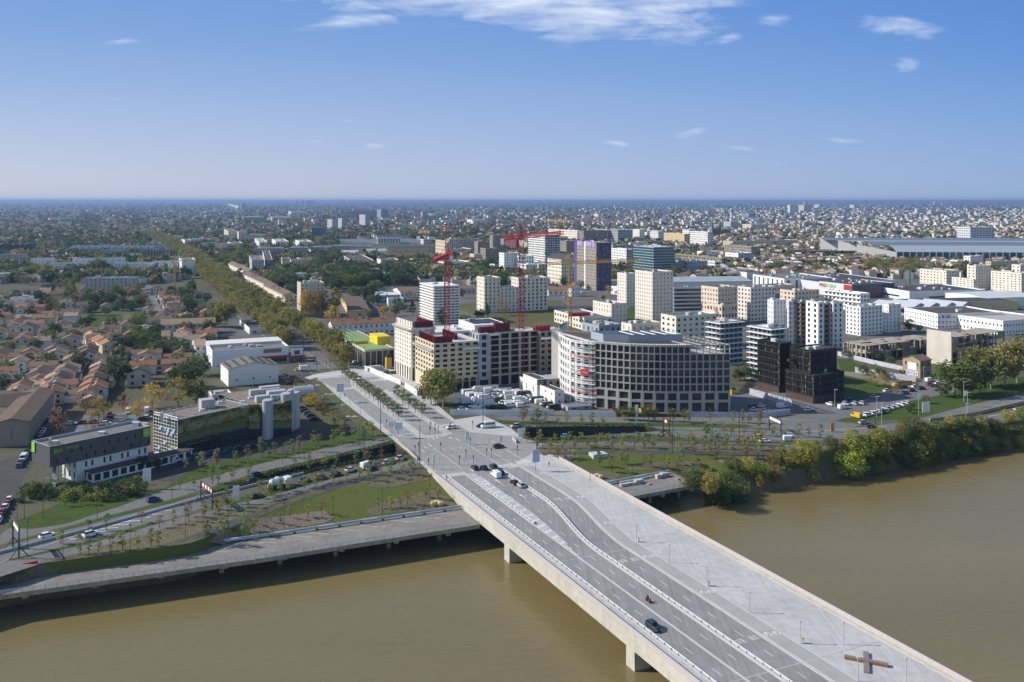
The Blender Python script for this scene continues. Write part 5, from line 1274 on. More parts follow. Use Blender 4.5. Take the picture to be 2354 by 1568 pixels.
BW('white angular block with deep window slots beside the ruin', 'B4',715,850,1052,60,330, M_WHITE,7, bay=3.6, ww=.36, wh=.55, rdir=62, cap=80)
BW('tall white corner block with a black recess next to the saw roofed sheds', 'B4',1050,1110,1222,42,300, M_WHITE,7, bay=3.6, ww=.22, wh=.55, rdir=62, cap=60)
BW('low white block with long glass balconies behind the white slabs', 'A4',520,850,935,905,1130, M_WHITE,4, bay=4.2, ww=.6, wh=.45, rdir=62, h=15, slabs=(M_WHITE,1.5, .3, 'L'), cap=60)
# ---------------------------------------------------------------- middle distance
def AP(desc, tagc, xL, xC, xR, yt, yb, wall=M_CREAM, nf=6, name='apartment_block', cat='apartment block', **k):
    k.setdefault('cap',40); k.setdefault('kind', 'mix'); return BL(name, desc, cat, tagc, xL, xC, xR, yt, yb, wall, nf, **k)
# white tower and neighbours in the centre
wt = AP('tall white tower with slit windows in the middle of the new district', 'A3',1132,1292,1482,708,1170, M_PREC,13, bay=3.0, ww=.26, wh=.5, name='white_tower', cat='tower block', rdir=63, cap=100, depth=.35, units=2)
AP('lower white wing dotted with square windows, joined to the left of the white tower', 'A3',1048,1052,1136,722,1015, M_PREC,11, bay=3.2, ww=.3, wh=.4, rdir=63, h=30, dl=14, name='white_wing')
AP('low white block with slit windows left of the white tower', 'A3',745,915,1052,1000,1190, M_PREC,4, bay=3.6, ww=.2, wh=.55, rdir=62, h=15)
AP('long low white block with red formwork on its roof, under construction', 'B3',388,665,925,165,290, M_PREC,2, bay=4.6, ww=.5, wh=.45, rdir=68, h=9, kind='open')
formwork('bright red formwork on the low white block behind the round building', P(*cr('B3',625,150),9.5), V,16,2.4,3, M_RED)
AP('grey blue annexe block behind the curved office roof', 'B3',645,800,1005,235,400, M_BLUEG,6, bay=4, ww=.35, wh=.55, rdir=62, h=27)
AP('low white wing with a few windows at the foot of the white tower', 'B3',1005,1100,1370,222,330, M_PREC,3, bay=5, ww=.15, wh=.5, rdir=62, h=14)
AP('pale yellow parapet wing behind the curved office', 'B3',1190,1200,1400,278,330, M_CREAM,1, bay=6, ww=.1, wh=.3, rdir=70, h=10, dl=14)
AP('cream block with square windows right of the white tower', 'B3',1370,1508,1885,150,420, M_CREAM,6, bay=4.5, ww=.42, wh=.45, rdir=62, h=21)
pd = AP('long grey car park building with striped metal bands right of the white tower', 'A3',1462,1484,1765,850,1075, M_PALEMET,6, bay=30, ww=.92, wh=.5, name='car_park_building', cat='car park', rdir=80, kind='dark', slabs=(M_PALEMET, .5, .9, 'R'), roof=M_ROOFL, mull=0)
oboxed(pd[1]+pd[7]*1+ZV*(pd[5]-.85), pd[6]*(pd[9]*.9), pd[7]*4,(0,0, .7)).build('roof_garden', M_GRASSD, pd[0])
gable('train_shed', 'wide grey striped metal roofed hall behind the car park building', 'hall', 'A3',1480,1483,2210,800,900, M_PALEMET, mat('striped_metal_roof',(.36, .39, .44), .6, .4, noise=(.2, .2)),84,2.5, 'R', h=9, dl=60, bay=20, ww=.1, wh=.2)
AP('pinkish beige terraced flats with corner loggias, right of the grey car park building', 'A3',1740,1895,2068,850,1120, M_PINKB,8, bay=3.3, ww=.4, wh=.45, rdir=60, h=28, cap=80)
AP('lower front wing of the pinkish beige terraced flats', 'B3',1790,1930,2072,45,170, M_PINKB,3, bay=3.3, ww=.5, wh=.5, rdir=60, h=16)
AP('pale cream flats with tall double windows beside the pinkish beige ones', 'B3',2075,2195,2420,-115,180, M_CREAM,8, bay=3.5, ww=.45, wh=.5, rdir=62, h=26, cap=80)
AP('pinkish low block with a long flat roof behind the cream flats', 'A3',2205,2215,2600,840,930, M_PINKB,3, bay=4, ww=.35, wh=.4, rdir=66, h=16, dl=15)
AP('beige low block with corner loggias behind the white slabs', 'A4',110,245,470,880,980, M_PINKB,4, bay=4.2, ww=.45, wh=.45, rdir=62, h=16)
AP('brown beige block with loggias at the left of the white slabs', 'A4',-60,-10,110,905,1000, M_TAUPE,4, bay=4, ww=.45, wh=.45, rdir=62, h=16)
# construction tower in lilac sheeting
pt = AP('tall tower under construction with lilac sheeting on its upper floors', 'A3',575,775,908,440,882, M_TAUPE,15, bay=3.0, ww=.34, wh=.5, name='lilac_tower', cat='tower block', rdir=66, cap=80, wallR=mat('violet_netting',(.12, .115, .15), .8, .3, noise=(.3, .3)), units=5, kind='mix')
C, L, B, Rr, h, u, v, dl, dr = pt[1:]
for (a, w) in ((.06, .10),(.62, .24),(.2, .32)):
    oboxed(C+v*(dl*a)-u*.35+ZV*(h-4.5), v*(dl*w), u*.3,(0,0,5.2)).build('lilac_sheeting', M_LILAC, pt[0])
oboxed(C+v*(dl*.9)-u*.35, v*(dl*.1), u*.3,(0,0, h+.5)).build('violet_hoist', mat('violet_mast',(.10, .07, .30), .6, .3), pt[0])
oboxed(C+v*(dl*.47)-u*.5, v*(dl*.05), u*.4,(0,0, h)).build('stair_strip', M_WHITE, pt[0])
for a in (.3, .65, .97): oboxed(C+u*(dr*a)-v*.4, u*.9, v*.3,(0,0, h+.3)).build('violet_hoist', MATS['violet_mast'], pt[0])
# teal glazed tower
tt = AP('teal glass tower with white floor bands behind the white tower', 'A3',1120,1302,1495,478,760, M_TEAL,11, bay=2.6, ww=.86, wh=.82, sill=.05, name='teal_tower', cat='tower block', rdir=64, kind='teal', slabs=(M_WHITE, .7, .3), cap=100, h=None, roof=M_PALEMET, units=4)
# stepped white tower
lt = AP('white tower of staggered balconies left of the lilac tower', 'A3',152,305,438,368,690, M_WHITE,15, bay=3.4, ww=.66, wh=.6, name='balcony_tower', cat='tower block', rdir=64, slabs=(M_WHITE,1.2, .5), cap=60, wallR=M_BLUEG)
gb = gable('gabled_flats', 'cream flats with a dark pitched roof left of the lilac tower', 'apartment block', 'A3',325,455,575,590,830, M_CREAM, M_ROOFD,64,5.0, 'L', nf=7, bay=3.2, ww=.4, wh=.5)
AP('white flats with loggias at the left of the staggered balcony tower', 'A3',-110,60,200,560,740, M_WHITE,5, bay=3.4, ww=.45, wh=.55, rdir=66)
AP('white low flats with terraces behind the cream slab', 'A3',0,130,330,640,790, M_WHITE,4, bay=4, ww=.6, wh=.45, rdir=66, h=15, slabs=(M_WHITE,1, .3, 'L'))
# cream tower with dark slot
AP('cream tower with stacked windows, left part of the cream and grey complex', 'A2',2030,2100,2246,762,1085, M_CREAM,9, bay=3.6, ww=.34, wh=.62, rdir=68, cap=80, name='cream_tower')
AP('lower cream link with a roof garden in the cream and grey complex', 'A2',2240,2247,2420,850,1079, M_CREAM,7, bay=3.6, ww=.34, wh=.62, rdir=68, dl=14)
AP('grey right wing with a dark glazed slot in the cream and grey complex', 'A3',30,60,326,765,1070, M_CREAM,9, bay=3.6, ww=.42, wh=.66, rdir=68, cap=80, dl=16)
# striped tower block with balconies
st_ = AP('cream tower block with white balcony bands on every floor', 'A2',1520,1640,1866,838,1185, M_BEIGE,13, bay=3.2, ww=.7, wh=.5, name='striped_tower', cat='tower block', rdir=66, slabs=(M_WHITE,1.3, .9), cap=80, roof=M_ROOFG, units=4)
AP('slim beige tower block behind the golden poplars', 'A2',378,412,628,812,1125, M_BEIGE,10, bay=3.3, ww=.3, wh=.42, name='beige_tower', cat='tower block', rdir=68, cap=80, units=7)
AP('shaded grey tower block beside the avenue of plane trees', 'A1',2290,2318,2430,600,750, M_GREY,7, bay=3.4, ww=.3, wh=.5, name='grey_tower', cat='tower block', rdir=72)
# slabs of the old estate
for i,(d, a) in enumerate((('small cream slab of flats at the left of the old estate',('A2',232,240,312,590,670)),('cream slab with balconies in the old estate',('A2',315,322,514,600,690)),('long cream slab of flats in the old estate',('A2',798,880,1085,605,690)),('grey fronted slab right of the long cream slab',('A2',1112,1150,1315,600,680)),('cream gabled end slab at the avenue side of the estate',('A2',60,80,152,598,690)))):
    AP(d, *a, M_CREAM,5, bay=4.5, ww=.3, wh=.42, rdir=74, roof=M_ROOFB, units=5, wallR=M_GREY if i != 1 else None)
for i,(d, a) in enumerate((('pale flats with small balconies behind the old estate, left',('A2',-10,30,105,436,500)),('white box of flats with loggias behind the old estate',('A2',145,182,300,430,498)),('grey white flats beside the yellow crane',('A2',360,400,515,432,495)))):
    AP(d, *a, M_WHITE,4, bay=4.5, ww=.5, wh=.5, rdir=72, roof=M_ROOFL)
for i,(x0, x1, yt_) in enumerate(((-20,245,492),(300,470,486),(505,690,478),(690,905,468),(900,1062,470))):
    AP('long low shaded office range beside the railway, '+('leftmost', 'second', 'third', 'fourth', 'rightmost')[i]+' part', 'A2', x0-15, x0, x1, yt_,575-(i*8), M_BLUEG,4, bay=4, ww=.4, wh=.5, rdir=80, h=16, dl=30, roof=M_ROOFL, cap=24, name='office_range', cat='office building')
for i,(nm, a, w) in enumerate((('teal blue clad office block by the yellow crane',('A2',485,512,636,305,412), M_TEAL),('lower pale blue annexe of the teal office block',('A2',630,637,710,342,405), M_BLUEG))):
    AP(nm, *a, w,7, bay=4, ww=.6, wh=.55, rdir=76, kind='teal', cap=40, name='office_block', cat='office building', dl=20)
for i, a in enumerate((('A2',655,700,752,228,322),('A2',755,788,822,218,312),('A2',950,1004,1050,184,300))):
    AP('white and blue tower block on the skyline, '+('leftmost', 'middle', 'tallest right')[i]+' of three', *a, M_WHITE,14, small=FM_S, units=1, rdir=66, name='tower_block', cat='tower block')
AP('very long dark slab of flats on the horizon', 'A2',835,838,1112,150,215, M_GREY,12, small=FM_D, units=0, rdir=84, dl=18, name='slab_block')
AP('dark slab block at the right end of the long one on the horizon', 'A2',1112,1150,1216,136,232, M_GREY,14, small=FM_D, units=0, rdir=66, name='slab_block')
# district towards the station
for d, a, w, nf, k in (
    ('long white and cream office slab behind the blue crane',('A3',335,600,655,330,425), M_CREAM,4, dict(bay=4, ww=.35, wh=.6)),
    ('long grey brown office slab behind the lilac tower',('A3',655,660,975,330,440), M_TAUPE,5, dict(bay=3, ww=.45, wh=.7, dl=25)),
    ('dark grey office slab at the end of the grey brown one',('A3',770,975,1110,322,440), M_GREY,5, dict(bay=3, ww=.5, wh=.7, wallR=M_BLUEG)),
    ('white tower with loggias right of the dark office slab',('A3',1110,1172,1220,318,430), M_WHITE,8, dict(bay=4, ww=.4, wh=.55)),
    ('small white block beside the grey ribbed one',('A3',1212,1240,1270,345,410), M_WHITE,4, dict(bay=4, ww=.4, wh=.5)),
    ('grey white ribbed office block near the railway',('A3',1268,1345,1396,332,440), M_WHITE,7, dict(bay=2.6, ww=.5, wh=.7)),
    ('warm beige slab with staggered window pairs',('A3',1396,1585,1630,358,470), M_OAK,7, dict(bay=5, ww=.45, wh=.42)),
    ('cream block rising behind the warm beige slab',('A3',1566,1630,1690,320,420), M_CREAM,6, dict(bay=3.4, ww=.35, wh=.5)),
    ('bright white block with a regular grid of arched windows',('A3',1636,1800,1842,340,505), M_WHITE,8, dict(bay=3.2, ww=.5, wh=.68)),
    ('beige office block behind the gabled cream flats',('A3',440,500,578,425,560), M_TAUPE,6, dict(bay=3.4, ww=.4, wh=.6)),
    ('maroon clad block left of the balcony tower',('A3',-60,40,66,410,530), M_MAROON,8, dict(bay=3, ww=.4, wh=.5)),
    ('beige block between the maroon one and the balcony tower',('A3',66,140,180,425,520), M_BEIGE,6, dict(bay=3.4, ww=.35, wh=.5)),
    ('white stepped flats right of the lilac tower',('A3',905,1052,1120,500,700), M_WHITE,8, dict(bay=4, ww=.5, wh=.55, wallR=M_GREY)),
    ('long grey glazed office behind the white stepped flats',('A3',912,930,1120,462,600), M_BLUEG,5, dict(bay=4, ww=.5, wh=.5)),
    ('cream office block left of the striped one, near the railway',('A2',1650,1765,1775,425,500), M_BEIGE,5, dict(bay=3, ww=.3, wh=.6, h=30)),
    ('white striped low block under the cream office',('A2',1650,1760,1990,500,560), M_WHITE,2, dict(bay=2.5, ww=.3, wh=.8)),
    ('long beige office slab over a glazed base',('A2',1770,1776,2060,408,540), M_BEIGE,6, dict(bay=4, ww=.4, wh=.7, dl=16)),
    ('grey block wrapped in scaffolding in the railway district',('A2',2062,2112,2225,492,645), M_TAUPE,8, dict(bay=3, ww=.5, wh=.6)),
    ('beige block under construction behind the scaffolded one',('A2',1965,2005,2070,545,640), M_PINKB,5, dict(bay=3, ww=.3, wh=.5)),
    ('taupe tower with a cream crown beside the scaffolded block',('A2',2148,2178,2290,372,620), M_TAUPE,12, dict(bay=3.2, ww=.4, wh=.6)),
    ('taupe middle block joined to the crowned tower',('A2',2008,2040,2150,430,600), M_TAUPE,9, dict(bay=3.2, ww=.3, wh=.5)),
    ('white block with tall windows right of the dark conifers',('A2',2272,2282,2430,535,740), M_WHITE,8, dict(bay=3.2, ww=.35, wh=.6, dl=16)),
    ('white low flats in front of the railway district',('A2',1648,1740,1965,620,700), M_WHITE,3, dict(bay=4, ww=.4, wh=.45)),
    ('white and glass low building with curved corner by the depot',('A2',1530,1540,1660,410,455), M_CLADW,2, dict(bay=5, ww=.6, wh=.5, dl=20)),
    ('small white building below the lilac tower',('A3',912,965,1030,845,920), M_WHITE,3, dict(bay=4, ww=.25, wh=.35)),
    ('white terraced houses at the right of the teal tower, left group',('A3',1702,1760,1910,520,600), M_WHITE,3, dict(bay=5, ww=.2, wh=.4)),
    ('white terraced houses at the right of the teal tower, long row',('A3',1960,2080,2210,535,640), M_WHITE,4, dict(bay=5, ww=.25, wh=.5, wallR=M_BLUEG)),
    ('blue grey low flats right of the teal tower',('A3',1480,1500,1620,620,740), M_BLUEG,4, dict(bay=5, ww=.35, wh=.5, dl=25)),
    ('blue grey low flats with small windows behind the red roofed villa',('A3',1606,1612,1800,610,740), M_BLUEG,4, dict(bay=5, ww=.25, wh=.4, dl=25)),
    ('dark stepped block with white bands beside the blue grey flats',('A3',1800,1865,1915,610,730), M_WHITE,4, dict(bay=30, ww=.9, wh=.5)),
    ('long olive green slab behind the blue grey flats',('A3',1500,1930,1965,580,700), M_OLIVE,4, dict(bay=4, ww=.6, wh=.6)),
    ('taupe ribbed block behind the white terraced houses',('A3',1950,2200,2265,475,600), M_TAUPE,5, dict(bay=3, ww=.4, wh=.7)),
    ('long stone coloured range at the far right of the white terraces',('A3',1940,2030,2600,425,500), M_BEIGE,3, dict(bay=6, ww=.25, wh=.4, dl=30)),
    ('white low flats with dark windows above the hedge trees',('A3',2058,2070,2262,690,750), M_WHITE,3, dict(bay=6, ww=.4, wh=.45, dl=40)),
    ):
    AP(d, *a, w, nf, **{**dict(rdir=66, cap=30), **k})
# cathedral with twin spires
ct = thing('cathedral', 'gothic church with two tall stone spires among the far roofs', 'church', PC('A3',1925,365),0, final=True)
M_ST = mat('dark_stone',(.20, .19, .18), .95, .2, noise=(.05, .2)); a = PC('A3',1846,372); q = .2499*a.y/F
def cbox(x, w, z, dep=20, y=0, nm='nave', sp=0):
    g = MB(); o = a+Vector((x*q, y,0)); g.obox(o,(w*q,0,0),(0, dep,0),(0,0, z*q))
    if sp:
        k = [o+ZV*(z*q), o+Vector((w*q,0, z*q)), o+Vector((w*q, dep, z*q)), o+Vector((0, dep, z*q))]; t = o+Vector((w*q/2, dep/2,(z+sp)*q))
        for j in range(4): g.tri(k[j], k[(j+1) % 4], t)
    g.build(nm, M_ST, ct)
FOOT.append([(a.x-40, a.y-90),(a.x+200*q, a.y-90),(a.x+200*q, a.y+80),(a.x-40, a.y+80)])
cbox(-8,18,85,9,0, 'spire',85); cbox(60,18,85,9,0, 'spire',85); cbox(12,46,62,40,6, 'nave',12); cbox(90,84,55,40,10, 'transept',18)
# villa, depots and warehouses
gable('villa', 'small stone villa with a red hipped roof beside the grey hall', 'house', 'A3',1642,1660,1795,735,775, M_HWALL, M_TILEO,66,3.5, 'R', nf=2, bay=3, ww=.3, wh=.5, chim=2)
BL('retail_park', 'long grey shed with red panels and dark roof in the retail park', 'warehouse', 'A4',0,470,1170,800,890, M_PALEMET,1,40, .05, .1, 'dark', M_ROOFD,74, h=11, units=9, par=.5, winL=False, winR=False)
r = BL('retail_park', 'dark grey sided store with a red panel, right part of the retail park', 'warehouse', 'A4',470,770,1165,825,940, M_PALEMET,1,40, .05, .1, 'dark', M_ROOFD,66, h=13, units=8, par=.5, winL=False, winR=False, wallR=M_DGREY)
C, L, B, Rr, h, u, v, dl, dr = r[1:]
panel(r[0], 'red_panel', C+v*(dl*.12)-u*.3+ZV*(h*.5), v, dl*.22, h*.9, M_REDP, .3); panel(r[0], 'red_stripe', C+u*(dr*.55)-v*.3+ZV*(h*.35), u, dr*.55,1.2, M_REDP, .3)
sign_text(r[0], 'PRO',5, C+v*(dl*.88)-u*.35+ZV*(h*.72),-v, M_REDP); sign_text(r[0], 'NATURA',5, C+v*(dl*.7)-u*.35+ZV*(h*.72),-v, M_GREEN)
BL('ribbed_shed', 'pale ribbed shed with dark vertical slots behind the retail park', 'warehouse', 'A4',-140,150,600,770,840, M_CLADW,1,9, .3, .9, 'dark', M_ROOFG,74, h=12, sill=.02, mull=0, units=8)
BL('warehouse', 'long pale warehouse with dark roof and window band right of the white blocks', 'warehouse', 'A4',1290,1300,2000,885,985, M_CLADW,1,60, .5, .2, 'dark', M_ROOFD,78, h=9, dl=60, units=8)
gable('warehouse', 'pale blue grey low pitched warehouse at the far right', 'warehouse', 'A4',2000,2020,2500,950,1030, M_CLADW, M_PALEMET,74,2, 'R', h=8, dl=50, bay=30, ww=.05, wh=.1)
BL('warehouse', 'yellow walled warehouse with a dark curved roof behind the saw roofed sheds', 'warehouse', 'A4',1350,1360,2300,990,1060, M_OAK,1,60, .02, .1, 'dark', M_ROOFD,80, h=8, dl=30, units=0, par=.1)
for i in range(4):
    gable('saw_roof_shed', 'pale metal roofed shed, '+('first', 'second', 'third', 'fourth')[i]+' from the left of the row beside the white corner block', 'shed', 'B4',1215+i*155,1330+i*150,1460+i*140,70-i*4,215-i*12, M_BLUEG, M_PALEMET,48,2.6, 'L', h=7, dl=34, bay=20, ww=.3, wh=.5, kind='open')
wb_ = BL('sign_warehouse', 'long white low building with a red and grey sign on its left end', 'warehouse', 'B4',1540,1560,2160,125,285, M_WHITE,3,3.0, .45, .3, 'dark', M_ROOFB,80, h=11, dl=40, units=1)
C, L, B, Rr, h, u, v, dl, dr = wb_[1:]; sign_text(wb_[0], 'B1',3.0, C+u*5-v*.2+ZV*(h-2.2), u, M_REDP); panel(wb_[0], 'sign_panel', C+u*9-v*.15+ZV*(h-2.2), u,3,2.4, M_BLUEG, .2)
BL('long_shed', 'white shed with a curved cream roof at the right edge', 'warehouse', 'B4',2100,2162,2600,190,300, M_WHITE,2,3, .4, .3, 'dark', M_ROOFL,66, h=10, units=0, dl=50)
# cream flats at the right
for i,(d, a, w) in enumerate((
    ('cream terraced flats, long low one nearest the plane trees on the right',('A4',1395,1640,1760,695,835), M_CREAM),
    ('cream stepped flats, tall middle one on the right',('A4',1830,1910,2050,650,870), M_CREAM),
    ('cream low wing in front of the stepped flats on the right',('A4',1690,1890,1900,770,870), M_CREAM),
    ('beige rear block between the stepped flats on the right',('A4',2000,2050,2290,610,740), M_BEIGE),
    ('cream flats with deep loggias at the right edge',('A4',2050,2330,2420,715,900), M_CREAM),
    ('pale block rising at the right edge behind the cream flats',('A4',2240,2320,2450,640,800), M_CREAM),
    ('grey white tower with chimneys behind the cream flats',('A4',1800,1860,1978,560,690), M_WHITE),
    ('small white block left of the chimneyed tower',('A4',1500,1545,1590,600,665), M_WHITE),
    ('second small white block left of the chimneyed tower',('A4',1588,1640,1672,600,670), M_WHITE),
    ('third small white block left of the chimneyed tower',('A4',1672,1740,1800,600,690), M_WHITE),
    ('white slab tower standing alone among the roofs',('A4',532,605,645,592,665), M_WHITE),
    ('white block of flats left of the tree clump on the right',('A4',-20,170,325,622,700), M_WHITE))):
    AP(d, *a, w,8 if a[5]-a[4] > 180 else 5, bay=4.2, ww=.35, wh=.42, rdir=62, cap=30)
# station: long glazed train shed and dark car park deck
sta = thing('railway_station', 'very long blue grey station roof with a glazed side', 'railway station', PC('A4',1500,590),0, final=True)
c0, c1 = PC('A4',1180,600), PC('A4',2900,608); d = (c1-c0); Ln = d.length; u = d/Ln; v = Vector((-u.y, u.x,0))
if v.y < 0: v = -v
FOOT.append([tuple((q_)[:2]) for q_ in (c0-v*70-u*10, c1-v*70, c1+v*130, c0+v*130-u*120)])
oboxed(c0, d, v*2,(0,0,13)).build('glazed_side', G_TEAL, sta)
g = MB()
for k in range(28): g.obox(c0+u*(Ln*k/28)-v*.8, u*1.2, v*.7,(0,0,13))
g.build('side_ribs', MATS['pale_blue_grey_rail'], sta)
for k,(y0, y1, z0_, z1_, m) in enumerate(((0,28,13,22, M_BLUEG),(28,50,22,27, mat('slate_roof',(.15, .19, .24), .6, .4)),(50,75,27,27.5, M_BLUEG),(75,100,27.5,31, MATS['slate_roof']))):
    g = MB(); a = c0-u*(30*(k))+v*y0; e = c1+v*y0; g.quad(a+ZV*z0_, e+ZV*z0_, c1+v*y1+ZV*z1_, c0-u*(30*k)+v*y1+ZV*z1_); g.build('roof', m, sta)
g = MB(); g.quad(c0, c0+ZV*13, c0-u*90+v*100+ZV*31, c0-u*90+v*100); g.build('end_wall', M_GREY, sta)
cpd = BL('deck_car_park', 'dark multi level car park deck beside the railway', 'car park', 'A4',330,345,1175,515,590, M_NAVY,3,9, .9, .6, 'dark', M_ROOFG,82, h=12, dl=40, units=5, slabs=(M_GREY, .5, .4, 'R'), cap=30)
sb = BL('sorting_centre', 'massive pale concrete office block rising behind the station roof', 'office building', 'A4',1735,1860,2080,295,450, M_PALEMET,7,7, .6, .4, 'dark', M_ROOFG,78, units=4, cap=50)
for d, a, fm in (('white wedge shaped tower block on the right skyline',('A4',180,200,280,92,178), FM_W),('huge pale stepped slab block on the right skyline',('A4',262,330,395,92,158), FM_C),('slim tower behind the stepped slab on the skyline',('A4',322,340,358,62,110), FM_G),('white pair of slabs right of the stepped slab',('A4',425,470,525,86,118), FM_W),('group of white slabs on the right skyline',('A4',748,790,828,90,122), FM_W),
    ('white block with long balconies among the roofs on the right',('A4',615,640,790,225,262), FM_S),('blue glazed block among the far roofs near the church',('A3',2110,2180,2240,170,215), FM_B),('grey balcony block left of the church spires',('A3',1640,1650,1745,240,292), FM_S),('white balcony block right of the church spires',('A3',1945,2010,2078,245,320), FM_S),('white long building with red roof right of the church',('A3',2120,2200,2354,270,330), FM_C),
    ('white building with long front among the far roofs',('A3',500,505,626,170,195), FM_C),('white square block in the far centre',('A3',757,790,817,175,212), FM_W),('small pale pair of towers in the far centre',('A3',645,660,702,125,150), FM_W),('white wide block on the far centre skyline',('A3',748,760,838,124,148), FM_W),('cream water tower like block on the far skyline',('A3',935,945,952,98,130), FM_C),
    ('pale tower with slanted roof on the left skyline',('A1',1572,1590,1626,90,152), FM_G),('pale slim tower on the left skyline',('A1',1765,1778,1800,84,140), FM_W),('white slim tower with a sloping side on the left skyline',('A1',1960,1978,2002,82,146), FM_W),('long white low slab on the left skyline',('A1',2095,2190,2218,105,136), FM_W),('blue grey tower at the end of the white low slab',('A1',2215,2222,2252,80,140), FM_D),
    ('white block at the far left skyline',('A1',16,42,92,116,168), FM_W),('white wide block at the left skyline',('A1',272,330,392,134,172), FM_W),('pale slab among trees on the left horizon',('A1',1198,1206,1280,174,210), FM_D),('blue grey long slab on the left among trees',('A1',548,556,752,222,262), FM_D),('pale blue slab near the avenue far end',('A1',2228,2236,2400,206,250), FM_D),
    ('dark tower slabs on the centre horizon, left one',('A2',358,366,386,54,95), FM_D),('dark tower slabs on the centre horizon, middle one',('A2',408,416,445,54,95), FM_D),('dark tower slabs on the centre horizon, right one',('A2',448,456,536,54,92), FM_D),('long white slab left of the three skyline towers',('A2',132,150,338,208,248), FM_S),('white long building on the left of the three skyline towers, farther',('A2',298,320,478,155,188), FM_W),
    ('grey pair of towers in the centre distance',('A2',1515,1530,1575,155,205), FM_G),('white block in the centre distance',('A2',1700,1716,1782,235,268), FM_W),('small white block beside it in the centre distance',('A2',1628,1640,1690,234,262), FM_W),('white wide block in the right centre distance',('A2',1940,1990,2130,228,280), FM_W),('pale block with a square top in the right centre distance',('A2',1986,2000,2060,242,285), FM_C),
    ('small white tower in front of the right skyline woods',('A4',1362,1366,1380,66,98), FM_W),('white block with a stepped roof on the right skyline',('A4',1515,1530,1560,62,96), FM_W),('wide white block on the far right skyline',('A4',1590,1600,1745,74,100), FM_W),('pale square block in front of the right skyline woods',('A4',1348,1370,1435,125,165), FM_W),('cream terraced block in the far right roofs',('A4',1460,1500,1650,150,190), FM_C),
    ('small white slab among the roofs right of the station tree',('A4',1316,1330,1428,285,325), FM_W),('grey slab among the roofs near the right church',('A4',312,330,408,250,305), FM_S),('white cube among the far right roofs',('A4',2130,2145,2225,262,305), FM_W),('pale long block at the far right roofs',('A4',1072,1080,1198,195,222), FM_C)):
    AP(d, *a, M_WHITE,1, small=fm, units=1, rdir=72, name='distant_block', roof=M_ROOFL)
# left: modern flats beyond the avenue
for d, a, w, nf, k in (
    ('long near black hall at the left edge',('A1',-60,-20,308,462,548), M_NAVY,1, dict(bay=40, ww=.02, wh=.1, rdir=84)),
    ('grey white slab of flats at the left edge',('A1',-60,-40,230,550,662), M_GREY,5, dict(bay=4, ww=.4, wh=.5, rdir=80)),
    ('white stepped flats with stacked balconies on the left',('A1',272,345,475,590,700), M_WHITE,6, dict(bay=4, ww=.3, wh=.4)),
    ('white jagged flats with scattered dark square holes, left half',('A1',442,735,840,630,722), M_WHITE,4, dict(bay=9, ww=.2, wh=.4)),
    ('white jagged flats with scattered dark square holes, right half',('A1',655,1000,1135,590,712), M_WHITE,5, dict(bay=9, ww=.2, wh=.35)),
    ('white flats with small square windows in front of the olive slab',('A1',1042,1200,1450,630,738), M_WHITE,5, dict(bay=4, ww=.35, wh=.42)),
    ('white flats with dark windows left of the small yellow crane',('A1',1400,1452,1640,615,735), M_WHITE,6, dict(bay=3.6, ww=.35, wh=.5)),
    ('bright white block with a plain blank flank beside the avenue',('A1',1645,1672,1800,598,750), M_WHITE,7, dict(bay=5, ww=.5, wh=.5, winR=False)),
    ('olive slatted slab beyond the white flats on the left',('A1',1290,1300,1616,508,610), M_OLIVE,1, dict(bay=4, ww=.4, wh=.9, rdir=80, dl=16, sill=.03, mull=0)),
    ('white low block in front of the olive slab',('A1',1400,1410,1690,575,625), M_WHITE,2, dict(bay=6, ww=.2, wh=.3, rdir=80, dl=18)),
    ('white villa like block left of the olive slab',('A1',1130,1140,1295,545,610), M_WHITE,2, dict(bay=6, ww=.3, wh=.4, rdir=78, dl=15)),
    ('tall grey corner house left of the olive slab',('A1',890,900,1135,510,575), M_GREY,3, dict(bay=5, ww=.3, wh=.4, rdir=80, dl=15)),
    ('light grey flats with recessed balconies in the middle of the left gardens',('A1',768,875,1255,768,890), M_GREY,6, dict(bay=4, ww=.4, wh=.45, rdir=76, units=7, roof=M_ROOFL)),
    ('white three storey house with a flat roof at the far left',('A1',80,150,265,950,1045), M_WHITE,3, dict(bay=5, ww=.2, wh=.3)),
    ('pale slab with loggias right of the avenue far end, short one',('A1',1672,1700,1760,418,465), M_WHITE,4, dict(bay=4, ww=.35, wh=.45)),
    ('pale long slab with loggias right of the avenue far end',('A1',1752,1762,1930,402,448), M_WHITE,4, dict(bay=4, ww=.35, wh=.45, rdir=80, dl=18)),
    ('white corner block beside the avenue far end',('A1',1968,1976,2130,450,530), M_CREAM,5, dict(bay=4, ww=.35, wh=.45, rdir=78, dl=16)),
    ('white stepped block at the avenue far end',('A1',2092,2120,2232,442,512), M_WHITE,4, dict(bay=4, ww=.35, wh=.45))):
    AP(d, *a, w, nf, **{**dict(cap=36), **k})
for i, a in enumerate((('A1',1996,2030,2100,376,442),('A1',2060,2100,2168,336,430),('A1',2170,2196,2266,345,442),('A1',2228,2246,2420,370,442))):
    AP('beige estate tower near the avenue far end, '+('first', 'second', 'third', 'widest')[i]+' from the left', *a, M_BEIGE,10, small=FM_C, units=3, rdir=70, name='estate_tower', cat='tower block')
hl = BL('factory_hall', 'long blue grey hall with a saw tooth roof on the left', 'factory', 'A1',598,610,1450,500,545, M_BLUEG,1,12, .7, .5, 'teal', M_BLUEG,84, h=10, dl=45, units=0, cap=20, par=.1)
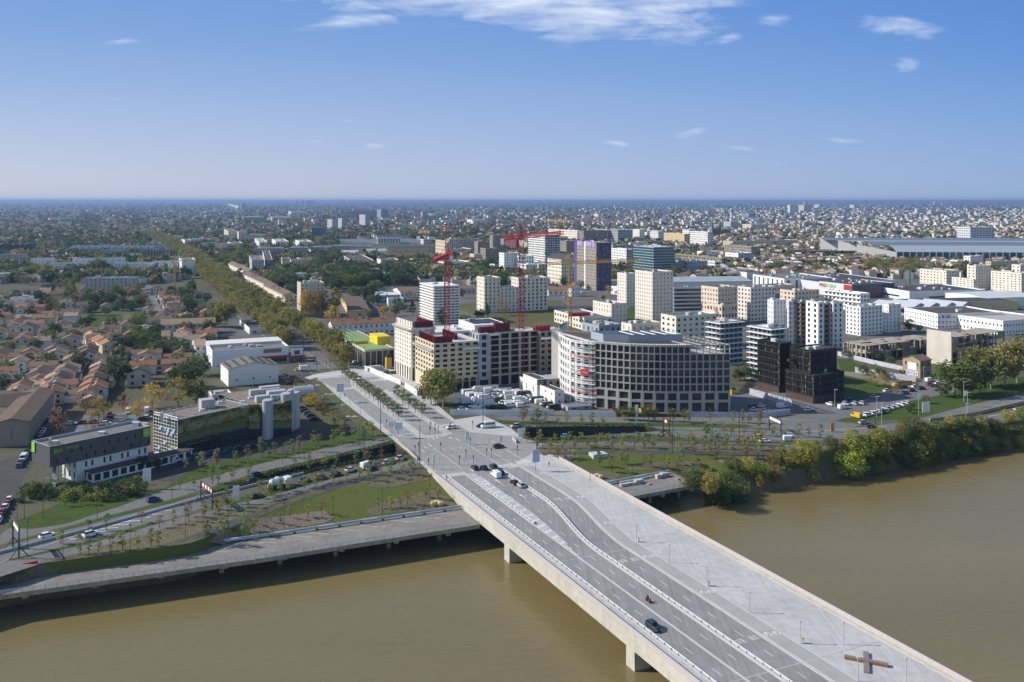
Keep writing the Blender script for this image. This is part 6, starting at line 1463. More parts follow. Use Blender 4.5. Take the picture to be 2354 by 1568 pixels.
for k in range(14):
    C, L, B, Rr, h, u, v, dl, dr = hl[1:]; g = MB(); p = C+u*(dr*k/14); a = dr/14*.8
    q0, q1, q2, q3 = p+ZV*h, p+u*a+ZV*h, p+u*a*.5+ZV*(h+4.5), None
    for (x, y_) in ((0, dl),): g.quad(p+ZV*h, p+u*a*.7+ZV*(h+4.5), p+u*a*.7+v*dl+ZV*(h+4.5), p+v*dl+ZV*h,0); g.quad(p+u*a*.7+ZV*(h+4.5), p+u*a+ZV*h, p+u*a+v*dl+ZV*h, p+u*a*.7+v*dl+ZV*(h+4.5),1)
    g.tri(p+ZV*h, p+u*a+ZV*h, p+u*a*.7+ZV*(h+4.5),1); g.build('saw_tooth', [M_PALEMET, M_BLUEG], hl[0])
# railway sheds
gable('engine_shed', 'dark low roofed railway shed in the centre distance', 'railway shed', 'A2',1080,1110,1400,385,410, M_GREY, M_ROOFD,80,2.5, 'R', h=8, dl=90, bay=20, ww=.1, wh=.2)
BL('depot', 'pale railway depot building with ribbed front in the centre distance', 'railway depot', 'A2',940,1120,1330,398,445, M_PALEMET,1,6, .4, .8, 'dark', M_ROOFL,80, h=13, units=0, mull=0, cap=30, dl=30)
gable('goods_shed', 'long dark goods shed beside the meadow in the centre', 'railway shed', 'A2',1210,1220,1655,490,525, M_OAK, M_ROOFD,84,2.5, 'R', h=8, dl=30, bay=20, ww=.1, wh=.2)
for i in range(4):
    p0 = P(*cr('A2',760+i*60,422+i*9)); g = MB(); tr = thing('train', 'long white and grey train parked in the railway yard, '+('farthest', 'second farthest', 'third farthest', 'nearest')[i], 'train', p0,0, final=True)
    for k in range(7): boxed((p0.x+k*27, p0.y+k*2.2,0),(25.5,3,3.8), rz=.08).build('carriage', M_CLADW, tr)
gable('warehouse', 'white gabled warehouse beside the long shaded offices', 'warehouse', 'A2',700,705,945,535,565, M_WHITE, M_ROOFL,78,3, 'R', h=8, dl=40, bay=20, ww=.1, wh=.2)
gable('warehouse', 'second white gabled warehouse with a pale front in the centre', 'warehouse', 'A2',1005,1010,1200,520,550, M_WHITE, M_BLUEG,78,3, 'R', h=8, dl=40, bay=20, ww=.1, wh=.2)
BL('warehouse', 'white ridged low warehouse above the old estate', 'warehouse', 'A2',940,950,1235,560,590, M_CLADW,1,20, .1, .2, 'dark', M_ROOFW,80, h=7, dl=40, units=4)
gable('school', 'low brown roofed building with white gable near the striped tower', 'school', 'A2',1260,1330,1515,900,945, M_WHITE, M_TILEB,72,3, 'R', nf=1, bay=4, h=5)
BL('temporary_classrooms', 'dark blue temporary classrooms with a white roof', 'classrooms', 'A2',1055,1100,1325,925,965, M_BLUEG,2,4, .6, .4, 'dark', M_ROOFW,74, h=7)
BL('white_cabin', 'white two storey cabin block with outside stairs near the striped tower', 'cabin block', 'A2',1208,1215,1358,955,1003, M_WHITE,2,30, .02, .1, 'dark', M_ROOFL,76, h=7, dl=10, units=0)
gable('brown_hall', 'long low brown roofed hall behind the striped tower', 'hall', 'A2',1860,1868,2020,865,910, M_BEIGE, M_TILEB,76,2.5, 'R', h=5, dl=14, nf=1)
gable('yellow_hall', 'yellow walled hall with a maroon roof below the golden poplars', 'hall', 'A2',780,860,1050,1075,1120, M_OAK, M_TILEB,76,2.0, 'R', h=5, nf=1, bay=12, ww=.1)
gable('garden_hall', 'red roofed cottage beside the rail line in front of the lilac tower', 'hall', 'A3',328,335,520,880,940, M_HWALLW, M_TILEO,78,3, 'R', h=5, dl=12, nf=1, bay=5)
gable('gabled_hall', 'white gabled house with red roof in front of the lilac tower', 'house', 'A3',520,550,630,850,935, M_HWALLW, M_TILEO,60,4, 'L', h=9, nf=2, bay=4)
# terrace of brown roofed flats along the avenue
for i,(x0, y0, x1, y1) in enumerate(((570,648,612,678),(612,678,655,706),(540,622,568,645))):
    a, c = P(x0, y0), P(x1, y1); d = (c-a); Ln = d.length; 
    gable('avenue_terrace', 'long cream terrace with brown tiled roof beside the plane tree avenue, '+('middle', 'nearest', 'farthest')[i]+' one', 'terrace', None, x0, x1, x1+26, PX((c.x, c.y,10))[1], y1, M_CREAM, M_TILEB,65,2.6, 'L', nf=3, bay=4, chim=6, dr=11, dl=Ln*.97)
# school like long tiled buildings on the left
gable('long_house', 'long white two storey building with a pale tiled roof on the left', 'school', 'B1',1345,1480,1975,232,300, M_HWALLW, M_TILEP,72,3.0, 'R', nf=2, bay=4, ww=.3, wh=.4, h=7.5)
for i, a in enumerate((('B1',1352,1490,1560,335,385),('B1',1485,1600,1720,350,400),('B1',1585,1700,1835,375,430))):
    gable('cream_house', 'cream house with pale tiled roof below the long white building, '+('left', 'middle', 'right')[i]+' one', 'house', *a, M_HWALLW, M_TILEP,70,2.4, 'R', nf=2, bay=4, h=6.5)
gable('yellow_house', 'yellow walled long house with a dark roof on the left', 'house', 'B1',975,1110,1240,240,305, M_OAK, M_TILEB,66,2.8, 'L', nf=2, bay=4, h=6.5)
gable('yellow_villa', 'cream villa with hipped brown roof in the left gardens', 'house', 'B1',635,700,800,55,110, M_OAK, M_TILEB,70,2.4, 'R', nf=2, bay=4, h=6.5)
BL('white_annexe', 'white flat roofed annexe at the left end of the long white building', 'annexe', 'B1',1190,1260,1390,262,320, M_WHITE,1,5, .2, .3, 'dark', M_ROOFL,70, h=5)
gable('square_house', 'square cream house with pale hipped roof beside the retail shed', 'house', 'B1',1768,1800,1900,425,505, M_HWALLW, M_TILEP,66,2.0, 'R', nf=2, bay=4, h=7)
gable('brown_shed', 'big brown roofed shed with pale metal side at the left edge', 'warehouse', None,-60,-14,66,975,1060, M_TAUPE, M_TILEB,-18.5+90,1.5, 'L', h=9, dl=60, bay=20, ww=.02)
gable('corner_house', 'large stone house with a broad hipped brown roof at the left edge', 'house', None,-40,-5,70,935,990, M_HWALL, M_TILEB,62,3.5, 'R', nf=2, h=7, bay=4)
r = BL('gym', 'white gym with solar panels on its roof behind the concrete block', 'gym', 'B2',1990,2010,2310,235,330, M_WHITE,1,9, .3, .3, 'dark', M_ROOFW,68, units=1, par=.2, dl=34)
for k in range(3): oboxed(r[1]+r[6]*(r[9]*(.1+.28*k))+r[7]*8+ZV*(r[5]+.1), r[6]*(r[9]*.24), r[7]*20,(0,0, .25)).build('solar_panel', M_NAVY, r[0])
BL('gym', 'long low white roofed school wing behind the sandy block', 'school', 'B2',1600,1625,2000,300,350, M_WHITE,1,9, .4, .3, 'dark', M_ROOFW,68, units=3, par=.3, dl=30)
# tower cranes
def lattice(b, a, c, w, r, n=None, m=0):
    a, c = Vector(a), Vector(c); d = (c-a); Ln = d.length; d.normalize(); up = ZV if abs(d.z) < .9 else Vector((0,1,0)); s = d.cross(up).normalized(); t = s.cross(d)
    n = n or max(2, int(Ln/(w*1.4))); co = [s*w/2+t*w/2,-s*w/2+t*w/2,-s*w/2-t*w/2, s*w/2-t*w/2]
    for q in co: b.tube(a+q, c+q, r, n=4, m=m, cap=False)
    for k in range(n):
        p, p2 = a+d*(Ln*k/n), a+d*(Ln*(k+1)/n)
        for j in range(4): b.tube(p+co[j], p2+co[(j+1) % 4], r*.7, n=3, m=m, cap=False); b.tube(p+co[j], p+co[(j+1) % 4], r*.7, n=3, m=m, cap=False)
def crane(desc, x, ytop, ybase, m, jib, cj, w=1.8, r=.13, zb=0.0, jd=None, h=None, mj=None):
    """mast at picture x; jib and counter jib run along jd (a world direction)"""
    base = P(x, ybase,0); hh = CAMH*(1-(ytop-YH)/(ybase-YH)) if h is None else h
    t = thing('tower_crane', desc, 'crane', base,0, final=True); g = MB(); lattice(g, base, base+ZV*hh, w, r); g.build('mast', m, t)
    d = Vector(jd).normalized(); top = base+ZV*hh; mj = mj or m
    g = MB(); lattice(g, top+ZV*.9, top+d*jib+ZV*.9, w*.75, r); g.build('jib', mj, t)
    g = MB(); lattice(g, top+ZV*.9, top-d*cj+ZV*.9, w*.75, r); g.build('counter_jib', mj, t)
    oboxed(top-d*cj-Vector((0,0,2.2)), d*3.0, Vector((-d.y, d.x,0))*1.6,(0,0,2.8)).build('counterweight', M_CONC, t)
    g = MB(); lattice(g, top+ZV*1.5, top+ZV*7, w*.5, r); g.tube(top+ZV*7, top+d*jib*.6+ZV*1.6, r*.6, n=4); g.tube(top+ZV*7, top-d*cj*.85+ZV*1.6, r*.6, n=4); g.build('tower_head', m, t)
    boxed((top.x+w, top.y-w*.5, hh-1.8),(1.8,1.8,2.2)).build('cab', M_WHITE, t)
    g = MB(); q = top+d*jib*.55; g.box((q.x, q.y, hh-.4),(1.2,1.2, .6)); g.tube(q, q-ZV*9, .06, n=4); g.box((q.x, q.y, hh-10),(.6, .6,1)); g.build('hook', M_DARKM, t)
    return t
crane('red lattice tower crane over the sandy block, jib pointing towards the viewer',1027,590,868, M_RED,42,14,2.4, .2, jd=(-.07,-.99,0))
crane('tall red tower crane over the concrete block, long jib to the right',1198,548,880, M_RED,60,22,2.4, .2, jd=(.40, .92,0), mj=mat('bright_red_steel',(.62, .03, .03), .5, .4))
crane('orange yellow tower crane in front of the lilac tower',1310,607,760, M_YEL,62,26,2.4, .22, jd=(.88, .48,0))
crane('dark blue tower crane behind the lilac tower with a red and white jib',1398.5,508,630, M_BLUES,60,17,2.4, .22, jd=(-1, .25,0), mj=mat('red_white_jib',(.5, .22, .22), .6, .4))
crane('yellow tower crane behind the balcony tower',1286,510,590, M_YEL,18,40,2.4, .22, jd=(.6,-.8,0))
crane('yellow tower crane beside the teal blue office block',702,512,575, M_YEL,60,14,2.4, .24, jd=(-1, .1,0))
crane('slim yellow crane in the railway meadow',977,535,592, M_YEL,8,20,2.2, .22, jd=(.6,-.8,0))
crane('small yellow crane among the white flats on the left',401.5,601,662, M_YEL,22,6,1.6, .16, jd=(.9,-.2,0))
crane('thin distant red crane behind the near red one',1025.5,524,640, M_RED,12,8,2.0, .2, jd=(.3,-.9,0))
# ---------------------------------------------------------------- plants
def tree_proto(name, desc, cat, H, r, trunk, leaf, n, lsz, shape='round', bark=M_BARK, seed=1, limbs=5, gap=.5):
    """tapered trunk with limbs, and a crown of many leaf sized faces gathered in uneven clumps; unit: metres"""
    rn = random.Random(seed); t = thing(name, desc, cat,(0,0,-500))
    t.matrix_basis = Matrix(); g = MB(); zc = trunk+(H-trunk)*.5; hz = (H-trunk)/2
    tr = max(.05, H*.014)
    g.tube((0,0,-.1),(0,0, trunk+hz*.5), tr*1.5, tr*.7,6)
    for k in range(limbs):
        a = k*2*math.pi/max(1, limbs)+rn.random(); g.tube((0,0, trunk*.85+k*.12*hz),(math.cos(a)*r*.6, math.sin(a)*r*.6, zc+rn.uniform(-.2, .4)*hz), tr*.6, tr*.2,4, cap=False)
    if trunk > .3: g.build('trunk', bark, t)
    cl = []; nc = max(14, n//34)
    for _ in range(nc):
        while 1:
            x, y, z = rn.uniform(-1,1), rn.uniform(-1,1), rn.uniform(-1,1); d = x*x+y*y+z*z
            if d < 1 and d > .12: break
        w = 1.0
        if shape == 'cone': w = max(.06,(1-z)/2)*1.15
        elif shape == 'pop': w = (.55+.45*math.cos(z*1.3))*(1 if z < .3 else 1-(z-.3)*.7)
        elif shape == 'round': w = 1.0
        cl.append((x*r*w, y*r*w, zc+z*hz, rn.uniform(.16, .38)*(r if shape != 'cone' else r*.6)*(1.0 if n > 500 else 1.35)))
    cl.sort(key=lambda c: c[2]); rg = np.random.default_rng(seed); per = n//nc
    V_, F_ = [], []
    for (x, y, z, cr_) in cl:
        c = rg.normal(0, .5,(per,3))*cr_*np.array([1.15,1.15, .8])+np.array([x, y, z]); nd = rg.normal(0,1,(per,3)); nd[:,2] = np.abs(nd[:,2])+.3; nd /= np.linalg.norm(nd, axis=1)[:, None]
        e1 = np.cross(nd, rg.normal(0,1,(per,3))); e1 /= np.linalg.norm(e1, axis=1)[:, None]; e2 = np.cross(nd, e1); s = lsz*rg.uniform(.55,1.15,(per,1)); e1 = e1*s; e2 = e2*s*.8
        for i in range(per):
            k = len(V_); V_ += [tuple(c[i]-e1[i]), tuple(c[i]-e2[i]*.9), tuple(c[i]+e1[i]), tuple(c[i]+e2[i])]; F_.append((k, k+1, k+2, k+3))
    me = bpy.data.meshes.new('crown'); me.from_pydata(V_, [], F_); me.materials.append(leaf); me.update()
    obj('crown', me, t); proto(t); return t
TP = {}
def TK(key, name, desc, *a, **k): TP[key] = tree_proto(name, desc, k.pop('cat', 'tree'), *a, **k); TP[key]['_n'] = 0
TK('plane', 'plane_tree', 'olive green plane tree',15,5.8,4.0, L_PLANE,3000, .50, seed=3, bark=M_PBARK)
TK('plane2', 'plane_tree', 'large olive plane tree',15,6.0,3.0, L_PLANE,2800, .52, seed=4, bark=M_PBARK)
TK('dark', 'evergreen_tree', 'dark green round tree',11,4.6,1.6, L_DARK,1700, .38, seed=5)
TK('mid', 'leafy_tree', 'mid green bushy tree',9,4.0,1.4, L_MID,1500, .36, seed=6)
TK('yel', 'autumn_tree', 'yellow autumn tree',8.5,3.8,1.8, L_YEL,1000, .30, seed=7)
TK('brn', 'autumn_tree', 'brown thinning autumn tree',8.5,3.6,1.6, L_BRN,750, .24, seed=8)
TK('pop', 'poplar_tree', 'tall narrow golden poplar',20,4.2,3.0, L_YEL,2400, .38, 'pop', seed=9)
TK('popg', 'poplar_tree', 'tall narrow dark green tree',16,3.6,1.5, L_DARK,1700, .40, 'pop', seed=10)
TK('con', 'conifer', 'dark pointed conifer',13,4.0,1.0, L_DARK,1500, .38, 'cone', seed=11)
TK('yng', 'young_tree', 'young staked tree with thin green crown',5.6,1.15,1.1, L_YNG,420, .17, 'pop', seed=12, limbs=3)
TK('yng2', 'young_tree', 'young slender tree with sparse yellow green crown',5.2,1.05,1.0, L_LIME,360, .16, 'pop', seed=13, limbs=3)
TK('yng3', 'young_tree', 'young slender tree with rusty leaves',4.8, .95,1.1, L_BRN,260, .15, 'pop', seed=14, limbs=3)
TK('str', 'street_tree', 'small clipped street tree with a dark green crown',7.0,1.9,1.9, L_MID,1100, .19, seed=15, limbs=4)
TK('bank', 'riverside_bush', 'broad green willow bush',7.5,5.0, .2, L_MID,2600, .32, seed=16)
TK('bankl', 'riverside_bush', 'yellow green willow bush',8.5,4.6, .2, L_LIME,2600, .30, seed=17)
TK('banky', 'riverside_bush', 'golden brown riverside bush',9,4.2, .2, leafmat('ochre_leaves',(.20, .16, .045),(.13, .11, .035)),2200, .28, seed=18)
TK('bush', 'bush', 'low dark garden bush',2.6,2.0, .0, L_DARK,380, .24, cat='bush', seed=19)
TK('bushp', 'bush', 'pale shrub',3.0,2.6, .0, L_PALE,380, .24, cat='bush', seed=20)
TK('bushy', 'bush', 'low yellowish shrub',1.8,1.5, .0, L_LIME,260, .18, cat='bush', seed=21)
BASEH = dict(plane=15, plane2=15, dark=11, mid=9, yel=8.5, brn=8.5, pop=20, popg=16, con=13, yng=5.6, yng2=5.2, yng3=4.8, str=7, bank=7.5, bankl=8.5, banky=9, bush=2.6, bushp=3, bushy=1.8)
def plant(key, x, y, h=None, wide=1.0, group=None, z=None, world=None, dz=0.0):
    """x, y: foot in the picture"""
    p = world if world is not None else (PG(x, y) if z is None else P(x, y, z))
    p = Vector((p[0], p[1], p[2]+dz)); k = (h/BASEH[key]) if h else RN.uniform(.85,1.15)
    src = TP[key]; rz = RN.uniform(0,6.28); s = (k*wide*RN.uniform(.93,1.07), k*wide*RN.uniform(.93,1.07), k)
    desc = src_desc[key]
    if not src.get('_n'):
        src['_n'] = 1; src.matrix_basis = Matrix.Translation(p) @ Matrix.Rotation(rz,4, 'Z') @ Matrix.Diagonal((*s,1)); src['group'] = group or 'trees'
        for i, T in enumerate(THINGS):
            if T[0] is src: THINGS[i] = (src, desc, p)
        return src
    return dup(src, p, rz, s, desc, group or src.get('group', 'trees'))
src_desc = {k: next(T[1] for T in THINGS if T[0] is v) for k, v in TP.items()}
# the avenue of plane trees: two double rows running away from the junction
G1 = 'plane trees of the long avenue'
for k in range(len(AVC)-1):
    a, c = AVC[k], AVC[k+1]; d = (c-a); n_ = Vector((d.y,-d.x,0)).normalized(); m = max(1, round(d.length/(12.5 if k < 5 else 17)))
    for j in range(m):
        for off_ in (-10,10):
            if k == 0 and off_ < 0: continue
            p = a+d*((j+RN.uniform(-.2, .2))/m)+n_*(off_+RN.uniform(-1,1)); plant('plane' if j % 2 else 'plane2',0,0, RN.uniform(12,17.5), RN.uniform(.8, .98), G1, world=p)
# street trees of the boulevard (two rows)
for (bx, by, n, bx2, by2) in ((795,710,14,1310,1108),(1297,920,5,1528,1085)):
    a, c = PC('B2', bx, by), PC('B2', bx2, by2)
    for k in range(n): plant('str',0,0, RN.uniform(6.2,7.4),1, 'street trees between the boulevard lanes', world=a.lerp(c, k/(n-1)))
# large trees placed one by one: kind, crop, x, y of the foot, height
ONE = [('mid', 'B2',1610,960,13),('plane', 'B2',1720,1000,18),('plane2', 'B2',1650,970,16),
 ('yel', 'B2',510,1005,7),('brn', 'B2',590,1030,5),('dark', 'B1',1080,800,15),('dark', 'B1',1750,820,14),('dark', 'B1',1660,800,12),('mid', 'B1',1850,700,12),('yel', 'B1',1400,1000,11),('yel', 'B1',1640,985,13),('mid', 'B1',1800,960,12),('brn', 'B1',1880,940,9),
 ('yel', 'B1',910,1110,9),('yel', 'B1',1260,1110,8),('brn', 'B1',790,1060,12),('brn', 'B1',550,1260,12),('brn', 'B1',870,1240,8),('brn', 'B1',1130,1010,8),('dark', 'B1',180,870,10),('dark', 'B1',20,850,9),('dark', 'B1',260,600,7),('mid', 'B1',450,560,5),('dark', 'B1',330,1150,6),('mid', 'B1',250,1250,5),
 ('mid', 'B1',1250,400,8),('dark', 'B1',1400,470,8),('dark', 'B1',1480,500,8),('mid', 'B1',1560,500,8),('dark', 'B1',1620,520,9),('dark', 'B1',1740,560,9),('dark', 'B1',1200,440,8),('mid', 'B1',1330,560,6),('mid', 'B1',1600,660,8),('dark', 'B1',1520,640,7),('mid', 'B1',1690,640,7),('yel', 'B1',1300,540,4),('dark', 'B1',1330,440,8),('mid', 'B1',1540,290,7),('mid', 'B1',1640,320,7),('mid', 'B1',1720,330,7),('mid', 'B1',1870,360,6),
 ('plane', 'B1',2080,260,20),('plane2', 'B1',2000,250,14),('dark', 'B1',830,240,9),('mid', 'B1',1020,300,6),('popg', 'A1',1765,920,17),('dark', 'A1',1670,940,10),('mid', 'A1',1760,1080,11),('dark', 'A1',1900,1000,10),('mid', 'A1',1930,1120,11),('dark', 'A1',1690,1080,9),('mid', 'A1',1850,1130,10),('mid', 'A1',890,740,22),('dark', 'A1',940,745,15),('dark', 'A1',60,690,15),('dark', 'A1',120,700,12),('dark', 'A1',560,715,12),('dark', 'A1',640,718,12),
 ('mid', 'A1',170,820,10),('mid', 'A1',240,830,11),('mid', 'A1',560,870,12),('mid', 'A1',640,880,14),('mid', 'A1',720,810,12),('mid', 'A1',660,960,14),('brn', 'A1',740,950,10),('brn', 'A1',840,940,10),('brn', 'A1',930,940,9),('brn', 'A1',1000,940,9),('brn', 'A1',1110,940,9),('brn', 'A1',1190,930,9),('mid', 'A1',1290,900,11),('dark', 'A1',420,920,11),('dark', 'A1',480,900,10),('dark', 'A1',410,980,8),('mid', 'A1',800,1010,11),('dark', 'A1',880,1020,11),('dark', 'A1',960,1030,10),('mid', 'A1',1040,1000,10),('dark', 'A1',1210,1090,10),('mid', 'A1',980,1110,8),('dark', 'A1',820,1110,9),('dark', 'A1',720,1080,8),('dark', 'A1',380,1040,9),('mid', 'A1',640,1140,8),('dark', 'A1',520,1130,8),('dark', 'A1',450,1100,7),('mid', 'A1',1320,1010,7),('brn', 'A1',1370,1030,7),('mid', 'A1',1400,1130,6),
 ('pop', 'A2',460,1130,23),('pop', 'A2',560,1130,23),('pop', 'A2',640,1120,22),('pop', 'A2',730,1115,24),('pop', 'A2',690,1130,16),('yel', 'A2',700,1180,13),('yel', 'A2',300,1060,14),('mid', 'A2',250,1090,9),('popg', 'A2',205,1020,9),('con', 'A2',1440,1110,13),('con', 'A2',2130,1130,11),('dark', 'A2',2080,1140,8),('dark', 'A2',2040,1140,7),('popg', 'A2',1710,1225,16),('brn', 'A2',2285,1110,14),('yel', 'A2',1170,1120,8),('mid', 'A2',1035,1140,8),('brn', 'A2',1250,1080,5),('yel', 'A2',1405,950,7),('yel', 'A2',1460,980,6),('brn', 'A2',840,1150,7),('mid', 'A2',1980,900,6),('popg', 'A2',1895,950,10),
 ('mid', 'A3',620,870,10),('dark', 'A3',470,850,12),('dark', 'A3',415,860,6),('yel', 'A3',890,920,9),('dark', 'A3',840,970,5),('dark', 'A3',970,720,8),('con', 'A3',1020,800,12),('mid', 'A2',2150,660,14),('dark', 'A2',2255,700,20),('dark', 'A2',2180,740,9),('mid', 'A2',2030,740,13),('mid', 'A2',2100,745,12),('con', 'A2',1985,850,12),('mid', 'A2',1970,640,12),('mid', 'A2',1880,800,6),
 ('mid', 'A4',60,720,16),('mid', 'A4',120,730,18),('dark', 'A4',220,730,10),('dark', 'A4',290,735,10),('mid', 'A4',520,780,8),('mid', 'A4',600,785,7),('mid', 'A4',690,785,7),('dark', 'A4',1350,405,16),('mid', 'A4',510,700,8),('dark', 'A4',480,250,22),('dark', 'A4',920,240,24),('brn', 'A4',1480,220,24),
 ('mid', 'B4',1720,880,17),('mid', 'B4',1820,890,17),('dark', 'B4',1950,860,15),('plane', 'B4',1930,800,21),('plane', 'B4',2050,820,19),('plane2', 'B4',2180,790,21),('plane', 'B4',2290,760,21),('plane2', 'B4',2330,680,20),('plane', 'B4',2430,720,22),('mid', 'B4',1600,890,7),('mid', 'B4',1450,950,4),('dark', 'B4',1290,300,10),('mid', 'B4',1390,290,5),('mid', 'B4',720,540,6),('brn', 'B4',1000,680,6),('mid', 'B4',880,690,6),('mid', 'B4',1040,720,6),('yel', 'B4',960,790,6),('brn', 'B4',1190,870,5),('mid', 'B4',1130,600,5),('mid', 'B4',1010,560,5),('yel', 'B4',1055,810,7),('mid', 'B4',1240,720,5),('mid', 'B3',2140,740,9),('mid', 'B3',2070,740,6),('mid', 'B4',1310,1010,4),('mid', 'B4',1290,1040,4),
 ('mid', 'C1',300,660,5),('dark', 'C1',1300,420,5),('dark', 'C1',1450,430,5),('mid', 'C1',330,640,4)]
for (k, t_, x, y, h) in ONE:
    plant(k, *cr(t_, x, y), h, RN.uniform(.85,1.1), dict(pop='golden poplars by the beige tower').get(k, 'trees among the buildings'))
# clumps: kinds, crop, polygon, spacing on the ground in metres, height range, group
def clump(kinds, tg, poly, sp, h0, h1, group, jit=.4):
    pw = [PG(*q) for q in (crp(tg, *poly) if tg else poly)]; xs = [p.x for p in pw]; ys = [p.y for p in pw]; n = 0
    x = min(xs)
    while x < max(xs):
        y = min(ys)
        while y < max(ys):
            a, c = x+RN.uniform(-jit, jit)*sp, y+RN.uniform(-jit, jit)*sp
            if inpoly(a, c, [(p.x, p.y) for p in pw]) and not any(inpoly(a, c, f) for f in FOOT):
                plant(RN.choice(kinds),0,0, RN.uniform(h0, h1), RN.uniform(.8,1.15), group, world=Vector((a, c, hgt(a, c)))); n += 1
            y += sp
        x += sp
    return n
GP = 'trees of the park behind the avenue'
clump(('dark', 'mid', 'dark', 'popg'), 'A2',((150,830),(500,740),(900,700),(1110,760),(1160,860),(860,900),(640,900),(620,800),(380,790),(360,960),(180,900)),12.5,12,18, GP)
clump(('mid', 'dark', 'brn'), 'A2',((1300,1020),(1400,1030),(1420,1090),(1180,1150),(1100,1130)),13,5,9, GP)
clump(('mid', 'popg'), 'A2',((880,960),(1100,900),(1140,1040),(940,1030)),12,10,15, GP)
clump(('dark', 'popg'), 'A2',((1220,780),(1400,720),(1400,870),(1240,880)),12,14,19, GP)
clump(('dark', 'mid', 'popg'), 'A2',((500,690),(560,610),(780,600),(780,690),(600,710)),14,14,22, GP)
clump(('mid', 'dark'), 'A2',((1160,680),(1470,640),(1470,690),(1180,710)),14,8,12, GP)
clump(('plane', 'plane2'), 'A4',((810,730),(1000,740),(1300,770),(1410,740),(1400,690),(1000,680),(820,690)),15,13,17, 'plane trees of the square on the right')
clump(('mid', 'plane2', 'dark'), 'A1',((1960,660),(2060,560),(2320,500),(2354,600),(2260,680),(2100,700)),16,12,18, GP)
clump(('dark', 'mid'), 'B1',((1110,440),(1230,320),(1640,440),(1700,520),(1560,560),(1150,500)),8,6,9, 'trees behind the left houses')
clump(('mid', 'dark', 'brn'), 'A1',((400,960),(1300,900),(1300,1080),(700,1110),(420,1100)),17,7,11, 'trees in the left gardens')
GB = 'willow bushes along the river bank'
clump(('bank', 'bankl', 'banky'), None,((1590,1103),(1640,1092),(1700,1082),(1750,1070),(1850,1058),(1960,1040),(2000,1052),(1880,1088),(1760,1112),(1640,1120),(1600,1116)),5.6,4,6.5, GB)
clump(('bankl', 'bankl', 'bank'), None,((1925,1050),(1960,1035),(2070,1015),(2085,1035),(1960,1068)),4.6,7.5,10, GB)
clump(('banky', 'bankl', 'bank'), None,((2065,1028),(2110,1000),(2200,990),(2190,1020),(2090,1045)),5,6,8.5, GB)
clump(('bank', 'bankl', 'bank'), None,((2190,1010),(2240,985),(2370,958),(2380,982),(2260,1010),(2200,1022)),4.6,3.5,5, GB)
clump(('bank', 'bankl', 'banky', 'bank'), None,((1590,1112),(1700,1112),(1850,1080),(2000,1050),(2200,1015),(2370,975),(2370,992),(2200,1030),(2000,1068),(1870,1100),(1750,1126),(1640,1140),(1600,1128)),4.0,4,6, GB)
for (x, y, h, k) in ((1592,1122,6, 'bank'),(1632,1133,6, 'banky'),(1850,1070,9, 'bankl'),(1610,1125,5, 'bank')): plant(k, x, y, h,1, GB)
# hedges and garden shrubs round the hotel
GS = 'shrubs round the hotel'
clump(('bush', 'bushy', 'bush'), 'C1',((560,620),(900,600),(1200,560),(1330,540),(1340,640),(900,720),(560,700)),3.2,2,3.6, GS)
clump(('bush',), 'C1',((160,600),(460,540),(540,640),(520,700),(160,760)),3.0,1.4,2.4, GS)
clump(('bushy', 'bushp', 'bush'), 'B2',((370,760),(400,740),(470,800),(860,1150),(840,1220),(560,1020),(380,960)),4.2,1.4,2.6, 'shrubs of the wild strip beside the dark path')
clump(('bushp',), 'B1',((1060,190),(1200,150),(1340,170),(1330,200),(1150,230)),6,3,4, 'pale shrubs in the left meadow')
# young trees on the verges
GY = 'young trees planted on the verges'
def yrow(t_, pts, n, h0=4.5, h1=6.5, jit=6, kinds=('yng', 'yng2', 'yng', 'yng3')):
    for a, c in zip(pts[:-1], pts[1:]):
        for k in range(n): w = (k+RN.uniform(.1, .6))/n; plant(RN.choice(kinds), *cr(t_, a[0]+(c[0]-a[0])*w+RN.uniform(-jit, jit)*2, a[1]+(c[1]-a[1])*w+RN.uniform(-jit, jit)), RN.uniform(h0, h1), RN.uniform(.9,1.3), GY)
yrow('C1',((560,760),(1340,640)),6); yrow('C1',((1630,600),(2354,470)),6); yrow('C1',((1700,430),(2354,320)),5, jit=14)
yrow('C2',((0,320),(560,200),(1130,90)),6,4.5,8,16); yrow('C2',((200,330),(1180,100)),4)
yrow('C1',((500,1110),(900,1000),(1420,880)),2); yrow('C1',((700,1200),(1100,1160),(1560,1090)),4, jit=14); yrow('C1',((1430,960),(2354,760)),7, jit=10); yrow('C1',((1700,860),(2200,740)),4)
yrow('C2',((0,690),(700,530),(1440,390)),7, jit=8); yrow('C2',((300,440),(1400,300)),8, jit=8); yrow('C2',((0,930),(640,830)),6,3,5,26); yrow('C2',((1060,800),(1700,660)),6,4,6,24); yrow('C2',((1000,520),(1560,430)),4); yrow('C1',((1850,1110),(2354,950)),6, jit=24)
yrow('C3',((100,160),(1500,165),(2354,190)),11,4.5,6.5,5); yrow('C3',((200,215),(1300,220),(2354,230)),10,4.5,6.5,9); yrow('C3',((700,400),(1000,420)),3, jit=26); yrow('C3',((1020,360),(1700,400)),8,5,7,40); yrow('C3',((1700,300),(2354,320),(2900,330)),7,5,7,30)
yrow('C3',((330,300),(600,320)),4, jit=14); yrow('B3',((1760,1250),(2354,1255),(2900,1275)),5); yrow('B3',((60,1130),(900,1150)),8, jit=4); yrow('B3',((1000,1110),(1400,1115),(2100,1130),(2354,1140)),4,5,7,4)
for x, y in ((110,1105),(240,1120),(985,1100),(1025,1105),(1075,1108),(1115,1110),(1215,1120),(1265,1118),(1320,1118),(1455,1120),(1585,1130),(1265,1250),(1790,1265)): plant('str', *cr('B3', x, y),5.6,1.1, 'street trees in front of the curved office')
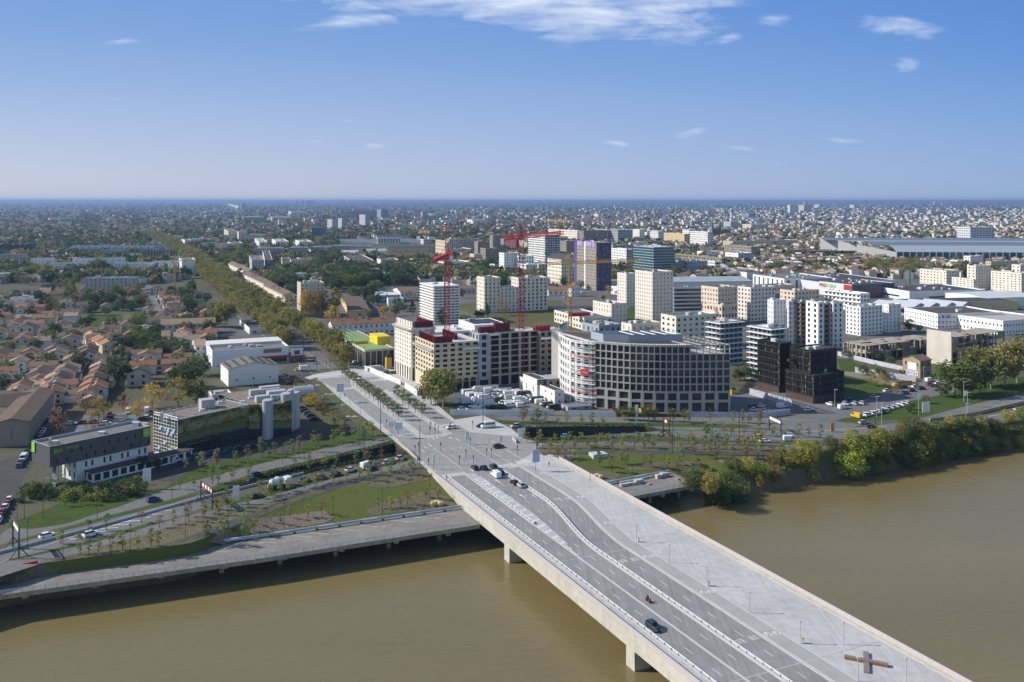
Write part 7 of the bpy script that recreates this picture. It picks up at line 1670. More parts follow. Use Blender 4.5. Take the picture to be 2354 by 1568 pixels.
clump(('bushy', 'bush'), 'B3',((950,1140),(2100,1150),(2100,1160),(950,1156)),3.2, .8,1.2, 'low hedge in front of the curved office')
# hanging plants on the walls of the sunken road, as hedges
def hedge(desc, a, c, w=1.2, h=1.0, z=0.0):
    t = thing('hedge', desc, 'hedge',(a+c)/2,0, final=True); d = c-a; L = d.length; u = d/L; n = Vector((u.y,-u.x,0)); g = MB(); rg = random.Random(5)
    for i in range(int(L*26)):
        q = a+u*rg.uniform(0, L)+n*rg.uniform(-w/2, w/2)+Vector((0,0, z+rg.uniform(-.1, h))); e1 = Vector((rg.gauss(0,1), rg.gauss(0,1), rg.gauss(0, .6)))*.18; e2 = Vector((rg.gauss(0,1), rg.gauss(0,1), rg.gauss(0, .6)))*.18
        g.quad(q-e1, q-e2, q+e1, q+e2)
    g.build('foliage', L_DARK, t)
for k in range(2): hedge('dark hedge over the far wall of the sunken road left of the junction, '+('left', 'right')[k]+' half', TRL_F[k+1], TRL_F[k+2],1.6,1.1)
hedge('dark hedge hanging on the near wall of the sunken road left of the junction', TRL_N[0], TRL_N[2],1.4,1.0); hedge('short dark hedge on the near wall where the sunken road dives under the junction', TRL_N[2], TRL_N[3],1.4,1.0)
hedge('dark hedge over the far wall of the sunken road right of the junction', TRR_F[0], TRR_F[2],1.6,1.3); hedge('dark hedge on the near wall of the sunken road right of the junction', TRR_N[3], TRR_N[0],1.4,1.0)
# ---------------------------------------------------------------- houses
def house_proto(name, w, d, h, rise, wall, roof, nw, desc, seed):
    t = thing(name, desc, 'house',(0,0,-500)); t.matrix_basis = Matrix(); rn = random.Random(seed); b = MB(); wins = []
    A, B_, C_, D_ = (-w/2,-d/2),(w/2,-d/2),(w/2, d/2),(-w/2, d/2)
    for p, q in ((A, B_),(D_, A)): facade(b, p, q,0,2 if h > 5 else 1, h/(2 if h > 5 else 1), nw if p == A else 2, .28, .45, wins, .3, .15, mull=2)
    b.quad((*B_,0),(*C_,0),(*C_, h),(*B_, h)); b.quad((*C_,0),(*D_,0),(*D_, h),(*C_, h))
    b.tri((-w/2, d/2, h),(-w/2,-d/2, h),(-w/2,0, h+rise)); b.tri((w/2,-d/2, h),(w/2, d/2, h),(w/2,0, h+rise)); b.build('wall', wall, t)
    for mw, ww_, hh, kd, mu in wins: obj('window', winmesh(ww_, hh,0, 'dark',2), t, mw)
    g = MB(); o = .45; k = rise/(d/2)*o
    for s in (-1,1): g.quad(*[(x, s*y, z) for x, y, z in ((-w/2-o, d/2+o, h-k),(w/2+o, d/2+o, h-k),(w/2+o,0, h+rise),(-w/2-o,0, h+rise))]); g.quad(*[(x, s*y, z+.2) for x, y, z in ((-w/2-o, d/2+o, h-k),(w/2+o, d/2+o, h-k),(w/2+o,0, h+rise),(-w/2-o,0, h+rise))])
    r = g.build('roof', roof, t); g = MB(); x = w*rn.uniform(-.4, .4); g.box((x,0, h+rise*.6),(.7, .9, rise*.4+1.1)); g.build('chimney', M_HWALL, r)
    proto(t); return t
HN = {M_TILE: 'clay tiled roof', M_TILEB: 'brown tiled roof', M_TILEO: 'orange tiled roof', M_TILEP: 'pale tiled roof'}
HP = []
for i,(w, d, h, rs, wl, rf, nw) in enumerate(((12,9,5.2,2.0, M_HWALL, M_TILE,4),(10,10,5.6,2.2, M_HWALLW, M_TILEP,3),(14,8,3.4,1.8, M_HWALLW, M_TILE,4),(9,9,3.3,1.8, M_HWALL, M_TILEO,2),(11,10,6.4,2.3, M_HWALL, M_TILEB,3),(16,10,3.6,2.0, M_HWALLW, M_TILEB,5),(13,9,5.4,2.0, M_HWALLW, M_TILEO,4),(10,8,3.2,1.6, M_HWALL, M_TILEP,3))):
    HP.append((house_proto('house', w, d, h, rs, wl, rf, nw,('two storey' if h > 5 else 'low')+(' white' if wl is M_HWALLW else ' stone')+' house with '+HN[rf],40+i), w, d))
HUSED = set(); NH = 0; HPOS = []
def house(p, rz, k=None, group='houses of the left suburb', s=1.0):
    global NH
    k = RN.randrange(len(HP)) if k is None else k; src, w, d = HP[k]; desc = next(T[1] for T in THINGS if T[0] is src) if k not in HUSED else HDESC[k]
    NH += 1; HPOS.append((p.x, p.y))
    if k not in HUSED:
        HUSED.add(k); HDESC[k] = desc; src.matrix_basis = Matrix.Translation(p) @ Matrix.Rotation(rz,4, 'Z'); src['group'] = group
        for i, T in enumerate(THINGS):
            if T[0] is src: THINGS[i] = (src, desc, p)
        return
    dup(src, p, rz,(s*RN.uniform(.9,1.1), s*RN.uniform(.9,1.1), s*RN.uniform(.9,1.1)), desc, group)
HDESC = {}
KEEP = [crp('B1',(-60,1700),(-60,1500),(300,1400),(545,985),(740,650),(830,560),(870,500),(745,430),(940,530),(850,600),(745,760),(640,960),(480,1260),(300,1560),(-60,2050)),
 crp('B1',(300,1350),(560,1020),(720,1020),(1500,930),(1600,1300),(300,1480)), crp('A1',(680,1150),(720,1100),(1420,1080),(1450,1150),(1150,1210),(760,1210)),
 crp('A1',(1290,790),(1360,790),(1540,1140),(1380,1140)), [(500,840),(470,700),(560,690),(700,800),(700,900),(560,900)], AVK]
def free(p, r=8, trees=False):
    q = PX((p.x, p.y,0))
    if any(inpoly(q[0], q[1], k) for k in KEEP): return False
    for f in FOOT:
        cx = sum(a[0] for a in f)/len(f); cy = sum(a[1] for a in f)/len(f)
        if abs(cx-p.x) > 160 or abs(cy-p.y) > 160: continue
        for dx, dy in ((0,0),(r,0),(-r,0),(0, r),(0,-r)):
            if inpoly(p.x+dx, p.y+dy, f): return False
    return True
sa = R(-18.5); SU = Vector((math.sin(sa), math.cos(sa),0)); SV = Vector((SU.y,-SU.x,0)); hz = math.atan2(SU.y, SU.x)
reg = [(-40,1010),(-40,640),(150,615),(300,640),(440,640),(470,700),(500,760),(470,850),(440,870),(380,900),(330,880),(240,945),(120,960),(60,985)]
o0 = P(165,880); HOUSES = []
for i in range(-32,25):
    for j in range(-14,32):
        p = o0+SV*(i*16.5)+SU*(j*15)+Vector((RN.uniform(-2,2), RN.uniform(-2,2),0))
        if p.y < 250: continue
        q = PX((p.x, p.y,0))
        if not inpoly(q[0], q[1], reg): continue
        dense = q[1] > 770 or q[0] < 160
        if RN.random() < (.30 if dense else .62) or not free(p,7):
            if RN.random() < .9 and free(p,4) : plant(RN.choice(('dark', 'mid', 'mid', 'bush', 'dark')),0,0, None,1, 'trees in the left gardens', world=p)
            continue
        HOUSES.append((p.length, p))
HOUSES.sort(key=lambda a: a[0])
for d_, p in HOUSES[:190]: house(p, hz+(math.pi/2 if RN.random() < .35 else 0)+RN.uniform(-.05, .05))
# rows of houses lining the narrow street with parked cars
for (t_, pts, side) in (('B1',((590,960),(740,690),(770,600)),-1),('B1',((520,1000),(640,800)),-1),('B1',((700,960),(850,700)),1),('B1',((930,500),(740,400)),1),('A1',((1560,940),(1700,1130)),1)):
    for a, c in zip(pts[:-1], pts[1:]):
        a, c = P(*cr(t_, *a)), P(*cr(t_, *c)); d = c-a; n = max(1, int(d.length/11)); nn = Vector((d.y,-d.x,0)).normalized()
        for k in range(n):
            p = a+d*((k+.5)/n)+nn*side*5
            if t_ == 'B1' and False: continue
            house(p, math.atan2(d.y, d.x)+(math.pi/2 if t_ == 'A1' else 0), RN.choice((0,1,4,6,7)), 'row houses along the street')
# roofs between the estate and the new district, and around the square on the right
def hfield(t_, poly, sp, rz, group, prob=.8, mx=60):
    pw = [P(*q) for q in crp(t_, *poly)]; pl = [(p.x, p.y) for p in pw]; n = 0; y = min(q[1] for q in pl)
    while y < max(q[1] for q in pl):
        x = min(q[0] for q in pl)
        while x < max(q[0] for q in pl):
            p = Vector((x+RN.uniform(-3,3), y+RN.uniform(-3,3),0))
            if inpoly(p.x, p.y, pl) and RN.random() < prob and free(p,8) and n < mx: house(p, rz+RN.choice((0, math.pi/2)), None, group,1.1); n += 1
            x += sp
        y += sp
hfield('A2',((1010,740),(1300,690),(1650,680),(2000,760),(2010,840),(1420,830),(1120,770)),17, AB, 'low houses behind the striped tower', .75,34)
hfield('A4',((340,720),(800,640),(1500,610),(1500,680),(820,720),(780,770),(400,770)),19, AB, 'old houses round the square on the right', .85,45)
# ---------------------------------------------------------------- the city out to the horizon, too many to count
MIDX = [(-80,690),(-80,655),(150,648),(340,655),(440,640),(380,575),(400,570),(560,655),(640,700),(900,740),(1020,690),(1290,690),(1420,720),(1700,640),(2420,640),(2420,2000),(-80,2000)]
RAIL = crp('A2',(700,420),(1640,420),(1660,620),(1240,600),(800,500))
def far_city():
    rg = np.random.default_rng(21); mats = [M_HWALL, M_HWALLW, M_TILE, M_TILEB, M_TILEO, M_TILEP, M_ROOFL, M_ROOFD, FM_W]
    H_V, H_F, H_M = [], [], []; T_V, T_F, T_M = [], [], []
    def hs(x, y, rz, w, d, h, rise, wm, rm):
        c, s = math.cos(rz), math.sin(rz); k = len(H_V)
        P8 = [(-w/2,-d/2,0),(w/2,-d/2,0),(w/2, d/2,0),(-w/2, d/2,0),(-w/2,-d/2, h),(w/2,-d/2, h),(w/2, d/2, h),(-w/2, d/2, h),(-w/2,0, h+rise),(w/2,0, h+rise)]
        H_V.extend([(x+a*c-b*s, y+a*s+b*c, z) for a, b, z in P8])
        for f in ((0,1,5,4),(1,2,6,5),(2,3,7,6),(3,0,4,7)): H_F.append(tuple(k+i for i in f)); H_M.append(wm)
        if rise > 0:
            for f in ((4,5,9,8),(6,7,8,9)): H_F.append(tuple(k+i for i in f)); H_M.append(rm)
            for f in ((4,8,7),(5,6,9)): H_F.append(tuple(k+i for i in f)); H_M.append(wm)
        else: H_F.append((k+4, k+5, k+6, k+7)); H_M.append(rm)
    for _ in range(24000):
        x, y = rg.uniform(-60,2420), YH+4+(rg.random()**1.15)*190
        if inpoly(x, y, MIDX) or inpoly(x, y, RAIL): continue
        D = F*CAMH/(y-YH); p = Vector(((x-XC)*D/F, D,0))
        if D < 3400 and not free(p,16): continue
        right = min(1, max(0,(x-900)/900)); u = rg.random(); town = (.28+.46*right)*(.8 if D < 2600 else 1)
        if y < YH+16: town *= .35+.35*right
        if u < town:
            sc_ = 1+max(0,(D-2500)/9000); kk = rg.random()
            if kk < (.04 if D < 3200 else .12+.08*right): hs(p.x, p.y, AB+rg.uniform(-.3, .3), rg.uniform(16,36)*sc_,13*sc_, rg.uniform(6,11 if D < 3200 else 16),0,1, int(rg.choice([6,7,6])))
            else: hs(p.x, p.y, rg.choice([AB, AB+1.57, .1,1.2])+rg.uniform(-.2, .2), rg.uniform(9,18)*sc_, rg.uniform(8,12)*sc_, rg.uniform(3.5,8)*(1+.3*right)*sc_**.5, rg.uniform(1.6,2.6)*sc_**.5, int(rg.choice([0,0,0,1])), int(rg.choice([2,3,3,3,5])))
        else:
            sc_ = 1+max(0,(D-2000)/4500); r = rg.uniform(3.5,8)*sc_; h = rg.uniform(7,15)*(1+.25*(sc_-1)); k = len(T_V); m = int(rg.choice([0,0,0,1,1,2]))
            n = 26 if D < 2500 else 14
            pts = rg.normal(0, .42,(n,3))*np.array([r, r, h*.36])+np.array([p.x, p.y, h*.55])
            for q in pts:
                e1 = rg.normal(0,1,3)*r*.30; e2 = rg.normal(0,1,3)*r*.30; q[2] = max(q[2],1.5); kk = len(T_V); T_V.extend([tuple(q-e1), tuple(q-e2), tuple(q+e1), tuple(q+e2)]); T_F.append((kk, kk+1, kk+2, kk+3)); T_M.append(m)
    for nm, V_, F_, M_, ms, lab in (('distant_houses', H_V, H_F, H_M, mats,('dense roofs and pale blocks of the city running to the horizon', 'houses')),('distant_trees', T_V, T_F, T_M, [L_DARK, L_MID, L_BRN],('dark green trees scattered through the distant city', 'trees'))):
        me = bpy.data.meshes.new(nm); me.from_pydata(V_, [], F_)
        for m in ms: me.materials.append(m)
        me.polygons.foreach_set('material_index', M_); me.update(); o = obj(nm, me); o['kind'] = 'stuff'; o['label'] = lab[0]; o['category'] = lab[1]
far_city()
# ---------------------------------------------------------------- vehicles
PAINT = {}
def paint(n, c, rough=.3):
    PAINT[n] = mat('car_paint_'+n, c, rough, .6); return PAINT[n]
for n, c in (('white',(.75, .76, .78)),('silver',(.42, .44, .46)),('grey',(.13, .135, .145)),('black',(.012, .013, .016)),('dark',(.03, .034, .045)),('blue',(.03, .07, .17)),('red',(.28, .02, .025)),('yellow',(.62, .42, .02)),('maroon',(.09, .018, .02)),('bright blue',(.02, .30, .65)),('orange',(.55, .16, .03))): paint(n, c)
M_HL = mat('headlight_lens',(.7, .72, .75), .1, .6); M_TL = mat('tail_light_lens',(.35, .01, .01), .3, .5); M_HUB = mat('wheel_hub',(.35, .36, .37), .4, .5, .6)
def loft(b, secs, m=0):
    """sections: (x, half width, z low, z high) -> chamfered body"""
    rings = []
    for (x, w, z0, z1) in secs:
        c = min(.12,(z1-z0)*.3); i = len(b.v); b.v += [(x,-w, z0),(x,-w, z1-c),(x,-w+c, z1),(x, w-c, z1),(x, w, z1-c),(x, w, z0)]; rings.append(i)
    for a, c in zip(rings[:-1], rings[1:]):
        for k in range(6): b.f.append((a+k, a+(k+1) % 6, c+(k+1) % 6, c+k)); b.mi.append(m); b.uv.append(None)
    for r in (rings[0], rings[-1]): b.f.append(tuple(r+k for k in range(6))); b.mi.append(m); b.uv.append(None)
def vehicle(kind):
    t = thing(dict(car='car', suv='car', van='van', boxvan='van', minibus='minibus')[kind], kind, 'car' if kind in ('car', 'suv') else 'van',(0,0,-500)); t.matrix_basis = Matrix()
    b = MB(); pw = PAINT['white']
    if kind in ('car', 'suv'):
        q = 1.0 if kind == 'car' else 1.12; H = 1.47*q
        loft(b, [(-2.1, .74, .35, .80*q),(-2.0, .86, .26, .98*q),(-.9, .90, .24, .99*q),(.9, .90, .24, .95*q),(1.75, .86, .26, .86*q),(2.12, .70, .34, .66*q)]); loft(b, [(-1.35, .62, H-.09, H-.02),(-1.1, .66, H-.09, H),(.0, .66, H-.09, H+.01),(.42, .60, H-.11, H-.05)])
        b.build('body', pw, t); g = MB(); loft(g, [(-2.0, .80, .93*q, .96*q),(-1.45, .68, .93*q, H-.06),(.42, .66, .93*q, H-.06),(1.15, .78, .90*q, .93*q)]); g.build('windows', M_CGLASS, t); wx, wr, L, zl = 1.32, .33,2.1, .68
    elif kind == 'van':
        loft(b, [(-2.5, .92, .3,2.0),(-2.4, .96, .28,2.1),(1.1, .96, .28,2.1),(1.35, .94, .28,1.95),(1.95, .94, .28,1.18),(2.5, .86, .32, .98)]); b.build('body', pw, t)
        g = MB(); loft(g, [(1.36, .90,1.2,1.93),(1.97, .90,1.15,1.20)]); g.v = [(x+.03, y*1.005, z+.02) for x, y, z in g.v]; g.build('windscreen', M_CGLASS, t)
        for s in (-1,1): oboxed((.45, s*.965-.01,1.2),(.95,0,0),(0, .02,0),(0,0, .6)).build('side_window', M_CGLASS, t)
        wx, wr, L, zl = 1.6, .34,2.45, .8
    elif kind == 'boxvan':
        loft(b, [(.9, .95, .35,1.9),(1.2, .95, .3,2.15),(2.1, .95, .3,1.5),(2.9, .88, .32,1.1)]); b.build('cab', pw, t); boxed((-1.2,0, .75),(4.2,2.1,2.3)).build('box_body', pw, t); boxed((-1.0,0, .45),(4.6,1.0, .3)).build('chassis', M_DARKM, t)
        g = MB(); loft(g, [(1.28, .88,1.4,2.08),(2.12, .88,1.3,1.42)]); g.v = [(x+.04, y, z+.02) for x, y, z in g.v]; g.build('windscreen', M_CGLASS, t); wx, wr, L, zl = 2.0, .38,2.85, .8
    else:
        loft(b, [(-2.9, .95, .3,2.4),(-2.8,1.0, .28,2.55),(1.6,1.0, .28,2.55),(1.9, .98, .28,2.4),(2.5, .98, .28,1.3),(3.0, .9, .32,1.05)]); b.build('body', pw, t)
        for s in (-1,1):
            for k in range(4): oboxed((-2.5+k*1.08, s*1.005-.01,1.35),(.92,0,0),(0, .02,0),(0,0, .75)).build('side_window', M_CGLASS, t)
        g = MB(); loft(g, [(1.92, .92,1.4,2.36),(2.52, .92,1.3,1.36)]); g.v = [(x+.03, y, z+.02) for x, y, z in g.v]; g.build('windscreen', M_CGLASS, t); wx, wr, L, zl = 1.9, .36,2.95, .85
    for sx in (-1,1):
        for sy in (-1,1):
            g = MB(); y = sy*.80; g.tube((sx*wx, y-.11, wr),(sx*wx, y+.13, wr), wr, n=12); w = g.build('wheel', M_BLACK, t); tubed((sx*wx, sy*.925, wr),(sx*wx, sy*.945, wr), wr*.55, n=8).build('hub', M_HUB, w)
    for s in (-1,1):
        boxed((L-.02, s*.62, zl-.12),(.12, .3, .14)).build('headlight', M_HL, t); boxed((-L+(.04 if kind in ('car', 'suv') else .35*(kind == 'boxvan')*0-.0), s*.68, zl),(.1, .22, .22)).build('tail_light', M_TL, t)
    return proto(t)
VP = {k: vehicle(k) for k in ('car', 'suv', 'van', 'boxvan', 'minibus')}
VUSED = set(); VN = dict(car='car', suv='dark glazed tall car', van='van', boxvan='box van', minibus='minibus')
def veh(kind, col, x, y, d, group='cars in traffic', z=None, extra='', where=None, world=None):
    """d: heading, a world vector; x, y: centre of the footprint in the picture"""
    p = world if world is not None else (PG(x, y) if z is None else P(x, y, z)); p = p+Vector((0,0, .06)); rz = math.atan2(d[1], d[0])
    desc = (where or (('small ' if kind == 'car' else '')+col+' '+dict(car='hatchback car', suv='estate car', van='van', boxvan='box van', minibus='minibus')[kind]+extra)); src = VP[kind]; sm = {'car_paint_white': PAINT[col]}
    if kind not in VUSED:
        VUSED.add(kind); src.matrix_basis = Matrix.Translation(p) @ Matrix.Rotation(rz,4, 'Z'); src['group'] = group
        for c in KIDS[src.name]:
            for sl in c.material_slots:
                if sl.material.name in sm: sl.link = 'OBJECT'; sl.material = sm['car_paint_white']
        for i, T in enumerate(THINGS):
            if T[0] is src: THINGS[i] = (src, desc, p)
        FIRST[kind] = src; return src
    o = dup(src, p, rz, RN.uniform(.97,1.03), desc, group, None, None)
    for c in o.children:
        for sl in c.material_slots:
            if sl.material.name.startswith('car_paint_'): sl.link = 'OBJECT'; sl.material = PAINT[col]
    return o
FIRST = {}
GQ = 'cars queuing at the lights on the bridge'; QV = P(2354,1020)-P(1200,1180); VR = V
def dirpx(x0, y0, x1, y1): return P(x1, y1)-P(x0, y0)
LB = dirpx(0,1290,588,1120); RB = dirpx(1200,1010,1700,1012)
for a in (('car', 'dark',1091,1079, U),('car', 'black',1112,1079, U),('suv', 'dark',1134,1077, U),('car', 'dark',1150,1090, U)): veh(*a, GQ)
veh('van', 'white',1140,1096, U, GQ); veh('car', 'black',1182,1113, U, GQ); veh('car', 'silver',1197,1119, U, GQ)
veh('suv', 'dark',1502,1446,-U, 'vehicles on the bridge'); veh('suv', 'dark',1146,1030, V, 'cars at the junction'); veh('car', 'white',1037,986,-V, 'cars at the junction'); veh('minibus', 'white',1122,983,-V, 'cars at the junction'); veh('car', 'black',1106,982,-V, 'cars at the junction'); veh('suv', 'silver',1185,983,-V, 'cars at the junction')
GL = 'cars on the left quay road'
for a in (('car', 'white',109,1236, LB),('suv', 'white',209,1233, LB),('suv', 'dark',581,1109, LB),('suv', 'blue',699,1108, LB),('suv', 'grey',735,1101, LB),('suv', 'dark',770,1094, LB),('suv', 'white',806,1084, LB),('van', 'white',844,1075, LB),('car', 'maroon',854,1081, LB),('suv', 'silver',890,1067, LB),('suv', 'silver',921,1057, LB),('suv', 'dark',590,1096, LB),('suv', 'blue',352,1153, LB),('car', 'dark',590,1144, LB)): veh(*a, GL)
GR = 'cars on the right quay road'
for a in (('suv', 'bright blue',1301,1007, RB),('suv', 'yellow',1747,1009, RB),('car', 'white',1758,1017, RB),('van', 'white',1815,1013, RB),('suv', 'silver',1985,974, dirpx(1900,985,2000,978)),('car', 'dark',2003,984, dirpx(1900,985,2000,983)),('suv', 'grey',2338,944, dirpx(2200,965,2353,938))): veh(*a, GR)
# car parks
def row(n, t_, a, c, kinds, cols, d, group, jit=.15):
    a, c = P(*cr(t_, *a)), P(*cr(t_, *c))
    for k in range(n):
        p = a.lerp(c, k/max(1, n-1))+Vector((RN.uniform(-jit, jit), RN.uniform(-jit, jit),0)); veh(RN.choice(kinds), RN.choice(cols),0,0, d*(1 if RN.random() < .6 else -1), group, world=p)
WW = ('white', 'white', 'white', 'white', 'silver'); MX = ('white', 'silver', 'grey', 'black', 'dark', 'blue', 'white', 'red'); GV = 'vans parked behind the hoarding'
row(13, 'B3',(20,850),(395,1010),('van', 'van', 'car', 'minibus'), WW+('dark',), V, GV)
row(8, 'B2',(2110,880),(2340,985),('van', 'car', 'van'), WW+('dark',), V, GV); row(6, 'B3',(-60,900),(90,985),('van', 'car', 'boxvan'), WW+('black',), V, GV)
row(5, 'B2',(1950,870),(2060,935),('boxvan', 'van', 'minibus'), WW+('yellow',), V, GV); row(3, 'B2',(2150,865),(2260,870),('boxvan', 'van'),('white',), V, GV); row(2, 'B2',(1870,960),(1950,962),('boxvan',),('white',), V, GV); row(3, 'B2',(2080,970),(2120,985),('boxvan', 'van'),('white',), V, GV); row(3, 'B2',(1900,1015),(2060,1020),('van', 'car'),('white',), V, GV); row(2, 'B2',(2040,850),(2100,848),('minibus',),('white',), V, GV); row(3, 'B2',(2170,1000),(2260,1005),('suv', 'van'),('dark', 'black'), V, GV)
GC = 'cars parked along the verge on the right'
row(7, 'B4',(880,1066),(1070,1030),('car', 'suv', 'van'),('white', 'white', 'white', 'silver', 'white', 'black'), U, GC); veh('van', 'yellow', *cr('B4',815,1080), U, GC); row(5, 'B4',(1090,1010),(1270,960),('car', 'suv'),('white', 'silver', 'dark'), U, GC)
row(5, 'B4',(570,970),(860,960),('car', 'suv'),('white', 'blue', 'silver', 'dark'), U, 'cars parked in the shade of the black building'); row(3, 'B4',(670,945),(740,930),('car',),('blue', 'dark'), U, 'cars parked in the shade of the black building')
for a in (('van', 'white',690,1000),('van', 'white',130,990),('car', 'white',375,1018),('suv', 'silver',980,900),('suv', 'white',1095,845),('van', 'white',1485,750),('car', 'red',1490,785),('car', 'black',1522,797),('car', 'white',1567,775),('suv', 'white',1355,805),('suv', 'blue',1320,840),('suv', 'dark',1410,822),('suv', 'dark',1250,810),('suv', 'grey',1260,865)): veh(a[0], a[1], *cr('B4', a[2], a[3]), V, 'cars around the right car park')
for x, y in ((2215,990),(2290,985),(2230,1020),(2330,1030)): veh(RN.choice(('van', 'suv')), RN.choice(('white', 'blue')), *cr('B3', x, y), V, 'cars around the right car park')
GH = 'cars parked beside the mirror glass office'
row(6, 'C1',(1420,285),(1580,330),('car', 'suv'), MX, V, GH); veh('van', 'white', *cr('C1',1605,345), V, GH); veh('suv', 'blue', *cr('C1',1680,372), V, GH); row(7, 'C1',(1740,315),(2300,220),('car', 'suv'),('dark', 'blue', 'black', 'grey'), V, GH)
row(5, 'B2',(425,1010),(540,1110),('car', 'suv'),('dark', 'blue', 'grey'), V, GH); row(5, 'B2',(255,710),(320,780),('car', 'suv'),('white', 'red', 'black', 'silver'), V, GH); veh('boxvan', 'white', *cr('B2',460,655), V, 'vehicles by the retail shed'); veh('car', 'white', *cr('B2',395,652), V, 'vehicles by the retail shed')
row(4, 'B1',(1000,1100),(960,1180),('car', 'suv'),('red', 'dark', 'white', 'grey'), SV, 'cars in the leafy car park'); row(3, 'B1',(1010,1060),(1350,1030),('car', 'van'), MX, SU, 'cars in the leafy car park'); row(3, 'B1',(1320,1110),(1390,1080),('car',), MX, SV, 'cars in the leafy car park'); row(3, 'B1',(655,1150),(850,1140),('car',),('white', 'dark'), SV, 'cars in the leafy car park')
GS2 = 'cars parked along the narrow left street'
row(16, 'B1',(800,580),(690,770),('car', 'suv'), MX, SU, GS2); row(9, 'B1',(475,1090),(370,1260),('car', 'suv'),('blue', 'dark', 'silver', 'white'), SU, GS2); row(5, 'B1',(250,1415),(180,1540),('car', 'van'), MX, SU, GS2); row(6, 'C1',(90,700),(-20,900),('car', 'suv'), MX, SU, GS2); row(3, 'B1',(790,480),(880,505),('car',),('white',), SV, GS2); veh('suv', 'white', *cr('B1',548,1022), SU, GS2)
row(16, 'A1',(1400,830),(1510,1130),('car', 'suv'), MX, dirpx(*cr('A1',1400,960), *cr('A1',1500,1130)), 'cars in the far left street'); row(7, 'A2',(790,970),(870,985),('car', 'van'), WW, V, 'cars near the classrooms'); row(5, 'A2',(1400,975),(1510,975),('car',), MX, V, 'cars near the classrooms'); row(3, 'A3',(490,945),(650,905),('car', 'van'),('white',), V, 'cars near the lilac tower'); row(5, 'B2',(780,525),(950,600),('car', 'suv'),('dark', 'grey', 'white'), U, 'cars beside the sports hall'); row(8, 'A4',(1570,840),(2050,885),('car', 'van'), WW, V, 'cars below the cream flats'); row(6, 'A4',(1215,1000),(1330,990),('boxvan', 'van'),('white',), V, 'vans by the long warehouse')
# concrete mixer truck
mt = thing('mixer_truck', 'white concrete mixer truck on the left quay road', 'truck', PG(640,1122), math.atan2(LB.y, LB.x), final=True); d = LB.normalized(); n = Vector((d.y,-d.x,0)); p = PG(640,1122)
g = MB(); g.tube(p-d*3+ZV*2.5, p-d*.4+ZV*2.3, .9,1.45,14); g.tube(p-d*.4+ZV*2.3, p+d*1.6+ZV*2.1,1.45,1.0,14); g.build('drum', PAINT['white'], mt)
oboxed(p-d*4-n*.5+ZV*.6, d*8, n*1.0,(0,0, .4)).build('chassis', M_DARKM, mt); oboxed(p+d*2.4-n*1.2+ZV*.5, d*2.0, n*2.4,(0,0,2.4)).build('cab', PAINT['white'], mt); oboxed(p+d*4.41-n*1.0+ZV*1.7, d*.04, n*2.0,(0,0, .9)).build('windscreen', M_CGLASS, mt)
for a in (-3.2,-2.0,1.6,3.4):
    for s in (-1,1): g = MB(); c = p+d*a+n*s*1.0+ZV*.5; g.tube(c-n*.15, c+n*.15, .5, n=12); g.build('wheel', M_BLACK, mt)
tubed(p-d*4+ZV*1.2, p-d*2.8+ZV*2.8, .3, n=8).build('chute', M_STEEL, mt)
# ---------------------------------------------------------------- people
def figure(name, desc, joints, edges, p, rz, cols, hat=None, dz=0.0):
    """one continuous skinned body; joints: (x, y, z, radius); clothing by material zones"""
    me = bpy.data.meshes.new(name); me.from_pydata([j[:3] for j in joints], edges, []); o = bpy.data.objects.new(name, me); COL.objects.link(o)
    o.modifiers.new('s', 'SKIN'); s = o.modifiers.new('u', 'SUBSURF'); s.levels = 1; s.render_levels = 1
    if not me.skin_vertices: me.skin_vertices.new(name='s') if hasattr(me.skin_vertices, 'new') else None
    lay = me.skin_vertices[0].data if len(me.skin_vertices) else None
    if lay:
        for i, j in enumerate(joints): lay[i].radius = (j[3], j[3])
        lay[0].use_root = True
    dg = bpy.context.evaluated_depsgraph_get(); m2 = bpy.data.meshes.new_from_object(o.evaluated_get(dg)); bpy.data.objects.remove(o)
    m2.materials.clear()
    for c in cols: m2.materials.append(c)
    zh = max(j[2] for j in joints)
    for q in m2.polygons: z = q.center.z; q.material_index = 0 if z > zh-.28 else (1 if z > .86 or (abs(q.center.x) > .2 and z > .7) else 2)
    q = bpy.data.objects.new(name, m2); COL.objects.link(q); q.matrix_basis = Matrix.Translation(p+ZV*dz) @ Matrix.Rotation(rz,4, 'Z')
    tag(q, desc, 'person', None, True); g = MB(); g.ball((joints[4][0], joints[4][1], zh+.03),(.115, .125, .12),8,5); h = g.build('hair' if not hat else 'helmet', hat or M_BLACK, None); h.parent = q; return q
STAND = [(0,0, .95, .15),(0,0,1.2, .16),(0,0,1.42, .13),(0,0,1.52, .06),(0,0,1.66, .10),(.2,0,1.40, .06),(.28, .06,1.12, .045),(.27,-.06, .88, .04),(-.2,0,1.40, .06),(-.28,-.06,1.12, .045),(-.27, .06, .88, .04),(.1,0, .85, .09),(.11,-.12, .48, .07),(.11,-.08, .08, .05),(.11,-.22, .05, .04),(-.1,0, .85, .09),(-.11, .14, .48, .07),(-.11, .26, .10, .05),(-.11, .14, .05, .04)]
SE = [(0,1),(1,2),(2,3),(3,4),(2,5),(5,6),(6,7),(2,8),(8,9),(9,10),(0,11),(11,12),(12,13),(13,14),(0,15),(15,16),(16,17),(17,18)]
M_SKIN = mat('skin',(.42, .25, .17), .6, .3); M_JK = mat('dark_jacket',(.02, .02, .025), .8, .3); M_TR = mat('dark_trousers',(.025, .03, .045), .8, .3); M_HV = mat('yellow_green_vest',(.55, .62, .05), .7, .3)
figure('person', 'person in dark clothes walking on the wide right promenade of the bridge', STAND, SE, PG(1262,1072),2.6, [M_SKIN, M_JK, M_TR])
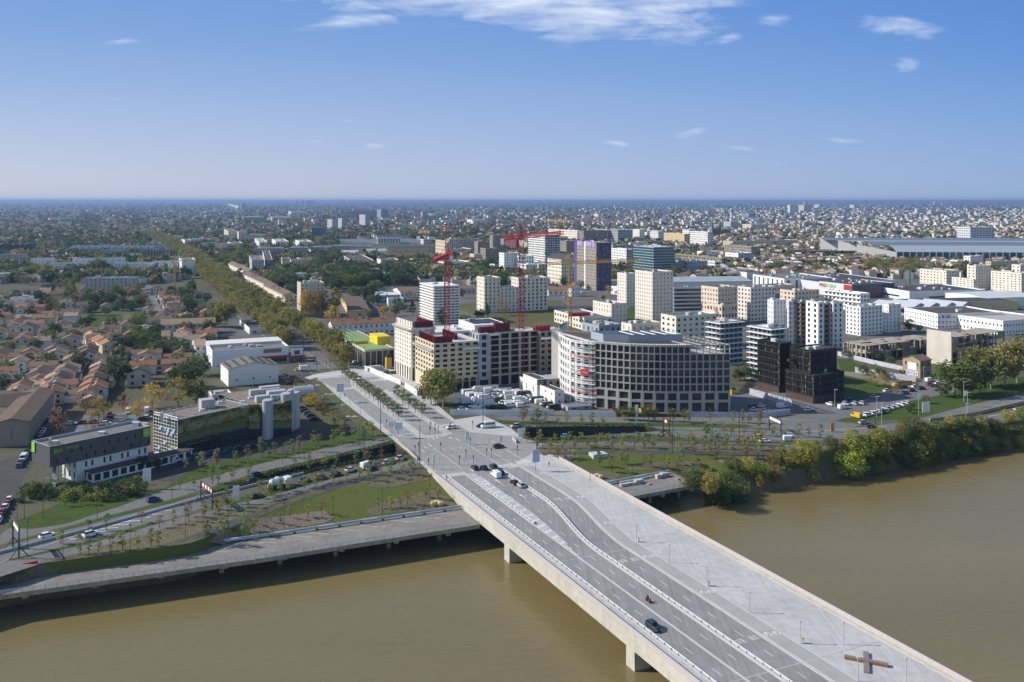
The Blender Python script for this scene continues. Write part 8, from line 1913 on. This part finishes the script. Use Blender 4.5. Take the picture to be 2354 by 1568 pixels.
figure('person', 'person in a dark coat walking on the left footpath of the bridge', STAND, SE, P(1027,1104),2.7, [M_SKIN, M_JK, M_TR])
figure('person', 'person in a yellow vest standing on the left quay', STAND, SE, P(363,1284, ZQ),1.2, [M_SKIN, M_HV, M_TR])
figure('person', 'person in dark clothes walking beside the boulevard kerb', STAND, SE, PC('B2',818,895),0.5, [M_SKIN, M_JK, M_TR])
RIDE = [(0, .05, .82, .15),(0,-.05,1.05, .16),(0,-.15,1.28, .13),(0,-.19,1.38, .06),(0,-.22,1.50, .10),(.2,-.15,1.25, .06),(.28,-.35,1.08, .045),(.26,-.58,1.0, .04),(-.2,-.15,1.25, .06),(-.28,-.35,1.08, .045),(-.26,-.58,1.0, .04),(.12, .0, .78, .09),(.2,-.38, .68, .07),(.2,-.20, .32, .05),(.2,-.32, .28, .04),(-.12, .0, .78, .09),(-.2,-.38, .68, .07),(-.2,-.20, .32, .05),(-.2,-.32, .28, .04)]
pm = P(1490,1384); rzm = math.atan2(U.y, U.x)+math.pi/2
figure('person', 'motorcyclist in black leathers and helmet riding on the bridge', RIDE, SE, pm, rzm, [M_JK, M_JK, M_TR], hat=M_BLACK, dz=.06)
mc = thing('motorcycle', 'black motorcycle with a red panel riding away on the bridge', 'motorcycle', pm,0, final=True); n = V
for a in (-.72, .72): g = MB(); c = pm+U*a+ZV*.36; g.tube(c-n*.08, c+n*.08, .32, n=14); g.build('wheel', M_BLACK, mc)
g = MB(); g.obox(pm-U*.75-n*.16+ZV*.55, U*1.1, n*.32,(0,0, .25)); g.obox(pm+U*.1-n*.2+ZV*.42, U*.5, n*.4,(0,0, .62)); g.build('body', PAINT['dark'], mc); oboxed(pm-U*.98-n*.22+ZV*.72, U*.42, n*.44,(0,0, .36)).build('luggage_box', PAINT['red'], mc); g = MB(); g.tube(pm+U*.45-n*.35+ZV*1.05, pm+U*.45+n*.35+ZV*1.05, .03, n=5); g.tube(pm+U*.72+ZV*.36, pm+U*.45+ZV*1.05, .04, n=5); g.build('handlebar', M_DARKM, mc)
# ---------------------------------------------------------------- street furniture
def post_lamp(desc, p, h, m, w=.09, head=True, name='street_lamp', group=None, arm=0.0, final=False):
    t = thing(name, desc, 'street lamp', p,0, group, final); tubed(p, p+ZV*h, w, w*.7,6).build('pole', m, t)
    if head: boxed((p.x+arm/2, p.y, p.z+h-.25),(.45+arm, .3, .25)).build('lamp_head', M_PALEMET if m is M_POLE else m, t)
    return t
for i,(x, y) in enumerate(((1463,1247),(1538,1294),(1625,1348),(1723,1409),(1840,1480),(1939,1482),(1972,1567),(2083,1569))):
    post_lamp('slim pale lamp post on the bridge promenade', P(x, y),4.8, M_POLE, .11, True, group='lamp posts on the bridge promenade')
for i,(x, y) in enumerate(((1466,1246),(1628,1347),(1844,1479))):
    p = P(x+1, y); t = thing('litter_bin', 'white litter bin with a yellow lid at the foot of a bridge lamp post', 'bin', p,0, 'litter bins on the bridge'); tubed(p, p+ZV*1.1, .33, .33,12).build('drum', M_WHITE, t); tubed(p+ZV*1.11, p+ZV*1.2, .35, .3,12).build('lid', M_YEL, t)
bt = thing('bench', 'cross shaped timber bench on the bridge promenade', 'bench', PC('E4',905,1200),0, final=True)
for a, c, z, m in (((705,1160),(1110,1240), .62, M_WOOD),((903,1115),(908,1300), .45, M_WOODG)):
    a, c = P(*cr('E4', *a)), P(*cr('E4', *c)); d = c-a; L = d.length; d.normalize(); n = Vector((d.y,-d.x,0)); g = MB(); k = 0
    while k < L: g.obox(a+d*k-n*.55+ZV*(z-.08), d*.2, n*1.1,(0,0, .1)); k += .25
    g.build('seat_slats', M_WOODG, bt); oboxed(a-n*.5, d*L, n*1.0,(0,0, z-.09)).build('base', m, bt)
for (x, yb, yt_) in ((965,1068,978),(875,995,914),(1234,1041,947),(838,842,795),(728,848,800),(697,822,782),(1699,1021,925),(796,842,797),(1110,972,892),(1545,1040,965),(2012,990,945)):
    h = CAMH*(1-(yt_-YH)/(yb-YH)); post_lamp('tall dark mast', PG(x, yb), h, M_DARKM, .16, False, name='lamp_mast', group='tall dark lamp masts')
for x, y in ((160,870),(256,1150),(895,870),(1582,680),(1705,1030),(2097,1030),(1198,1180),(580,1250),(398,860),(225,860)): post_lamp('thin dark lamp post on the left quay', PG(*cr('C1', x, y)),7.5, M_DARKM, .08, True, group='lamp posts of the left quay')
for x, y in ((398,310),(443,330),(245,365),(950,500),(560,600),(260,960),(1163,820),(1600,770),(955,185),(997,240),(160,715),(708,900)): post_lamp('thin dark lamp post on the left quay', PG(*cr('C2', x, y)),7.5, M_DARKM, .08, True, group='lamp posts of the left quay')
for x, y in ((618,800),(693,870),(775,940),(865,1030),(960,1110),(1078,750),(1170,830),(1270,900),(1378,980),(1498,1065),(1280,1110),(850,690),(1072,870)): post_lamp('slim pale boulevard lamp post', PC('B2', x, y),8.0, M_POLE, .09, True, group='lamp posts of the boulevard')
for x, y in ((758,225),(1125,210),(1495,205),(1842,190),(1872,225),(2238,240),(718,510),(1068,460),(1400,380),(1700,450),(1975,385),(2310,290),(2550,350),(2590,400)): post_lamp('thin dark park lamp post', PG(*cr('C3', x, y)),7.0, M_DARKM, .08, True, group='lamp posts of the right park')
for x, y in ((615,1020),(1430,790),(1768,640),(1000,1080),(1385,1060),(1800,940),(1822,1150),(1045,1150),(1835,1040)): post_lamp('tall pale car park lamp post', PC('B4', x, y),9.5 if y < 1030 else 9, M_POLE, .10, True, group='lamp posts of the right car park', arm=1.0)
def traffic_light(x, y):
    p = PG(x, y); t = thing('traffic_light', 'black traffic light post at the junction', 'traffic light', p,0, 'traffic lights of the junction'); tubed(p, p+ZV*3.0, .07, n=6).build('post', M_DARKM, t); h = boxed((p.x, p.y,2.5),(.35, .3,1.0)).build('signal_head', M_DARKM, t)
    for k, m in enumerate((M_REDP, M_YEL, M_GREEN)): boxed((p.x, p.y-.17,3.2-k*.3),(.2, .05, .2)).build('lens', m if k == 0 else M_BLACK, h)
for q in ((990,990),(1000,994),(988,1001),(1000,1003),(1013,1039),(985,1078),(954,1045),(962,1039),(1035,992),(1086,987),(1007,999),(1071,1056),(1081,1028),(1088,1070),(1130,1053),(1119,1052),(1056,1070),(1189,1046),(888,984),(913,992),(750,845),(759,843)): traffic_light(*q)
def road_sign(desc, x, y, w, h, z, lines=3, bg=M_WHITE, ln=None, ax=V, legs=1):
    p = PG(x, y); t = thing('road_sign', desc, 'road sign', p,0, final=True); q = p+ZV*(z+h/2); panel(t, 'sign_panel', q, ax, w, h, bg, .12); nn = Vector((ax.y,-ax.x,0))
    for k in range(legs): g = MB(); c = p+ax*((k-(legs-1)/2)*w*.7)-nn*.2; g.tube(c, c+ZV*(z+h*.8), .07, n=6); g.build('post', M_DARKM, t)
    for k in range(lines): g = MB(); c = q-ZV*(h*((k+.5)/lines-.5))+nn*.09; g.obox(c-ax*w*.4-ZV*.04, ax*w*.8, nn*.02,(0,0, .09)); g.build('text_line', ln or M_BLUEG, t)
road_sign('large pale direction sign board on a post on the bridge promenade',1232,1084,2.7,4.2,3.2,6, mat('pale_blue_sign',(.42, .50, .66), .5, .4))
road_sign('white stacked direction sign on the traffic island of the bridge',1074,1022,1.6,3.0,2.0,4); road_sign('blue grey arrow sign beside the dark car at the junction',1151,1034,1.6,2.4,2.8,4); road_sign('white lane sign on the triangular island',997,1080, .8,3.0,2.2,2)
road_sign('pale direction sign on the verge right of the bridge stairs',1199,1017,3.0,3.3,2.2,4, ax=V); road_sign('white direction sign at the left corner of the junction',916,1008,3.2,2.6,3.5,3); road_sign('white sign with blue back at the left corner of the junction',901,1000,3.2,2.2,3.0,3); road_sign('white roadside sign on the verge by the hotel entrance',338,1125,2.4,4.6,2.0,5)
road_sign('tall white sign by the short hedge on the left quay road',543,1160,1.8,4.5,1.2,2, ax=V); road_sign('grey direction board above the boulevard pavement',782,926,3.4,3.6,5.0,4); road_sign('white gantry sign on the green slope at the right',2128,958,4.4,4.4,2.0,4); road_sign('small orange sign by the riverside road on the right',1913,993,1.9,3.6, .3,1, M_YEL); road_sign('narrow white totem sign in front of the curved office',1464,968,1.2,6.5,0.3,2); road_sign('white sign above the lawn road at the right',2220,935,1.6,2.2,5,2)
# height limit portals over the quay road
def portal(desc, x0, y0, x1, y1, h, red=True):
    a, c = PG(x0, y0), PG(x1, y1); t = thing('height_portal', desc, 'height barrier',(a+c)/2,0, final=True); d = (c-a).normalized(); n = Vector((d.y,-d.x,0))
    for q in (a, c):
        g = MB(); g.tube(q, q+ZV*h, .2, n=6); g.tube(q-n*2.2, q+ZV*h*.4, .14, n=5); g.tube(q+n*2.2, q+ZV*h*.4, .14, n=5); g.build('leg', M_DARKM, t)
    tubed(a+ZV*(h-.1), c+ZV*(h-.1), .2, n=6).build('beam', M_DARKM, t); L = (c-a).length
    for k in range(int(L/1.2)): oboxed(a+d*(k*1.2)-n*.2+ZV*(h-1.7), d*1.18, n*.15,(0,0,1.0)).build('stripe_panel', M_REDP if k % 2 == 0 and red else M_WHITE, t)
portal('black height limit portal with a red and white beam on the left quay road',462,1152,488,1172,6.5); portal('black height limit portal at the left edge over the quay road',30,1262,44,1284,8.0, False); portal('black height limit portal in front of the curved office',1524,1000,1538,1006,7); portal('wide black height portal with a white panel near the right riverside road',1768,987,1795,1000,6, False)
# hoardings and site walls
def wall(desc, t_, pts, h, m, name='hoarding', w=.2, z=0):
    ps = [PG(*cr(t_, *q)) for q in pts]; t = thing(name, desc, 'hoarding' if name == 'hoarding' else 'wall', ps[0],0, final=True)
    for a, c in zip(ps[:-1], ps[1:]):
        d = (c-a); L = d.length; n = Vector((d.y,-d.x,0)).normalized(); k = max(1, int(L/12))
        for j in range(k): oboxed(a+d*(j/k)+d*.0005, d*(1/k)*.998,-n*w,(0,0, h)).build('panel', m[j % len(m)] if isinstance(m, tuple) else m, t)
M_HOA = mat('hoarding_white',(.66, .68, .70), .7, .3, noise=(.6, .12)); M_HOB = mat('hoarding_print',(.30, .42, .50), .7, .3, noise=(.7, .5), col2=(.62, .62, .60)); M_GRAF = mat('graffiti_wall',(.60, .60, .62), .85, .2, noise=(.9, .5), col2=(.30, .30, .42))
wall('curved white hoarding along the building site by the boulevard', 'B2',((1000,650),(1060,665),(1110,690),(1200,728),(1330,785)),2.6, M_HOA); wall('white hoarding by the large plane trees', 'B2',((1368,810),(1480,882)),2.8, M_HOA)
wall('printed hoarding in front of the parked vans', 'B2',((1785,1060),(2060,1063),(2354,1066),(2740,1062)),2.4,(M_HOA, M_HOA, M_HOB, M_HOB, M_HOA)); wall('pale hoarding in front of the curved office', 'B3',((520,1068),(960,1075)),2.4, M_HOA); wall('low brick brown wall at the foot of the curved office', 'B3',((960,1074),(1600,1080)),1.6, M_BRK, 'site_wall'); wall('long white wall with graffiti right of the curved office', 'B3',((1600,1080),(2000,1084),(2360,1084),(2560,1055)),2.4, M_GRAF, 'site_wall')
wall('graffiti covered wall beside the black building', 'B4',((-170,870),(-20,910),(220,975)),3.0, M_GRAF, 'site_wall'); wall('white curved graffiti wall at the car park corner', 'B4',((-30,1065),(200,1045)),2.2, M_GRAF, 'site_wall'); wall('white wall below the ruin', 'B4',((640,510),(960,590),(1240,650)),2.5, M_GRAF, 'site_wall'); wall('long white graffiti wall beside the derelict house', 'B4',((800,665),(1080,715),(1360,750)),3.0, M_GRAF, 'site_wall')
wall('pale stone wall along the far side of the meadow', 'A3',((330,1045),(560,1050),(740,1040)),2.2, M_CONC, 'site_wall'); wall('white fence wall behind the arcaded site', 'B2',((1880,870),(2100,872),(2350,850)),2.5, M_HOA)
wall('parapet wall of the underpass right of the junction', 'C3',((0,132),(38,172)),1.2, M_PARA, 'parapet_wall'); wall('parapet wall of the underpass left of the junction', 'C2',((1285,160),(1400,250),(1480,330)),1.2, M_PARA, 'parapet_wall')
wall('red and white plastic barriers in a line at the left end of the quay', 'C1',((-40,1372),(170,1325),(340,1288)),1.0,(M_REDP, M_WHITE, M_REDP), 'road_barrier', .5)
wall('dark concrete divider between the quay roads at the left', 'C1',((-900,1410),(0,1190),(1070,905),(1840,690),(2354,560),(2800,455)), .75, M_BLUEG, 'divider', .4); wall('dark retaining wall between the roads at the far right', 'B4',((1490,1120),(1900,1060),(2354,955),(2600,900)),1.4, M_CONCS, 'retaining_wall', .5)
# stacked concrete blocks on the right quay, boulders, hatch slab
for k,(x, y, s) in enumerate(((1012,565,1.5),(1045,560,1.5),(1078,553,1.5),(1112,550,1.5),(1150,540,2.2),(1185,530,2.0),(1345,490,2.2),(1390,478,2.4),(1420,470,2))):
    p = P(*cr('C3', x, y), ZQ+.02); t = thing('concrete_block', 'grey concrete block stored on the right quay', 'concrete block', p,0, 'concrete blocks stored on the right quay'); s *= .75; boxed(p,(s, s*.9, s*.8), rz=.4).build('block', M_CONC, t)
for k in range(4): p = P(*cr('C3',1060+k*55,528-k*12), ZQ+.02); t = thing('beam_stack', 'long grey concrete beam lying on the right quay', 'concrete beam', p,0, 'concrete beams lying on the right quay'); boxed(p,(6, .6, .6), rz=.42).build('beam', M_GREY, t)
for (x, y) in (('C2',(1665,740)),('C3',(785,492))):
    for k in range(3): p = PG(*cr(x, y[0]+(k-1)*32, y[1]-(k % 2)*10)); t = thing('boulder', 'yellow boulder on the planted bed '+('left' if x == 'C2' else 'right')+' of the bridge', 'boulder', p,0, 'boulders '+('left' if x == 'C2' else 'right')+' of the bridge'); g = MB(); g.ball((p.x, p.y, p.z+.5),(1.4,1.0, .9),7,4); g.build('rock', M_ROCK, t)
p = [PG(*cr('C3', *q)) for q in ((705,275),(835,262),(885,300),(750,315))]; t = thing('hatch_slab', 'tilted pale blue concrete slab on the right lawn', 'slab', p[0],0, final=True); g = MB(); g.prism([(q.x, q.y) for q in p], min(q.z for q in p)-.5, max(q.z for q in p)+.9); g.build('slab', mat('pale_blue_concrete',(.42, .52, .52), .8, .3, noise=(.4, .08)), t); g = MB(); c = (p[0]+p[2])/2; g.tube(c+ZV*1.0, c+ZV*1.8, .5, n=8); g.build('vent_cap', M_DARKM, t)
for q in ((205,700, 'C2'),(875,218, 'C3'),(1640,228, 'C3'),(1980,905, 'C1')):
    p = PG(*cr(q[2], q[0], q[1])); t = thing('bench', 'grey park bench beside the dark path '+('left' if q[2] != 'C3' else 'right')+' of the bridge', 'bench', p,0); boxed((p.x, p.y, p.z+.42),(2.6, .6, .1)).build('seat', M_WOODG, t); boxed((p.x, p.y+.3, p.z+.5),(2.6, .08, .5)).build('backrest', M_WOODG, t)
    for s in (-1,1): boxed((p.x+s, p.y, p.z),(.12, .5, .42)).build('leg', M_DARKM, t)
gb_ = thing('green_tank', 'tall green cylindrical tower beside the plane tree square', 'tower', PC('A4',1298,825),0, final=True); p = PC('A4',1298,825); tubed(p, p+ZV*17,1.6,1.2,10).build('shaft', mat('green_metal',(.05, .22, .12), .6, .4), gb_)
# yellow skip, digger, waste bins on the site
for d_, x, y, s, m in (('yellow stacked machine on the site beside the white tower', *cr('B2',1218,630),(3,3,8), M_YEL),('small white roofed shelter at the site gate', *cr('B2',1095,650),(9,4,2.6), M_ROOFL),('green waste bins on the building site', *cr('B2',1260,680),(4,2,1.4), mat('bin_green',(.05, .2, .06), .6, .3)),('blue waste container on the building site', *cr('B2',1200,680),(4,2,1.4), PAINT['blue']),('yellow excavator cab and arm behind the low wall', *cr('B3',1200,1030),(2.6,2,2), M_YEL),('yellow skips in a row beside the path', *cr('B4',1250,780),(14,2,1.6), PAINT['yellow']),('red generator at the foot of the curved office', *cr('B3',942,1030),(2.4,1.8,1.6), M_REDP),('yellow skip on the earth right of the curved office', *cr('B3',2030,865),(3,2.4,3), PAINT['yellow'])):
    p = P(x, y); t = thing('site_equipment', d_, 'equipment', p,0, final=True); b = MB()
    b.box(p,(s[0], s[1], s[2]*.75), rz=.4); b.build('body', m, t); b = MB(); b.box(p+ZV*s[2]*.76,(s[0]*.7, s[1]*.7, s[2]*.24), rz=.4); b.build('top', M_DARKM if m is not M_ROOFL else m, t)
# junction paint
g = MB()
for (t0, t1, s) in ((109,115,340),(119,126.5,334),(130,136.5,348),(110.5,117,436),(130,138,418),(130,140,450),(105,122,474)): crosswalk(g, t0, t1, s,4.2 if s > 430 else 3.2, .075)
for t0, s0, s1 in ((111.5,345,432),(122.6,338,420),(113,492,900),(122.0,296,318),(118.6,296,318),(125.4,296,318)): line(g, t0, .16, s0, s1, .073, dash=(3,6))
for t0, s0, s1, w in ((107.6,345,432, .12),(129.2,288,320, .2),(133.5,288,320, .2),(115.8,290,320, .2),(107,480,900, .15),(119,480,900, .15),(139.5,290,320, .25)): line(g, t0, w, s0, s1, .073)
for x, y in ((974,1026),(985,1021),(948+20,1034),(1000,1012),(1009,1009),(1022,1005),(1040,1010),(1056,1014)): arrow(P(x, y),-U if x < 990 else U,2.2, .28,1.0,0, .076, g)
for x, y, b_ in ((819,925,0),(880,979,0)): arrow(P(x, y), U,2.2, .3,1.0, b_, .076, g)
structure(g.build('road_markings', M_PAINT))
for k,(x, y) in enumerate(((712,886),(730,886),(750,907),(764,907),(755+22,931),(777+10,931),(780+20,958),(795+20,958))): g = MB(); bikesym(g, P(x, y), U,1.3, .075); structure(g.build('road_markings', M_PAINT))
g = MB(); px_line(g, cr('C1',0,1275), cr('C1',75,1240), .18, .06)
for k in range(9): x0, y0 = 640+k*100,1052-k*32; px_line(g, cr('C1', x0, y0), cr('C1', x0+150, y0-12), .45, .06)
px_line(g, cr('C1',560,1060), cr('C1',1650,750), .2, .062); px_line(g, cr('C1',880,978), cr('C1',1650,744), .2, .062); px_line(g, cr('C1',200,1180), cr('C1',560,1065), .2, .062)
for k in range(8): x0, y0 = 2080+k*34,968-k*9; px_line(g, cr('B4', x0, y0), cr('B4', x0+90, y0+22), .3, .06)
px_line(g, cr('B4',1860,1108), cr('B4',2354,1000), .25, .06); px_line(g, cr('B4',150,1225), cr('B4',1100,1160), .3, .06); structure(g.build('road_markings', M_PAINT))
# ---------------------------------------------------------------- labels: what a thing is and where it stands
MARKS = [('hotel',230,1050),('mirror glass office',450,985),('round shafts',640,960),('dotted roof warehouse',560,860),('retail shed',570,815),('sports hall',830,800),('tall white site block',945,800),('sandy block',1040,840),('concrete block',1180,830),('scaffolded building',1325,850),('curved office',1520,870),('white cabins',1250,905),('stepped black building',1870,880),('ruin',2010,815),('derelict house',2100,850),
 ('white and brown slabs',1860,740),('white tower',1490,680),('teal tower',1500,590),('lilac tower',1360,610),('striped tower',1010,700),('beige tower',712,690),('cream tower',1120,680),('grey car park',1580,680),('retail park',1950,650),('station roof',2200,580),('cream flats',2250,640),('long warehouse',2200,690),('sign warehouse',2230,745),('far junction corner',1100,990),('bridge lights',1110,1060),('left quay',500,1260),('left lawn',850,1140),('left planting bed',300,1260),
 ('hotel verge',160,1170),('sunken road hedge',640,1095),('left dark path',700,1130),('boulevard',850,920),('bridge mid span',1560,1330),('bridge near end',1900,1480),('right quay',1470,1110),('right lawn',1430,1070),('right park',1650,1040),('right sunken road',1320,995),('right car park',2000,930),('grassy slope',2200,920),('willow bank',1950,1040),('riverbank curve',2250,985),('avenue near end',760,790),('avenue middle',620,700),('avenue far end',450,600),
 ('long white school',400,740),('yellow house',270,750),('left meadow',220,730),('light grey flats',250,640),('jagged white flats',170,600),('blank white flank',430,610),('far left street',360,690),('narrow street',190,860),('street corner',205,815),('brown shed',30,1000),('leafy car park',230,960),('left edge roofs',40,820),('left edge gardens',60,700),('big round tree',270,870),('tile roofs',130,780),('old estate',800,600),('park trees',800,660),('classrooms',890,670),('plane tree square',2040,625),('van park',1150,920)]
ORD = ['nearest', 'second nearest', 'third nearest', 'fourth nearest', 'fifth nearest', 'sixth nearest', 'seventh nearest', 'eighth nearest', 'ninth nearest', 'tenth nearest', 'eleventh nearest', 'twelfth nearest']
def ordinal(i):
    if i < 12: return ORD[i]
    i += 1; return f"{i}{'th' if 10 < i % 100 < 20 else {1: 'st',2: 'nd',3: 'rd'}.get(i % 10, 'th')} nearest"
buck = {}
for o, d, p in THINGS:
    x, y = PX((p.x, p.y, p.z)); m = min(MARKS, key=lambda m: (m[1]-x)**2+(2.2*(m[2]-y))**2); dx, dy = x-m[1],(y-m[2])*1.6
    rel = ('right of' if dx > 0 else 'left of') if abs(dx) > abs(dy) else ('in front of' if dy > 0 else 'behind')
    buck.setdefault((d, rel, m[0]), []).append((-y, x, o))
for (d, rel, mk), L in buck.items():
    L.sort(key=lambda a: (a[0], a[1]))
    if len(L) == 1: L[0][2]['label'] = f'{d} {rel} the {mk}'; continue
    if len(L) > 8: # tell them apart across the picture
        L.sort(key=lambda a: a[1])
        for i,(_, _, o) in enumerate(L): o['label'] = f"{d} {rel} the {mk}, {ordinal(i).replace('nearest', 'from left') if i else 'leftmost'}"
    else:
        for i,(_, _, o) in enumerate(L): o['label'] = f'{d} {rel} the {mk}, {ordinal(i)}'
for o in bpy.data.objects:
    if 'label' in o and len(o['label'].split()) > 16: o['label'] = ' '.join(o['label'].split()[:16])
# ---------------------------------------------------------------- air
hz_ = MB(); hz_.obox((-45000,-400, ZW-2.5),(90000,0,0),(0,45000,0),(0,0,130)); hm = bpy.data.materials.new('haze_air'); hm.use_nodes = True; t = NT(hm.node_tree); t.n.clear()
out = t.add('ShaderNodeOutputMaterial'); pv = t.add('ShaderNodeVolumePrincipled'); pv.inputs['Color'].default_value = HAZEC; pv.inputs['Density'].default_value = HAZED; pv.inputs['Anisotropy'].default_value = 0.2; t.link(pv.outputs[0], out.inputs['Volume'])
ho_ = hz_.build('haze', hm); ho_['kind'] = 'stuff'; ho_['label'] = 'thin blue haze over the far city'; ho_['category'] = 'haze'
